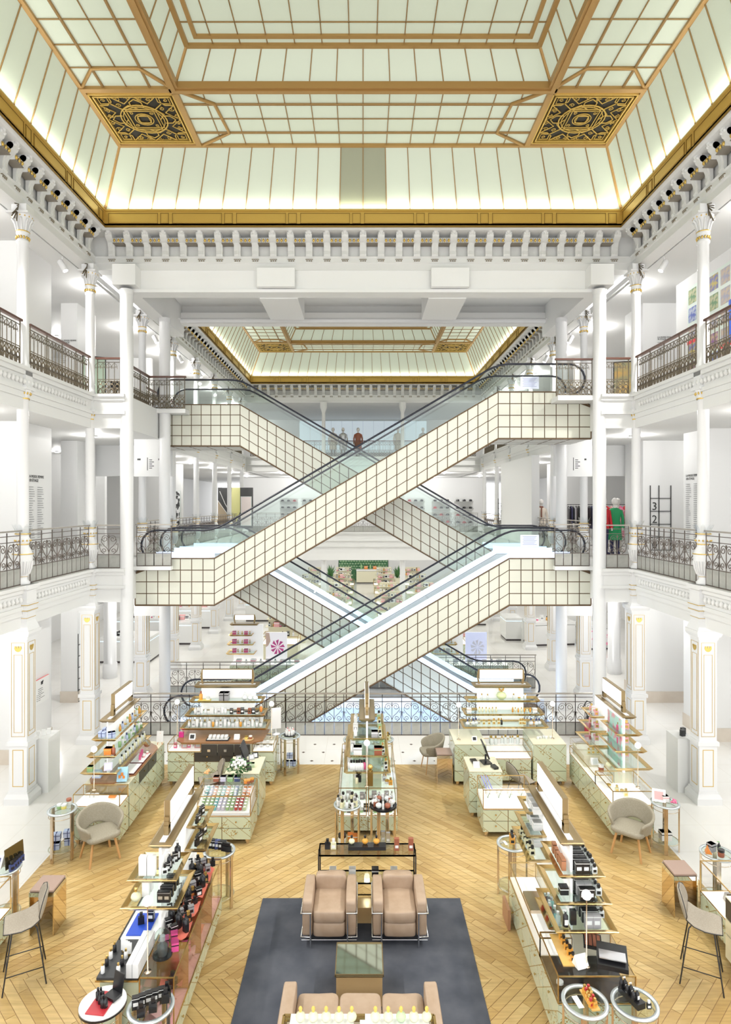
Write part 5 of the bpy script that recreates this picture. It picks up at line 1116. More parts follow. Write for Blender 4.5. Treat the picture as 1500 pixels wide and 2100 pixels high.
t = thing('flower_vase', 'round glass vase of pale orange flowers on the left of the soap case', 'flowers', (-2.88, 11.55, .862)); MB().lathe([(.05, 0), (.08, .04), (.085, .1), (.05, .16), (.055, .18)], 14, cap=False).ob('vase', glassg, t); m = MB()
for i in range(12): a = i*2.4; m.ball(.06*math.cos(a)*(i/12), .06*math.sin(a)*(i/12), .17+.02*(i % 3), .022, 6)
m.ob('orange_blooms', C('petal_orange', (.85, .45, .2), .6), t, kind='stuff')
t = cabinet('gilded mint case of white orchids under glass', 2.16, 3.05, 11.25, 11.85, .50, rows=(.10, .30), top=cw, w=.45)
case(t, 2.16, 3.05, 11.25, 11.85, .515, .86, deck=deckw, slope=.08)
for i in range(4):
    m = MB(); x0 = 2.3+i*.2
    for k in range(7): a = k*2.1; m.ball(.05*math.cos(a), .05*math.sin(a), .08+.03*(k % 4), .025, 6, 0)
    for k in range(4): m.tube([(0, 0, 0), (.04*math.cos(k*1.7), .04*math.sin(k*1.7), .12)], .003, 4, 1)
    m.ob('orchid', [C('petal_white', (.9, .9, .85), .6), C('leaf_green', (.05, .16, .04), .5)], None, (x0, 11.55, .57), label='white orchid bloom under the glass of the right case', cat='flower', group='white orchids under glass')
m = MB()
for k in range(3): m.prx([(11.27, .866), (11.84, .866), (11.84, .868), (11.27, .868)], 2.22+k*.05, 2.235+k*.05)
o = m.ob('blue_ribbon_stripes', C('violet_stripe', (.25, .25, .7)), t, (-t.location.x, -t.location.y, 0))
def register(x, y, sgn, lab):
    t = thing('cash_register', lab, 'register', (x, y, .90)); MB().cbox(0, 0, 0, .18, .22, .02, 0, .2*sgn).tube([(0, 0, .02), (0, .03, .15)], .02, 6).ob('stand', ck, t)
    o = MB().frame((0, 0, 0), (0, 1, 0), (-.35*sgn, 0, .93), (.93*sgn, 0, .35), -.19, .19, .0, .28, .03).ob('screen', ck, t, (.02*sgn, 0, .13)); MB().cbox(-.22*sgn, .0, 0, .12, .3, .02, 0, .1).ob('keyboard', ck, t); MB().cbox(.12*sgn, -.25, 0, .09, .16, .04, 0, .3).ob('card_terminal', ck, t)
t = cabinet('narrow gilded mint cash desk behind the soap case', -2.62, -1.97, 11.85, 12.65, .88, rows=(.10, .32), top=ivory, w=.7); register(-2.32, 12.3, 1, 'black till screen on the left cash desk')
t = cabinet('narrow gilded mint cash desk behind the orchid case', 2.03, 2.66, 11.95, 12.65, .88, rows=(.10, .32), top=ivory, w=.7); register(2.42, 12.35, 1, 'black till screen on the right cash desk')
prod('bigbox', -2.15, 12.15, .896, clb, cw, 'on the left cash desk', .8); prod('leaflet', 2.2, 12.15, .896, cw, cgl, 'on the right cash desk', 1)
row([('leaflet', cgy, cw), ('leaflet', ck, cw)], -2.5, 12.45, -2.1, 12.6, .896, 4, 'on the left cash desk beside the till', .9, .3, .03)

# ---------- front side counters at the picture's edges
for sx, sd in ((-1, 'left'), (1, 'right')):
    ya, yb = (7.85, 8.62) if sx < 0 else (8.2, 9.0); a, b = sorted((sx*4.72, sx*5.35)); c, d = sorted((sx*4.85, sx*5.35))
    t = cabinet('glass topped counter at the %s edge of the picture' % sd, c, d, ya, yb, .42, rows=(.10,), top=deckw, w=.5); case(t, c, d, ya, yb, .435, .87)
    row([('leaflet', cgy, ck), ('jar', cgr, cw), ('flacon', cgl, ck)], sx*5.05, ya+.15, sx*5.15, yb-.15, .45, 5, 'inside the glass topped counter at the %s edge' % sd, 1.2, 0, .04)
    t = cabinet('ivory desk counter with charcoal niche at the %s edge of the picture' % sd, a, b, 6.9, ya-.04, .88, rows=(.10, .42, .62), top=ivory, w=.55, fm=ivory, dark=lambda i, n, U: abs(U[1]) > 0)
    row([('flacon', cgl, cg), ('jar', ck, cg)], sx*4.95, 7.1, sx*5.0, 7.75, .896, 5, 'on the ivory desk counter at the %s edge' % sd, 1.3, 0, .05)
# orphan lamp on the left edge counter
# ================= furniture
def sellip(w, d, h, e=.28, nu=28, nv=12, wr=0, seed=0):
    m = MB(); vs = []; r_ = random.Random(seed); f = lambda c: math.copysign(abs(c)**e, c)
    for j in range(nv+1):
        v = -PI/2 + PI*j/nv
        for i in range(nu):
            u = 2*PI*i/nu; x, y, z = f(math.cos(v))*f(math.cos(u)), f(math.cos(v))*f(math.sin(u)), f(math.sin(v))
            k = wr*math.sin(x*5+seed+y*2)*math.sin(y*4+x*3+seed*2); vs.append((x*w/2, y*d/2, z*h/2 + k*(1-abs(x))*.6))
    fs = [(j*nu+i, j*nu+(i+1) % nu, (j+1)*nu+(i+1) % nu, (j+1)*nu+i) for j in range(nv) for i in range(nu)]
    return m.add(vs, fs, 0, 1)
leather = noisy('tan_leather', (.40, .285, .195), (.45, .33, .235), 7, .42, bump=.12)
leatherb = mat('taupe_leather', (.36, .25, .20), .4)
felt = noisy('taupe_wool', (.30, .27, .20), (.35, .315, .245), 60, .9, bump=.1)
feltb = noisy('beige_shell_upholstery', (.33, .285, .225), (.38, .335, .27), 60, .85)
oak = mat('light_oak_leg', (.60, .34, .14), .4)
rugm = noisy('blue_grey_rug', (.052, .058, .075), (.092, .098, .118), 2.2, .95, det=9, bump=.3)
rg = MB().box(-1.52, 1.47, 5.0, 9.5, 0, .012); rg = rg.ob('rug', rugm, None, (0, 0, .0087), label='large blue-grey woven rug under the seating group', cat='rug')
def lc2(label, x, y):
    t = thing('armchair', label, 'armchair', (x, y, .021))
    for s in (-1, 1): sellip(.145, .66, .50, .2, wr=.008, seed=s+3).ob('arm_cushion', leather, t, (s*.295, .0, .36))
    sellip(.45, .60, .17, .25, wr=.02, seed=int(x*9)).ob('seat_cushion', leather, t, (0, -.05, .39)); sellip(.445, .60, .20, .2, wr=.01).ob('base_cushion', leather, t, (0, -.04, .215))
    sellip(.445, .15, .38, .28, wr=.02, seed=int(x*5)+2).ob('back_cushion', leather, t, (0, .24, .475))
    m = MB(); r_ = .0115
    for s in (-1, 1):
        m.tube([(s*.235, -.36, .46), (s*.33, -.36, .46), (s*.375, -.36, .455), (s*.375, -.2, .455), (s*.375, .33, .455)], r_, 6)
        m.tube([(s*.25, -.36, .46), (s*.25, -.36, 0)], r_, 6); m.tube([(s*.25, -.36, .14), (s*.375, -.36, .14), (s*.375, .33, .14)], r_*.8, 6); m.tube([(s*.34, .345, .46), (s*.34, .345, 0)], r_, 6)
    m.tube([(-.375, -.31, .07), (.375, -.31, .07)], r_*.6, 6); m.tube([(-.375, .345, .455), (.375, .345, .455)], r_, 6); m.tube([(-.375, .345, .085), (.375, .345, .085)], r_*.8, 6)
    m.ob('chrome_frame', chrome, t)
lc2('left tan leather club armchair with chrome tube frame on the rug', -.46, 8.80); lc2('right tan leather club armchair with chrome tube frame on the rug', .50, 8.80)
t = thing('sofa', 'tan leather three-seat sofa with its back to the viewer at the bottom edge', 'sofa', (-.03, 6.65, .021))
for s in (-1, 1): sellip(.155, .78, .5, .2, wr=.008).ob('arm_cushion', leather, t, (s*.78, 0, .40))
for i in range(3): sellip(.465, .62, .18, .25, wr=.02, seed=i).ob('seat_cushion', leather, t, ((i-1)*.47, .10, .40)); sellip(.465, .14, .40, .28).ob('back_cushion', leather, t, ((i-1)*.47, -.28, .48))
sellip(1.4, .62, .2, .2).ob('base_cushion', leather, t, (0, .08, .21))
m = MB()
for s in (-1, 1):
    m.tube([(s*.865, -.38, .46), (s*.865, .40, .46), (s*.72, .40, .46)], .0115, 6); m.tube([(s*.74, .40, .46), (s*.74, .40, 0)], .0115, 6); m.tube([(s*.8, -.38, .46), (s*.8, -.38, 0)], .0115, 6)
m.tube([(-.86, .40, .09), (.86, .40, .09)], .0115, 6); m.ob('chrome_frame', chrome, t)
t = thing('coffee_table', 'mirrored cube coffee table with brass edges on the rug', 'table', (-.045, 7.7, .021))
mirr = mat('amber_lacquer', (.78, .53, .25), .12, .15)  # amber reflection in the mirrored faces is painted as base colour
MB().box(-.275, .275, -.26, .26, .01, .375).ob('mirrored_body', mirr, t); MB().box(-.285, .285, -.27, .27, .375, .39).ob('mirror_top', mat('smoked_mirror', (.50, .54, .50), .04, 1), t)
edges(MB(), -.285, .285, -.27, .27, .372, .393, .006).ob('brass_edging', brassd, t)
t = thing('display_table', 'tall glass table with brass frame at the bottom edge, behind the sofa', 'table', (-.04, 5.92, .009))
edges(MB(), -.74, .74, -.26, .26, .90, .94, .012).ob('frame', brass, t); MB().box(-.73, .73, -.25, .25, .925, .938).ob('glass_top', glassg, t)
for x in (-.72, .72):
    for y in (-.24, .24): MB().box(x-.012, x+.012, y-.012, y+.012, 0, .9).ob('leg', brass, t)
for k, x0 in enumerate((-.69, .04)):
    MB().box(0, .62, -.18, .18, 0, .02).ob('white_tray', cw, None, (x0-.02, 6.0, .9495), label='white tray of perfume bottles on the %s of the tall glass table' % ('left', 'right')[k], cat='tray')
    for i in range(5): prod('globebottle', x0+.08+i*.125, 6.1, .97, cli if i != 2 or not k else clb, C('ochre_cap', (.78, .52, .12), .5), 'on the %s white tray of the tall glass table' % ('left', 'right')[k], 1.0)
MB().box(-.03, .03, -.02, .02, 0, .05).ob('price_card', cw, None, (.0, 6.05, .9495), label='small white card between the two trays', cat='card')
# console behind the armchairs
t = thing('console_table', 'black metal and glass console table behind the armchairs', 'table', (.06, 9.32, .009))
m = MB(); edges(m, -.71, .71, -.16, .16, .845, .845, .008); edges(m, -.71, .71, -.16, .16, .44, .44, .008); edges(m, -.3, .1, -.12, .12, .1, .1, .006)
m.tube([(-.71, -.16, .845), (-.71, -.16, .94)], .006, 4); m.tube([(.71, -.16, .845), (.71, -.16, .94)], .006, 4); m.ob('frame', black, t)
for x in (-.71, .71):
    for y in (-.16, .16): MB().box(x-.009, x+.009, y-.009, y+.009, 0, .85).ob('leg', black, t)
MB().box(-.70, .70, -.155, .155, .84, .85).ob('smoked_glass_top', smoke, t); MB().box(-.70, .70, -.155, .155, .436, .444).ob('glass_shelf', glassg, t)
z = .862
MB().box(-.28, .28, -.07, .07, 0, .05).ob('black_riser', ck, None, (.06, 9.35, z), label='black riser with three amber flacons on the console table', cat='riser')
for i, x in enumerate((-.17, .03, .20)): prod('globebottle', x, 9.38, z+.051, cam_ if i else cli, ck, 'on the black riser of the console table', .95)
prod('flacon', -.53, 9.33, z, ck, ck, 'at the left end of the console table', 1.4); prod('flacon', -.44, 9.33, z, cli, cw, 'at the left end of the console table', 1.4)
for i, x in enumerate((.50, .71)): prod('tallbox', x-.0, 9.30, z, cte, cw, 'at the right end of the console table, %s one' % ('inner', 'outer')[i], .8, group=False)
for i, x in enumerate((-.45, -.16, .18, .46)): prod('bigbox', x, 9.34, .457, ck if i == 2 else cw, cgl, 'on the lower shelf of the console table', .9, 0, 1.3)
prod('bigbox', .06, 9.2, .02, cw, cte, 'standing between the armchairs under the console', .7, 0, 1.6)
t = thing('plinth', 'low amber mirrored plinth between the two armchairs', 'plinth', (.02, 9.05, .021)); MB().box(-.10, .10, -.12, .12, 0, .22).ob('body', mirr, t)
# round tables
gt = MB().lathe([(.225, 0), (.225, .008)], 40).mesh('glass_top', glassg); gr = MB().lathe([(.197, -.006), (.237, -.012), (.237, .010), (.197, .012), (.197, -.006)], 40, cap=False).mesh('steel_rim', mat('pale_steel_rim', (.62, .68, .70), .25, .6))
gb = MB().tube([(.212*math.cos(2*PI*i/32), .212*math.sin(2*PI*i/32), 0) for i in range(32)], .006, 5, closed=True).mesh('lower_ring', champ); lgm = MB().box(-.013, .013, -.011, .011, 0, .80).mesh('leg', champ)
def rtable(label, x, y, top=None, rim=None, group=None):
    z0 = .0087 if abs(x) < 5.2 and y < 14.2 else 0; t = thing('round_table', label, 'table', (x, y, z0), .4)
    if top: MB().lathe([(.232, .795), (.232, .82)], 40, 0, 0, 0, 0).lathe([(.238, .79), (.238, .812)], 40, 0, 0, 0, 1, cap=False).ob('round_top', [top, rim or top], t)
    else: place('glass_top', gt, t, (0, 0, .805)); place('steel_rim', gr, t, (0, 0, .808))
    place('lower_ring', gb, t, (0, 0, .72)); place('lower_ring', gb, t, (0, 0, .17)); place('glass_shelf', gt, t, (0, 0, .165))
    for i in range(4):
        a = i*PI/2 + PI/4
        for k in (-.07, .07): place('leg', lgm, t, (.214*math.cos(a+k), .214*math.sin(a+k), 0), a+PI/2)
    return .82 + z0
zt = rtable('round side table with a white top and black rim at the lower left', -2.70, 6.50, cw, ck)
MB().box(-.10, .10, -.15, .15, 0, .012, 0).ob('red_display_mat', cr, None, (-2.70, 6.48, zt+.001), -.12, label='red display mat on the white round table', cat='mat')
for i in range(6): prod('bottle', -2.76+.035*(i % 3)+.01*i, 6.52-.05*(i % 3), zt+.013, ck, ck, 'lined up on the red mat', 1.1)
m = MB().box(-.07, .07, -.05, .05, 0, .03).prx([(.05, .0), (.06, .0), (.10, .2), (.09, .2)], -.07, .07); m.ob('open_box', ck, None, (-2.62, 6.55, zt+.013), -.5, label='open black lacquer box with its lid up on the red mat', cat='box')
zt = rtable('glass round side table crowded with black perfume bottles at the lower left', -2.19, 6.46)
for i in range(5): prod('box', -2.33+.055*i, 6.42+.03*i, zt, ck, cw, 'in the row of cartons on the lower left glass table', 1.25, .3, group=True)
for i, (x, y) in enumerate(((-2.24, 6.32), (-2.14, 6.38), (-2.05, 6.50), (-2.06, 6.58))): prod('flacon', x, y, zt, ck, ck, 'on the lower left glass table', 1.4, .2)
zt = rtable('glass round side table with an amber tray of flacons at the lower right', 2.31, 6.52)
MB().box(-.045, .045, -.14, .14, 0, .015).ob('amber_tray', C('amber_glass_tray', (.72, .45, .14), .2), None, (2.36, 6.52, zt+.001), .12, label='amber tray full of honey coloured flacons on the lower right table', cat='tray')
for i in range(10): prod('flacon', 2.335+.04*(i % 2)-.01*(i//2)*0, 6.42+.045*(i//2), zt+.017, cam_, cg if i % 3 else cr, 'on the amber tray of the lower right table', .85, rnd.random())
MB().box(-.03, .03, -.08, .08, 0, .004).ob('price_card', cw, None, (2.23, 6.5, zt+.001), .15, label='white price card on the lower right glass table', cat='card')
zt = rtable('glass round side table with black pump bottles on a stand at the lower right', 2.82, 6.50)
MB().box(-.05, .05, -.14, .14, 0, .06).ob('bottle_stand', ck, None, (2.80, 6.53, zt+.001), .35, label='black stepped stand on the lower right table', cat='stand')
for i in range(6): prod('pump', 2.785+.04*(i % 2)-.03*(i//2), 6.45+.08*(i//2), zt+.062, ck, cw if i % 2 else ck, 'on the black stand at the lower right', .62, .3)
prod('flacon', 2.93, 6.42, zt, ck, cw, 'lying by the stand on the lower right table', .8)
zt = rtable('glass round side table at the far end of the front right island', 2.28, 9.56)
row([('flacon', cam_, ck)], 2.26, 9.5, 2.30, 9.68, zt, 3, 'on the round table behind the front right island', 1.3); MB().box(-.02, .02, -.06, .06, 0, .004).ob('price_card', cw, None, (2.17, 9.55, zt+.001), .15, label='white price card on the round table behind the front right island', cat='card')
zt = rtable('glass round side table at the far end of the front left island', -2.15, 9.36)
for i in range(5): prod('box', -2.28+.05*i, 9.42-.012*i, zt, cn if i == 2 else ck, cw, 'in the curved row on the round table behind the front left island', 1.3)
for i in range(4): prod('flacon', -2.08+.03*i, 9.34-.01*i, zt, ck, ck, 'on the round table behind the front left island', 1.2)
zt = rtable('glass round side table with gift boxes below, on the far left', -5.10, 10.62)
for i, (c, x) in enumerate(((cgr, -5.07), (cy_, -5.0))): prod('jar', x-.08, 10.63, zt, c, cgl, 'on the far left round table', 1.6)
prod('jar', -5.05, 10.75, zt, cgl, cte, 'with cinnamon sticks on the far left round table', 1.5, sz=1.6)
for (x, y, zz) in ((-5.18, 10.55, .18), (-5.02, 10.7, .18), (-5.02, 10.66, .33), (-5.17, 10.56, .33)): prod('ribbonbox', x, y, zz+.009, cb, cn, 'on the lower shelf of the far left round table', .85, .2)
zt = rtable('glass round side table with pink flowers on the far right', 5.25, 10.88)
m = MB()
for i in range(12): a = i*2.4; m.ball(.05*math.cos(a)*(i/12), .05*math.sin(a)*(i/12), .03+.015*(i % 3), .02, 6)
m.ob('pink_blossoms', C('blossom_pink', (.80, .20, .35), .6), None, (5.36, 10.8, zt), label='cluster of pink blossoms on the far right round table', cat='flowers', kind=None)
prod('leaflet', 5.17, 10.95, zt, cw, cpk, 'on the far right round table', 1.8, -.4); prod('bigbox', 5.26, 10.92, zt, cw, cpk, 'on the far right round table', 1.0); prod('ribbonbox', 5.25, 10.88, .175, cw, ck, 'on the lower shelf of the far right round table', 1.1)
zt = rtable('glass round table on the left in front of the centre island', -.27, 10.80)
for i in range(12): a = i*.52; prod('flacon' if i % 3 else 'bottle', -.27+.16*math.cos(a), 10.80+.16*math.sin(a), zt, (cgl, cw, cli)[i % 3], (ck, cs)[i % 2], 'in the ring on the left round table', 1.35, a)
prod('jar', -.36, 10.76, .18, cw, ck, 'on the lower shelf of the left round table', 2.4, sz=1.3)
for i in range(2): prod('bigbox', -.22+.08*i, 10.84-.03*i, .18, co, cw, 'on the lower shelf of the left round table', .8, 0, 1.5)
zt = rtable('round table with a black top in front of the centre island', .345, 10.78, ck, ck)
for i in range(12): a = i*.52; prod('flacon' if i % 2 else 'globebottle', .345+.15*math.cos(a), 10.78+.15*math.sin(a), zt, (cw, cte, cgl)[i % 3], (cs, cw)[i % 2], 'in the ring on the black round table', 1.1, a)
for i in range(3): prod('tallbox', .26+.085*i, 10.76+.04*(i % 2), .18, cs, cw, 'with white lid on the lower shelf of the black round table', .8)
zt = rtable('glass round table with a tray of white bottles by the back left counter', -1.64, 14.0)
MB().lathe([(.13, 0), (.14, .02)], 24).ob('black_tray', ck, None, (-1.64, 14.0, zt), label='round black tray on the table by the back left counter', cat='tray')
for i in range(8): a = i*.78; prod('bottle', -1.64+.08*math.cos(a), 14.0+.08*math.sin(a), zt+.021, cw, cpk if i % 3 == 0 else cw, 'on the round black tray', 1.2)
for (x, y, zz) in ((-1.72, 13.95, .175), (-1.56, 13.95, .175), (-1.64, 14.02, .31)): prod('ribbonbox', x, y, zz, cb, cn, 'on the lower shelf by the back left counter', .8)
zt = rtable('glass round table behind the centre island on the left', -.20, 13.78); zt = rtable('glass round table with small bottles behind the centre island', .44, 13.78)
for i in range(10): a = i*.63; prod('flacon', .44+.13*math.cos(a), 13.78+.13*math.sin(a), zt, cli, (ck, cg)[i % 2], 'on the round table behind the centre island', 1.2, a)
zt = rtable('glass round table by the edge of the marble on the left edge of the picture', -5.12, 8.92+.0); MB().prx([(-.005, 0), (.005, 0), (.03, .28), (.02, .28)], -.16, .16).ob('dark_panel', mat('olive_mirror', (.16, .13, .06), .08, .8), None, (-4.99, 8.98, zt), PI/2-.3, label='dark framed panel standing on the round table at the left edge', cat='panel')
for i in range(5): prod('flacon', -4.95+.0*i, 8.83+.06*i, zt, cn, ck, 'before the dark panel at the left edge', 1.3, 1)
prod('leaflet', -5.22, 8.92, zt, cw, cn, 'on the round table at the left edge', 1.5)
zt = rtable('glass round table with an amber jar at the right edge of the picture', 5.26, 9.31)
prod('leaflet', 5.14, 9.3, zt, co, cw, 'on the round table at the right edge', .9, 1.2); prod('bigbox', 5.2, 9.35, zt, cgy, ck, 'on the round table at the right edge', .9, .4, 1.3); prod('jar', 5.26, 9.2, zt, cte, ck, 'on the round table at the right edge', 1.6, sz=1.4); prod('pump', 5.32, 9.36, zt, ck, cgr, 'on the round table at the right edge', .7)

# armchairs with wrapped backs
def wrapchair(label, x, y, face):
    t = thing('tub_chair', label, 'armchair', (x, y, .0087), face); t.scale = (1.06, 1.06, 1.02) if y < 12 else (.9, .9, 1)     # faces local -y
    nu, nv = 28, 7; vs = []
    for j in range(nv):
        v = j/(nv-1)
        for i in range(nu):
            th = R(-138 + 276*i/(nu-1)); c = abs(th)/R(138)
            top = .80 - .17*(3*c**2-2*c**3) - (.0 if c < .93 else .06*(c-.93)/.07); bo = .40 + (.10*max(0, 1-(c/.38)**2))
            z = bo + (top-bo)*v; r_ = .255 + .075*v - .02*(c > .8)*(c-.8)*5*0
            vs.append((r_*1.06*math.sin(th), r_*math.cos(th)*(.92), z))
    m = MB().add(vs, [(j*nu+i, j*nu+i+1, (j+1)*nu+i+1, (j+1)*nu+i) for j in range(nv-1) for i in range(nu-1)], 0, 1)
    o = m.ob('shell', felt, t); s = o.modifiers.new('thick', 'SOLIDIFY'); s.thickness = .045; s.offset = 0; b = o.modifiers.new('sub', 'SUBSURF'); b.levels = b.render_levels = 1
    sellip(.52, .52, .10, .45).ob('seat', felt, t, (0, -.03, .43))
    for sx in (-1, 1):
        for sy in (-1, 1): MB().tube([(sx*.16, sy*.15, .40), (sx*.235, sy*.22, 0)], .016, 8, flat=(.011, .019)).ob('leg', oak, t)
wrapchair('grey wool tub chair with oak legs by the far left counter', -4.45, 10.60, R(42)); wrapchair('grey wool tub chair with oak legs by the far right counter', 4.60, 10.76, R(-42)); wrapchair('grey wool tub chair beside the mirrored side table at the back', 1.55, 14.08, R(-80))
def shell(t, hs, legs):
    rows = [(-.23, .0, .19, .0), (-.17, .005, .215, .0), (-.04, -.01, .225, .01), (.08, -.005, .225, .03), (.17, .04, .23, .05), (.22, .14, .235, .06), (.245, .24, .215, .06), (.26, .33, .16, .04), (.265, .38, .07, .01)]
    def sheet(rr):
        n = 11; vs = []
        for d, z, hw, cu in rr:
            for i in range(n): u = -1+2*i/(n-1); back = z > .1; vs.append((u*hw, d - (cu*u*u if back else 0), hs + z + (cu*u*u if not back else 0)))
        return MB().add(vs, [(j*n+i, j*n+i+1, (j+1)*n+i+1, (j+1)*n+i) for j in range(len(rr)-1) for i in range(n-1)], 0, 1)
    for nm, rr in (('seat', rows[:5]), ('backrest', rows[4:])):
        o = sheet(rr).ob(nm, feltb, t); s = o.modifiers.new('thick', 'SOLIDIFY'); s.thickness = .035; s.offset = 0; b = o.modifiers.new('sub', 'SUBSURF'); b.levels = b.render_levels = 2
    m = MB(); P = [(-hw, d-.0-(cu if z > .1 else 0), hs+z+(cu if z <= .1 else 0)) for d, z, hw, cu in rows]; P += [(-p[0], p[1], p[2]) for p in P[::-1]]; m.tube(P, .006, 4, closed=True); m.ob('dark_piping', ck, t)
    for sx in (-1, 1):
        for sy in (-1, 1): MB().tube([(sx*.12, sy*.11, hs-.02), (sx*.15, sy*.14, hs-.05), (sx*legs, sy*legs, 0)], .009, 6).ob('leg', black, t)
    if hs > .6:
        k = legs*.86; z = .2; MB().tube([(-k, -k, z), (k, -k, z), (k, k, z), (-k, k, z)], .007, 5, closed=True).ob('footrest', black, t)
for sx, sd in ((-1, 'left'), (1, 'right')):
    t = thing('bar_stool', 'beige upholstered bar stool with thin black legs at the %s edge' % sd, 'stool', (sx*4.28, 7.92, .0087), R(-62) if sx < 0 else R(62)); shell(t, .72, .24)
    t = thing('shell_chair', 'beige shell chair half hidden behind the %s case' % ('soap' if sx < 0 else 'orchid'), 'chair', (-3.05 if sx < 0 else 3.15, 12.55, .0087), R(90*sx*-1+180+20)); shell(t, .46, .22)
def mstool(label, x0, y0, leather_=True, w=.34, d=.37):
    t = thing('mirrored_stool', label, 'stool', (x0+w/2, y0+d/2, .0087)); m = MB(); m.box(-w/2, -w/2+.012, -d/2, d/2, 0, .56).box(w/2-.012, w/2, -d/2, d/2, 0, .56).box(-w/2+.012, w/2-.012, d/2-.012, d/2, 0, .56); m.ob('mirrored_body', mat('rose_mirror', (.80, .66, .46), .06, 1), t)
    MB().box(-w/2-.002, w/2+.002, -d/2-.002, d/2+.002, .54, .60).ob('mirror_band', mat('silver_mirror', (.8, .82, .8), .05, 1), t)
    o = MB().box(-w/2+.004, w/2-.004, -d/2+.004, d/2-.004, .60, .635).ob('leather_pad', leatherb, t); bevel(o, .012, 3)
mstool('mirrored stool with a taupe leather pad by the left edge counter', -4.63, 8.68); mstool('mirrored stool with a taupe leather pad by the right edge counter', 4.50, 9.06); mstool('mirrored side table with a taupe pad at the back pedestal', 1.58, 13.40)
# white plinths beside the nearest columns
for sx, sd in ((-1, 'left'), (1, 'right')):
    t = thing('plinth', 'tall white rectangular plinth beside the nearest %s column' % sd, 'plinth', (sx*6.72, 13.26, 0)); MB().box(-.18, .18, -.25, .25, 0, 1.12).ob('body', cw, t)
for i in range(3): prod('box', -6.80+.07*i, 13.12+.08*i, 1.121, cw, cw, 'on the left white plinth', 1.2, .3)
t = thing('order_pad_stand', 'small black holders on the right white plinth', 'stand', (6.74, 13.15, 1.12))
for i in range(2): MB().cbox(-.02+.07*i, .02+.12*i, 0, .09, .07, .13, 0, .3).ob('holder', ck, t)
# fire extinguisher
t = thing('fire_extinguisher', 'red fire extinguisher with a black looped hose by the right railing', 'extinguisher', (5.72, 15.95, 0)); MB().lathe([(.075, 0), (.08, .02), (.08, .44), (.05, .5), (.025, .53)], 16).ob('cylinder', mat('extinguisher_red', (.45, .03, .06), .3), t)
m = MB().tube([(0, 0, .55), (-.03, 0, .66), (-.12, 0, .82), (-.02, 0, .98), (.1, 0, .92), (.12, 0, .75), (.08, -.02, .55)], .014, 6); m.box(-.03, .03, -.02, .02, .52, .60); m.ob('hose', ck, t)
# notices taped to the glass balustrades
for x, z, l in ((4.14, 9.02, 'upper'), (4.14, 4.86, 'lower')):
    t = thing('notice', 'pale blue printed notice on the %s right glass balustrade' % l, 'notice', (x, 16.49, z)); MB().box(0, .49, -.006, 0, 0, .32).ob('sheet', C('pale_notice', (.72, .78, .92)), t); m = MB()
    for k in range(7): m.box(.06+.02*(k % 2), .43-.03*(k % 3), -.008, -.006, .27-.035*k, .28-.035*k)
    m.ob('printed_lines', C('notice_ink', (.30, .32, .6)), t)
# ================= wall graphics
def lines(t, n, w, x0, z0, dz, seed=1, h=.012, axis='x'):
    r_ = random.Random(seed); m = MB()
    for k in range(n):
        L = w*r_.uniform(.45, 1); z = z0-dz*k
        m.box(x0, x0+L, -.004, 0, z, z+h)
    return m.ob('list_lines', mat('small_print_grey', (.25, .25, .25), .6), t)
def directory(label, loc, rz, head, cols_, w, size, n):
    t = thing('wall_lettering', label, 'lettering', loc, rz)
    text('heading', head, size, (0, 0, 0), (R(90), 0, 0), text_m, t)
    for c in range(cols_): lines(t, n, w, c*(w+.12), -size*2.4, .055, seed=c+n)
directory('directory lettering LA MODE FEMME 1er ETAGE on the left pier', (-7.885, 14.75, 6.62), R(90), 'LA MODE FEMME\n1ER ÉTAGE', 2, .30, .095, 34)
directory('directory lettering LA MODE FEMME 1er ETAGE on the right pier', (8.685, 16.85, 6.72), R(-90), 'LA MODE FEMME\n1ER ÉTAGE', 2, .28, .085, 34)
directory('directory lettering LA MODE FEMME 2e ETAGE on the left rear pier', (-9.12, 18.885, 10.9), 0, 'LA MODE FEMME\n2E ÉTAGE', 1, .22, .062, 10)
directory('directory lettering LA MODE FEMME 2e ETAGE on the right rear pier', (8.88, 18.885, 11.0), 0, 'LA MODE FEMME\n2E ÉTAGE', 1, .22, .06, 10)
def ladder(label, loc, rz, w, H, nums, size, half=False):
    t = thing('floor_ladder', label, 'sign', loc, rz); m = MB()
    xs = (0, w*.42, w) if half else (0, w)
    for x in xs: m.box(x-.012, x+.012, -.012, 0, 0, H)
    st = H/(len(nums)+1.0)
    for k in range(len(nums)+1): m.box(0, w, -.012, 0, k*st-.008, k*st+.012)
    m.ob('black_ladder_lines', text_m, t)
    for k, s in enumerate(nums): text('numeral', s, size, ((w*.42 if half else w)/2, -.004, k*st+.04), (R(90), 0, 0), text_m, t, align='CENTER')
ladder('tall black floor ladder with numerals 3 2 1 on the right rear pier, first floor', (8.66, 18.885, 4.6), 0, .62, 1.95, ['0', '1', '2', '3'], .34, True)
ladder('black floor ladder numbered 3 to -1 on the left rear pier, ground floor', (-8.61, 18.92, .02), R(90), .42, 2.05, ['-1', '0', '1', '2', '3'], .32)
ladder('black floor ladder on the side of the right rear pier, ground floor', (8.435, 19.6, .02), R(-90), .45, 2.1, ['-1', '0', '1', '2', '3'], .32)
ladder('small black floor ladder at the far right of the first floor', (6.45, 29.9, 5.05), 0, .24, 1.2, ['0', '1', '2', '3'], .2)
t = thing('notice_board', 'white notice board with a red edge on the left pier', 'notice', (-7.88, 14.98, 1.14), R(90)); MB().box(0, .68, -.03, 0, 0, .6).ob('board', cw, t); MB().box(-.012, 0, -.032, 0, 0, .6).box(0, .68, -.032, -.0, .6, .605).ob('red_edge', mat('red_edge_paint', (.8, .15, .15)), t)
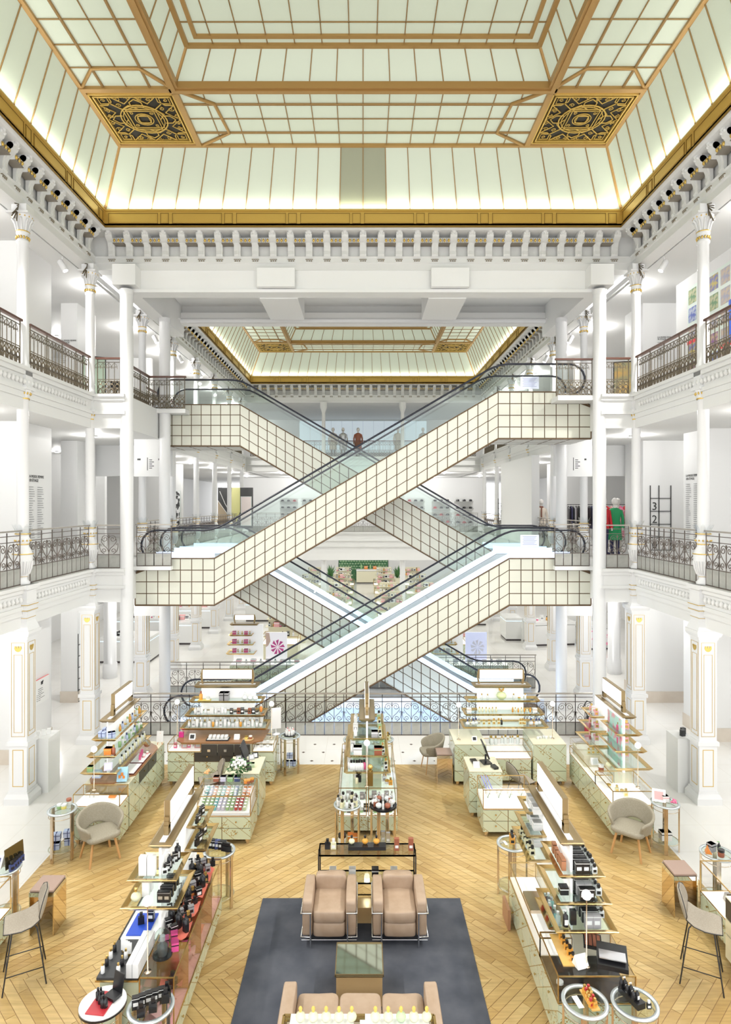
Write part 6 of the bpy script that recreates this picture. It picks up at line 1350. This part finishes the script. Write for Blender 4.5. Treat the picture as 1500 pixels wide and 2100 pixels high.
MB().box(.28, .37, -.034, -.03, .45, .52).pry([(.26, .52), (.40, .54), (.38, .49)], -.034, -.03).ob('black_emblem', text_m, t); m = MB()
for k in range(7): m.box(.15, .15+.35*(.6+.4*math.sin(k*3)), -.034, -.03, .36-.045*k, .368-.045*k); m.box(.09, .11, -.034, -.03, .36-.045*k, .378-.045*k) if k > 2 else 0
m.ob('printed_lines', text_m, t)
# coloured grid artwork on the upper right wall
t = thing('grid_artwork', 'large grid artwork of painted squares with red and blue bars', 'artwork', (8.69, 16.75, 9.3), R(-90))
ag = mat('artwork_ground', (.78, .87, .80), .5); MB().box(0, 5.6, -.01, 0, 0, 2.45).ob('ground_sheet', ag, t)
acs = [noisy('painted_square_%s' % n, a, b, 9, .6, det=6, lo=.42, hi=.58) for n, a, b in (('violet', (.25, .12, .3), (.55, .4, .3)), ('blue', (.10, .14, .45), (.45, .5, .6)), ('ochre', (.55, .45, .12), (.2, .2, .4)), ('green', (.12, .25, .12), (.5, .5, .3)), ('grey', (.4, .4, .5), (.6, .5, .4)))]
sqm = [MB().box(0, .38, -.018, -.01, 0, .38).mesh('painted_square', c) for c in acs]; k = 0
for i in range(11):
    for j in range(5): place('painted_square', sqm[(i*3+j*2+i*j) % 5], t, (.06+i*.5, 0, .06+j*.48)); k += 1
red_, blu = mat('artwork_red', (.75, .05, .06)), mat('artwork_blue', (.05, .15, .75))
MB().box(0, 1.0, -.02, -.01, .93, 1.02).box(1.5, 3.4, -.02, -.01, .45, .54).ob('red_bar', red_, t); MB().box(1.98, 3.5, -.02, -.01, 1.4, 1.52).box(1.9, 1.99, -.02, -.01, .5, 1.52).box(.44, .5, -.02, -.01, .05, .5).ob('blue_bar', blu, t)
for sx, sd in ((-1, 'left'), (1, 'right')):
    a, b = sorted((sx*5.8, sx*6.75)); t = wall('wall_header_%s' % sd, 'white header panel with direction lettering, %s of the escalators' % sd, (a, b, 18.45, 18.55, 6.8, 7.9))
    for k, (x, w, n) in enumerate(((.1, .16, 1), (.45, .14, 5), (.72, .1, 1))): 
        m = MB()
        for q in range(n): m.box(a+x, a+x+w*(.6+.4*(q % 2)), 18.444, 18.45, 7.28-.06*q, 7.30-.06*q+(.03 if n == 1 else 0))
        if n > 1: m.box(a+x-.06, a+x-.045, 18.444, 18.45, 6.98, 7.36)
        m.ob('direction_lettering', text_m, t)
    MB().box(a, b, 18.44, 18.56, 2.7, 3.5).ob('lower_header', white, t)
# upper floor details
for (x, y, l, c) in ((-7.3, 17.0, 'left', C('muted_green_art', (.4, .5, .4))), (7.35, 17.6, 'right', noisy('abstract_orange', (.75, .45, .12), (.25, .3, .2), 3, .5))):
    t = thing('framed_picture', 'black framed picture leaning behind the second floor %s railing' % l, 'picture', (x, y, F2), -.3 if l == 'right' else .5); MB().box(-.3, .3, -.02, .02, 0, 1.25).ob('frame', ck, t); MB().box(-.27, .27, -.025, -.02, .04, 1.21).ob('canvas', c, t)
t = thing('loudspeaker', 'black loudspeaker on a foot behind the second floor left railing', 'speaker', (-6.45, 16.3, F2)); MB().box(-.1, .1, -.1, .1, 0, .05).box(-.04, .04, -.04, .04, .05, .2).box(-.09, .09, -.08, .08, .2, .42).ob('cabinet', ck, t)
# ================= shops beyond the escalators
farw = mat('white_counter_lacquer', (.86, .86, .84), .25); dk = mat('dark_kick', (.06, .05, .05), .5)
def counter(label, x, y, w, d, h=.92, rz=0, strip=True, mt=None, group=None):
    t = thing('shop_counter', label, 'counter', (x, y, 0), rz, group)
    MB().box(-w/2+.03, w/2-.03, -d/2+.03, d/2-.03, 0, .08).ob('kick', dk, t); MB().box(-w/2, w/2, -d/2, d/2, .08, h-.14).ob('body', mt or farw, t)
    if strip: MB().box(-w/2+.01, w/2-.01, -d/2+.01, d/2-.01, h-.14, h-.12).ob('light_line', mat('cyan_light_line', (.6, .85, 1), .4, e=(.55, .85, 1), es=2), t)
    MB().box(-w/2-.01, w/2+.01, -d/2-.01, d/2+.01, h-.12, h).ob('worktop', farw, t); return t
mix = [('flacon', cgl, ck), ('jar', cp, cw), ('box', cw, cgy), ('bottle', cam_, ck), ('box', ck, cw), ('bottle', cw, cs), ('bigbox', cpk, cw), ('leaflet', cw, ck)]
def stock(x0, y0, x1, y1, z, n, where, s=1.9):
    row([mix[(i+n) % 8] for i in range(8)], x0, y0, x1, y1, z, n, where, s, 0, .05, .3)
counter('white cosmetics counter with a cyan light line at the left, nearest the round column', -7.95, 27.3, 1.3, 1.3, .95); stock(-8.4, 26.9, -7.5, 27.6, .95, 9, 'on the white left counter')
t = counter('white reception desk with a rose emblem at the left', -8.35, 30.6, 2.3, 1.0, .98); stock(-9.3, 30.6, -7.4, 30.6, .98, 8, 'on the white reception desk')
m = MB()
for k in range(3): m.tube([(.1*(1-i/14)*math.cos(i*.5+k*2.1), -.52, .45+.12*math.sin(i*.5+k*2.1)*(1-i/14)) for i in range(13)], .012, 4)
m.tube([(0, -.52, .33), (-.04, -.52, .2), (-.12, -.52, .16)], .012, 4); m.tube([(0, -.52, .33), (.05, -.52, .2)], .012, 4); m.ob('rose_emblem', mat('rose_emblem_white', (1, 1, 1), .4, e=(1, 1, 1), es=1), t)
counter('white counter with a dark base at the far left', -5.2, 32.5, 1.6, 1.2, .98); stock(-5.8, 32.3, -4.6, 32.3, .98, 7, 'on the far left white counter')
counter('long white make-up counter at the left behind the third column', -9.0, 24.2, 1.9, 1.3, .95); stock(-9.8, 23.8, -8.2, 23.8, .95, 12, 'on the long white make-up counter')
counter('white make-up counter behind the left round column', -9.8, 28, 2.2, 1, .95); stock(-10.6, 27.8, -9, 27.8, .95, 10, 'on the white counter behind the left round column')
counter('white panelled counter at the right with drawers', 8.0, 27.0, 1.9, 1.1, 1.0, .12, False); stock(7.2, 26.8, 8.8, 27, 1.0, 8, 'on the panelled right counter')
counter('white counter with pink flower print at the right', 9.6, 26.2, 1.0, 1.0, 1.0, .12, False); t = bpy.data.objects['shop_counter.%03d' % 6] if 'shop_counter.006' in bpy.data.objects else None
MB().box(9.15, 10.05, 25.66, 25.675, .2, .8).ob('flower_print', noisy('pink_flower_print', (.9, .86, .88), (.85, .3, .45), 5, .5, lo=.5, hi=.6), None, label='pink flower print panel on the right white counter', cat='panel')
counter('slim white counter at the right beside the aisle', 6.6, 28.0, .7, 1.2, 1.0, 0, True); counter('white counter deep in the right aisle', 5.4, 31.5, 1.4, 1.2, 1.0, 0, True); stock(4.9, 31.2, 6, 31.2, 1.0, 8, 'on the white counter deep in the right aisle')
counter('white make-up counter at the far right', 10.4, 31, 2.2, 1.2, 1.0); stock(9.4, 30.7, 11, 30.7, 1.0, 10, 'on the far right make-up counter')
# perfume displays just behind the escalator well
def display(x, lab, sgn, pic, ca, cbm):
    cabinet('gilded mint display counter behind the escalator well, %s' % lab, x-1.25, x+1.25, 20.9, 21.6, .6, rows=(.10, .32), top=deckw, w=.62)
    tower('brass shelf tower behind the escalator well, %s' % lab, (x-1.2, x-.2, 21.3, 21.34), [(x-1.25, x-.55, 21.0, 21.35, 1.6), (x-1.3, x-.5, 20.95, 21.35, 1.3), (x-1.32, x-.45, 20.9, 21.35, 1.0)], (x-1.25, x-.4, 21.2, 21.4), vert=False, sign=(.1, .2), zs=.62)
    t = thing('poster', '%s on the display %s' % (pic, lab), 'poster', (x+.25, 21.35, .62)); MB().box(-.36, .36, -.03, .03, 0, 1.0).ob('lit_panel', mat('poster_ground_%s' % lab[:4], ca, .4, e=ca, es=.5), t)
    m = MB(); r_ = random.Random(3)
    for k in range(9): a = k*.7; m.pry([(.04+.25*math.cos(a)*s, .5+.27*math.sin(a)*s) for s in (.12, 1)] + [(.04+.25*math.cos(a+.45)*.85, .5+.27*math.sin(a+.45)*.85)], -.034-.001*k, -.03)
    m.ob('printed_flower', cbm, t); MB().pry([(-.36, .5), (-.28, .55), (-.2, .7), (-.24, .98), (-.36, 1.0)], -.033, -.03).ob('printed_profile', C('skin_print', (.85, .62, .5)), t) if sgn < 0 else None
    for z in (1.6, 1.3, 1.0): row([('bigbox', cp if sgn < 0 else cw, cw), ('flacon', cgl, cg), ('flacon', cli, cg)], x-1.2, 21.1, x-.55, 21.1, z, 5, 'on the tower behind the well, %s' % lab, 1.2)
    row([('bigbox', cw, cp if sgn < 0 else cn), ('flacon', cgl, cs)], x-1.1, 21.1, x+1.1, 21.1, .62, 9, 'on the display counter behind the well, %s' % lab, 1.4)
display(-3.2, 'left of the escalators', -1, 'lit poster of a pink flower and a face', (.80, .78, .80), mat('magenta_print', (.70, .10, .35)))
display(3.6, 'right of the escalators', 1, 'lit pale violet poster', (.62, .66, .86), mat('white_print', (.9, .9, .95)))
# more counters down the axis
k = 0
for y in (24.5, 27.5, 30.5, 34, 38, 42):
    for x in (-3.2, -1.3, 1.4, 3.3):
        if abs(x) < 2 and y < 28: continue
        l = '%s row, %s past the well' % ({-3.2: 'outer left', -1.3: 'inner left', 1.4: 'inner right', 3.3: 'outer right'}[x], {24.5: 'first', 27.5: 'second', 30.5: 'third', 34: 'fourth', 38: 'fifth', 42: 'sixth'}[y])
        t = thing('display_counter', 'glass topped display counter in the %s' % l, 'counter', (x, y, 0), 0)
        MB().box(-.7, .7, -.5, .5, 0, .6).ob('body', mint if k % 2 else ivory, t); edges(MB(), -.7, .7, -.5, .5, .6, .9, .01).ob('edging', brass, t); MB().box(-.7, .7, -.5, .5, .89, .9).ob('glass_top', glass, t); MB().box(-.68, .68, -.48, .48, .6, .62).ob('lit_deck', deckw, t)
        for s in (0, 1): MB().box(-.5, .5, -.02, .02, .9, 1.75).box(-.6, .6, -.2, .2, 1.2, 1.22).box(-.55, .55, -.18, .18, 1.5, 1.52).ob('shelf_unit', ivory, t) if s else None
        for z in (1.22, 1.52): row([mix[(q*3+k) % 8] for q in range(5)], x-.5, y-.12, x+.5, y-.12, z, 7, 'on the display in the %s' % l, 1.5, 0, .02, .3)
        row([mix[(q+k) % 8] for q in range(6)], x-.6, y-.35, x+.6, y-.35, .9, 6, 'on the display glass, %s' % l, 1.5, 0, .03, .3); k += 1
gt_ = noisy('green_mosaic', (.03, .15, .06), (.12, .28, .12), 6, .3)
b_ = nd(gt_, 'ShaderNodeTexVoronoi', Scale=7)
wall('wall_green_tiles', 'dark green patterned tile wall at the very end of the ground floor', (-1.9, 1.95, 49.1, 49.2, 0, 3.5), m=gt_)
m = MB(); 
for i in range(18):
    for j in range(12): m.pry([(-1.85+i*.21+(j % 2)*.1+.09*math.cos(q), .9+j*.2+.05*math.sin(q)) for q in (0, PI/2, PI, 3*PI/2)], 49.08, 49.1)
m.ob('tile_relief', mat('pale_green_tile', (.45, .6, .4)), bpy.data.objects['wall_green_tiles'], kind='stuff')
counter('ivory cash desk before the green tile wall', .6, 47.5, 2.2, .7, 1.05, 0, False, ivory); row([('pump', cgr, cgr), ('bigbox', co, cw)], -.3, 47.5, 1.4, 47.5, 1.05, 5, 'on the cash desk before the green wall', 2.2)
for i, x in enumerate((-2.4, 2.6)):
    t = thing('potted_plant', 'tall green potted plant %s of the cash desk at the far end' % ('left', 'right')[i], 'plant', (x, 46.5, 0)); MB().lathe([(.2, 0), (.26, .5)], 14).ob('pot', ivory, t); m = MB()
    for q in range(40): a = q*2.4; r_ = .35*rnd.random()+.1; z = .6+rnd.random()*.9; m.add([(0, 0, .5), (r_*.6*math.cos(a)-.04, r_*.6*math.sin(a), z*.8), (r_*math.cos(a), r_*math.sin(a), z), (r_*.6*math.cos(a)+.04, r_*.6*math.sin(a), z*.8)], [(0, 1, 2, 3)])
    m.ob('leaves', C('leaf_green', (.05, .16, .04), .5), t, kind='stuff')
# ---------- first floor: mannequins, garments, hats
def mannequin(label, x, y, z, top, bottom, skin, coat=.75, rz=0, scarf=None):
    t = thing('mannequin', label, 'mannequin', (x, y, z), rz)
    m = MB(); m.ball(0, 0, 1.70, .10, 12, 0, 1.25); m.lathe([(.05, 1.46), (.045, 1.62)], 10); m.ob('head', skin, t)
    m = MB()
    for s in (-1, 1): m.lathe([(.045, .05), (.055, .3), (.065, .5), (.085, .85)], 10, s*.09); m.box(s*.09-.04, s*.09+.04, -.16, .05, 0, .06)
    m.ob('legs', bottom, t); o = MB().lathe([(.20 if coat < .7 else .17, coat), (.16, 1.0), (.14, 1.1), (.17, 1.3), (.18, 1.42), (.10, 1.48), (.05, 1.5)], 16, sx=1.15, sy=.7).ob('coat', top, t)
    for s in (-1, 1): MB().tube([(s*.19, 0, 1.41), (s*.25, .02, 1.15), (s*.24, -.06, .9), (s*.235, -.08, .84)], .05, 8).ob('sleeve', top, t); MB().tube([(s*.235, -.08, .85), (s*.23, -.1, .76)], .03, 6).ob('hand', skin, t)
    if scarf: MB().lathe([(.09, 1.42), (.11, 1.48), (.07, 1.53)], 12).box(-.05, .0, -.16, -.13, 1.0, 1.45).ob('scarf', scarf, t)
skin = C('mannequin_white', (.75, .72, .68)); redc = C('red_wool', (.55, .02, .03), .8); grn = C('emerald_coat', (.02, .28, .10), .8); cream = C('cream_coat', (.75, .68, .58), .8); navy = C('navy_trousers', (.03, .03, .08), .8)
mannequin('mannequin in a red jumper, white scarf and navy trousers', 7.80, 20.3, F1, redc, navy, skin, .82, .2, C('cream_scarf', (.8, .78, .7), .8)); mannequin('mannequin in an emerald green coat', 8.24, 20.5, F1, grn, navy, skin, .45, -.2); mannequin('mannequin in a pink patterned dress', 8.62, 21.2, F1, noisy('pink_pattern', (.75, .1, .25), (.85, .6, .6), 12, .8), skin, skin, .5)
mannequin('mannequin in a cream coat with a dark scarf', 7.45, 26.2, F1, cream, ck, skin, .5, 0, C('brown_scarf', (.2, .08, .05), .8))
for i, x in enumerate((-1.2, -.8, -.2, 1.4, 2.4)): mannequin('pale dressed mannequin at the far second floor railing', x*1.5, 37.6, F2, (cream, cs, cte)[i % 3], cgy, skin, .5); bpy.data.objects[-1] if False else None
def rackg(label, x, y, z, w, cl, rz=0, n=10):
    t = thing('clothes_rail', label, 'rail', (x, y, z), rz); m = MB()
    for s in (-1, 1): m.tube([(s*w/2, 0, 0), (s*w/2, 0, 1.6)], .012, 6)
    m.tube([(-w/2, 0, 1.6), (w/2, 0, 1.6)], .012, 6); m.tube([(-w/2, 0, .1), (w/2, 0, .1)], .012, 6); m.ob('rail_frame', black, t)
    for i in range(n):
        xx = -w/2+w*(i+.5)/n; c = cl[i % len(cl)]; g = MB().prx([(-.2, 1.45), (-.03, 1.53), (.03, 1.53), (.2, 1.45), (.22, .7+.1*(i % 3)), (-.22, .7+.1*(i % 3))], -.022, .022); g.tube([(0, 0, 1.53), (0, 0, 1.6)], .004, 4)
        g.ob('garment', c, None, (x+xx*math.cos(rz), y+xx*math.sin(rz), z+.012), rz+rnd.uniform(-.15, .15), label='garment hanging on the %s' % label.split('rail ')[-1] + ' rail', cat='garment', group='garments ' + label)
rackg('black clothes rail with dark coats at the right of the first floor', 8.0, 23.1, F1, .95, [ck, navy, cgy, ck]); 
rackg('black clothes rail with bright dresses behind the mannequins', 9.2, 22.6, F1, 1.3, [cp, redc, cpk, cream], 0, 8)
hat = MB().lathe([(.2, 0), (.2, .012), (.10, .02), (.1, .1), (.06, .13), (.005, .13)], 14).mesh('hat', [ck])
hat2 = MB().lathe([(.2, 0), (.2, .012), (.10, .02), (.1, .1), (.06, .13), (.005, .13)], 14).mesh('hat', [cr])
for i, (x, y) in enumerate(((-3.4, 40.5), (-2.0, 41.5), (3.4, 40.5), (5.0, 40.0), (6.3, 39), (-5, 42), (2.0, 42))):
    t = thing('display_shelf', 'white display shelf with goods on the far first floor, spot %s' % 'abcdefg'[i], 'shelf', (x, y, F1)); t['label'] = 'white goods shelf on the far first floor, ' + ('left of the axis', 'just left of the axis', 'right of the axis', 'further right', 'beside the right columns', 'beside the left columns', 'just right of the axis')[i]
    MB().box(-.6, .6, .18, .2, 0, 2.0).ob('back_panel', cw, t)
    for q in range(4):
        MB().box(-.6, .6, -.2, .18, .4+.45*q, .42+.45*q).ob('shelf_board', cw, t)
        for h in range(3): place('hat', hat2 if (h+q+i) % 5 == 0 else hat, None, (x-.4+.4*h, y, F1+.42+.45*q), label='small felt hat on the goods shelf %s' % t['label'].split(', ')[1], cat='hat', group='hats ' + t['label'].split(', ')[1])
# pictures on the first floor
t = thing('mural_panel', 'black, beige and yellow leaf mural behind the left columns of the first floor', 'artwork', (-7.85, 33.9, F1+.3)); MB().box(0, 1.9, -.03, 0, 0, 2.2).ob('panel', C('mural_black', (.05, .05, .05)), t)
for k, (c, pts) in enumerate(((C('mural_beige', (.5, .40, .28)), [(0, 0), (.7, 0), (.5, .8), (.1, 1.4), (0, 1.5)]), (C('mural_yellow', (.8, .78, .35)), [(.7, .6), (1.0, .3), (1.2, .9), (1.2, 2.2), (.75, 2.2)]), (C('mural_dark', (.15, .13, .1)), [(1.3, .3), (1.9, 1.0), (1.8, 1.3), (1.4, .9)]))): MB().pry(pts, -.036-.002*k, -.03).ob('mural_shape', c, t)
m = MB()
for pts in ([(0, 0, 1.5), (.2, 0, 1.2), (.5, 0, .8), (.7, 0, 0)], [(.1, 0, 2.0), (.4, 0, 1.3), (.9, 0, .5)], [(.4, 0, .2), (.9, 0, .7), (1.3, 0, .3), (1.85, 0, 1.1)], [(.6, 0, 1.8), (.5, 0, 1.1), (1.0, 0, .2)]): m.tube([(a, -.04, c) for a, b, c in pts], .02, 4)
m.ob('white_outline', cw, t)
for (x, y, w, h, c, l) in ((-9.0, 29.9, .28, 1.75, noisy('zebra_print', (.05, .05, .05), (.9, .9, .9), 7, .5, lo=.48, hi=.52), 'narrow black and white zebra patterned panel on the left first floor'), (6.95, 29.8, .75, 1.5, noisy('grey_drawing', (.2, .2, .2), (.8, .8, .78), 9, .5, det=8, lo=.4, hi=.6), 'framed grey drawing on the right first floor'), (-6.25, 32.0, .55, 1.5, C('pale_pink_panel', (.86, .76, .74)), 'pale pink door panel on the left first floor')):
    t = thing('wall_panel', l, 'panel', (x, y, F1+.5)); MB().box(0, w, -.02, .02, 0, h).ob('frame', cgl, t); MB().box(.03, w-.03, -.025, -.02, .03, h-.03).ob('print', c, t)
t = thing('wall_screen', 'dark wall display with notices beside it on the left first floor', 'screen', (-9.95, 17.9, 5.0)); MB().box(0, .17, -.04, 0, 0, 1.35).ob('screen', C('screen_brown', (.06, .03, .03)), t); MB().box(.1, .5, -.002, .0, .2, .7).ob('notice_sheets', C('pale_sheet', (.78, .76, .8)), t)
wall('wall_left_first_recess', 'white wall of the left first floor room behind the railing', (-13.5, -9.0, 17.95, 18.1, F1, 7.9)); wall('wall_right_shopfront', 'white wall around the right first floor shop opening', (6.6, 6.9, 24.5, 30, F1, 7.9))

# glazed roof light seen behind the far second floor gallery
t = thing('window_1', 'pale blue ribbed glass roof light behind the far second floor gallery', 'window', (0, 44, 9.6), kind='structure'); wp = MB().box(-.36, .36, -.02, .02, 0, 2.2).mesh('pane', mat('pale_blue_daylight_glass', (.5, .56, .6), .3, e=(.68, .78, .84), es=.55))
for i in range(12): place('pane', wp, t, (-4.1+i*.745, 0, 0))
MB().box(-4.5, 4.5, .02, .04, -.05, 2.3).ob('frame', cgl, t)
wall('wall_far_second_low', 'white low wall under the glass roof light of the far gallery', (-4.5, 4.5, 44, 44.3, F2, 9.55))
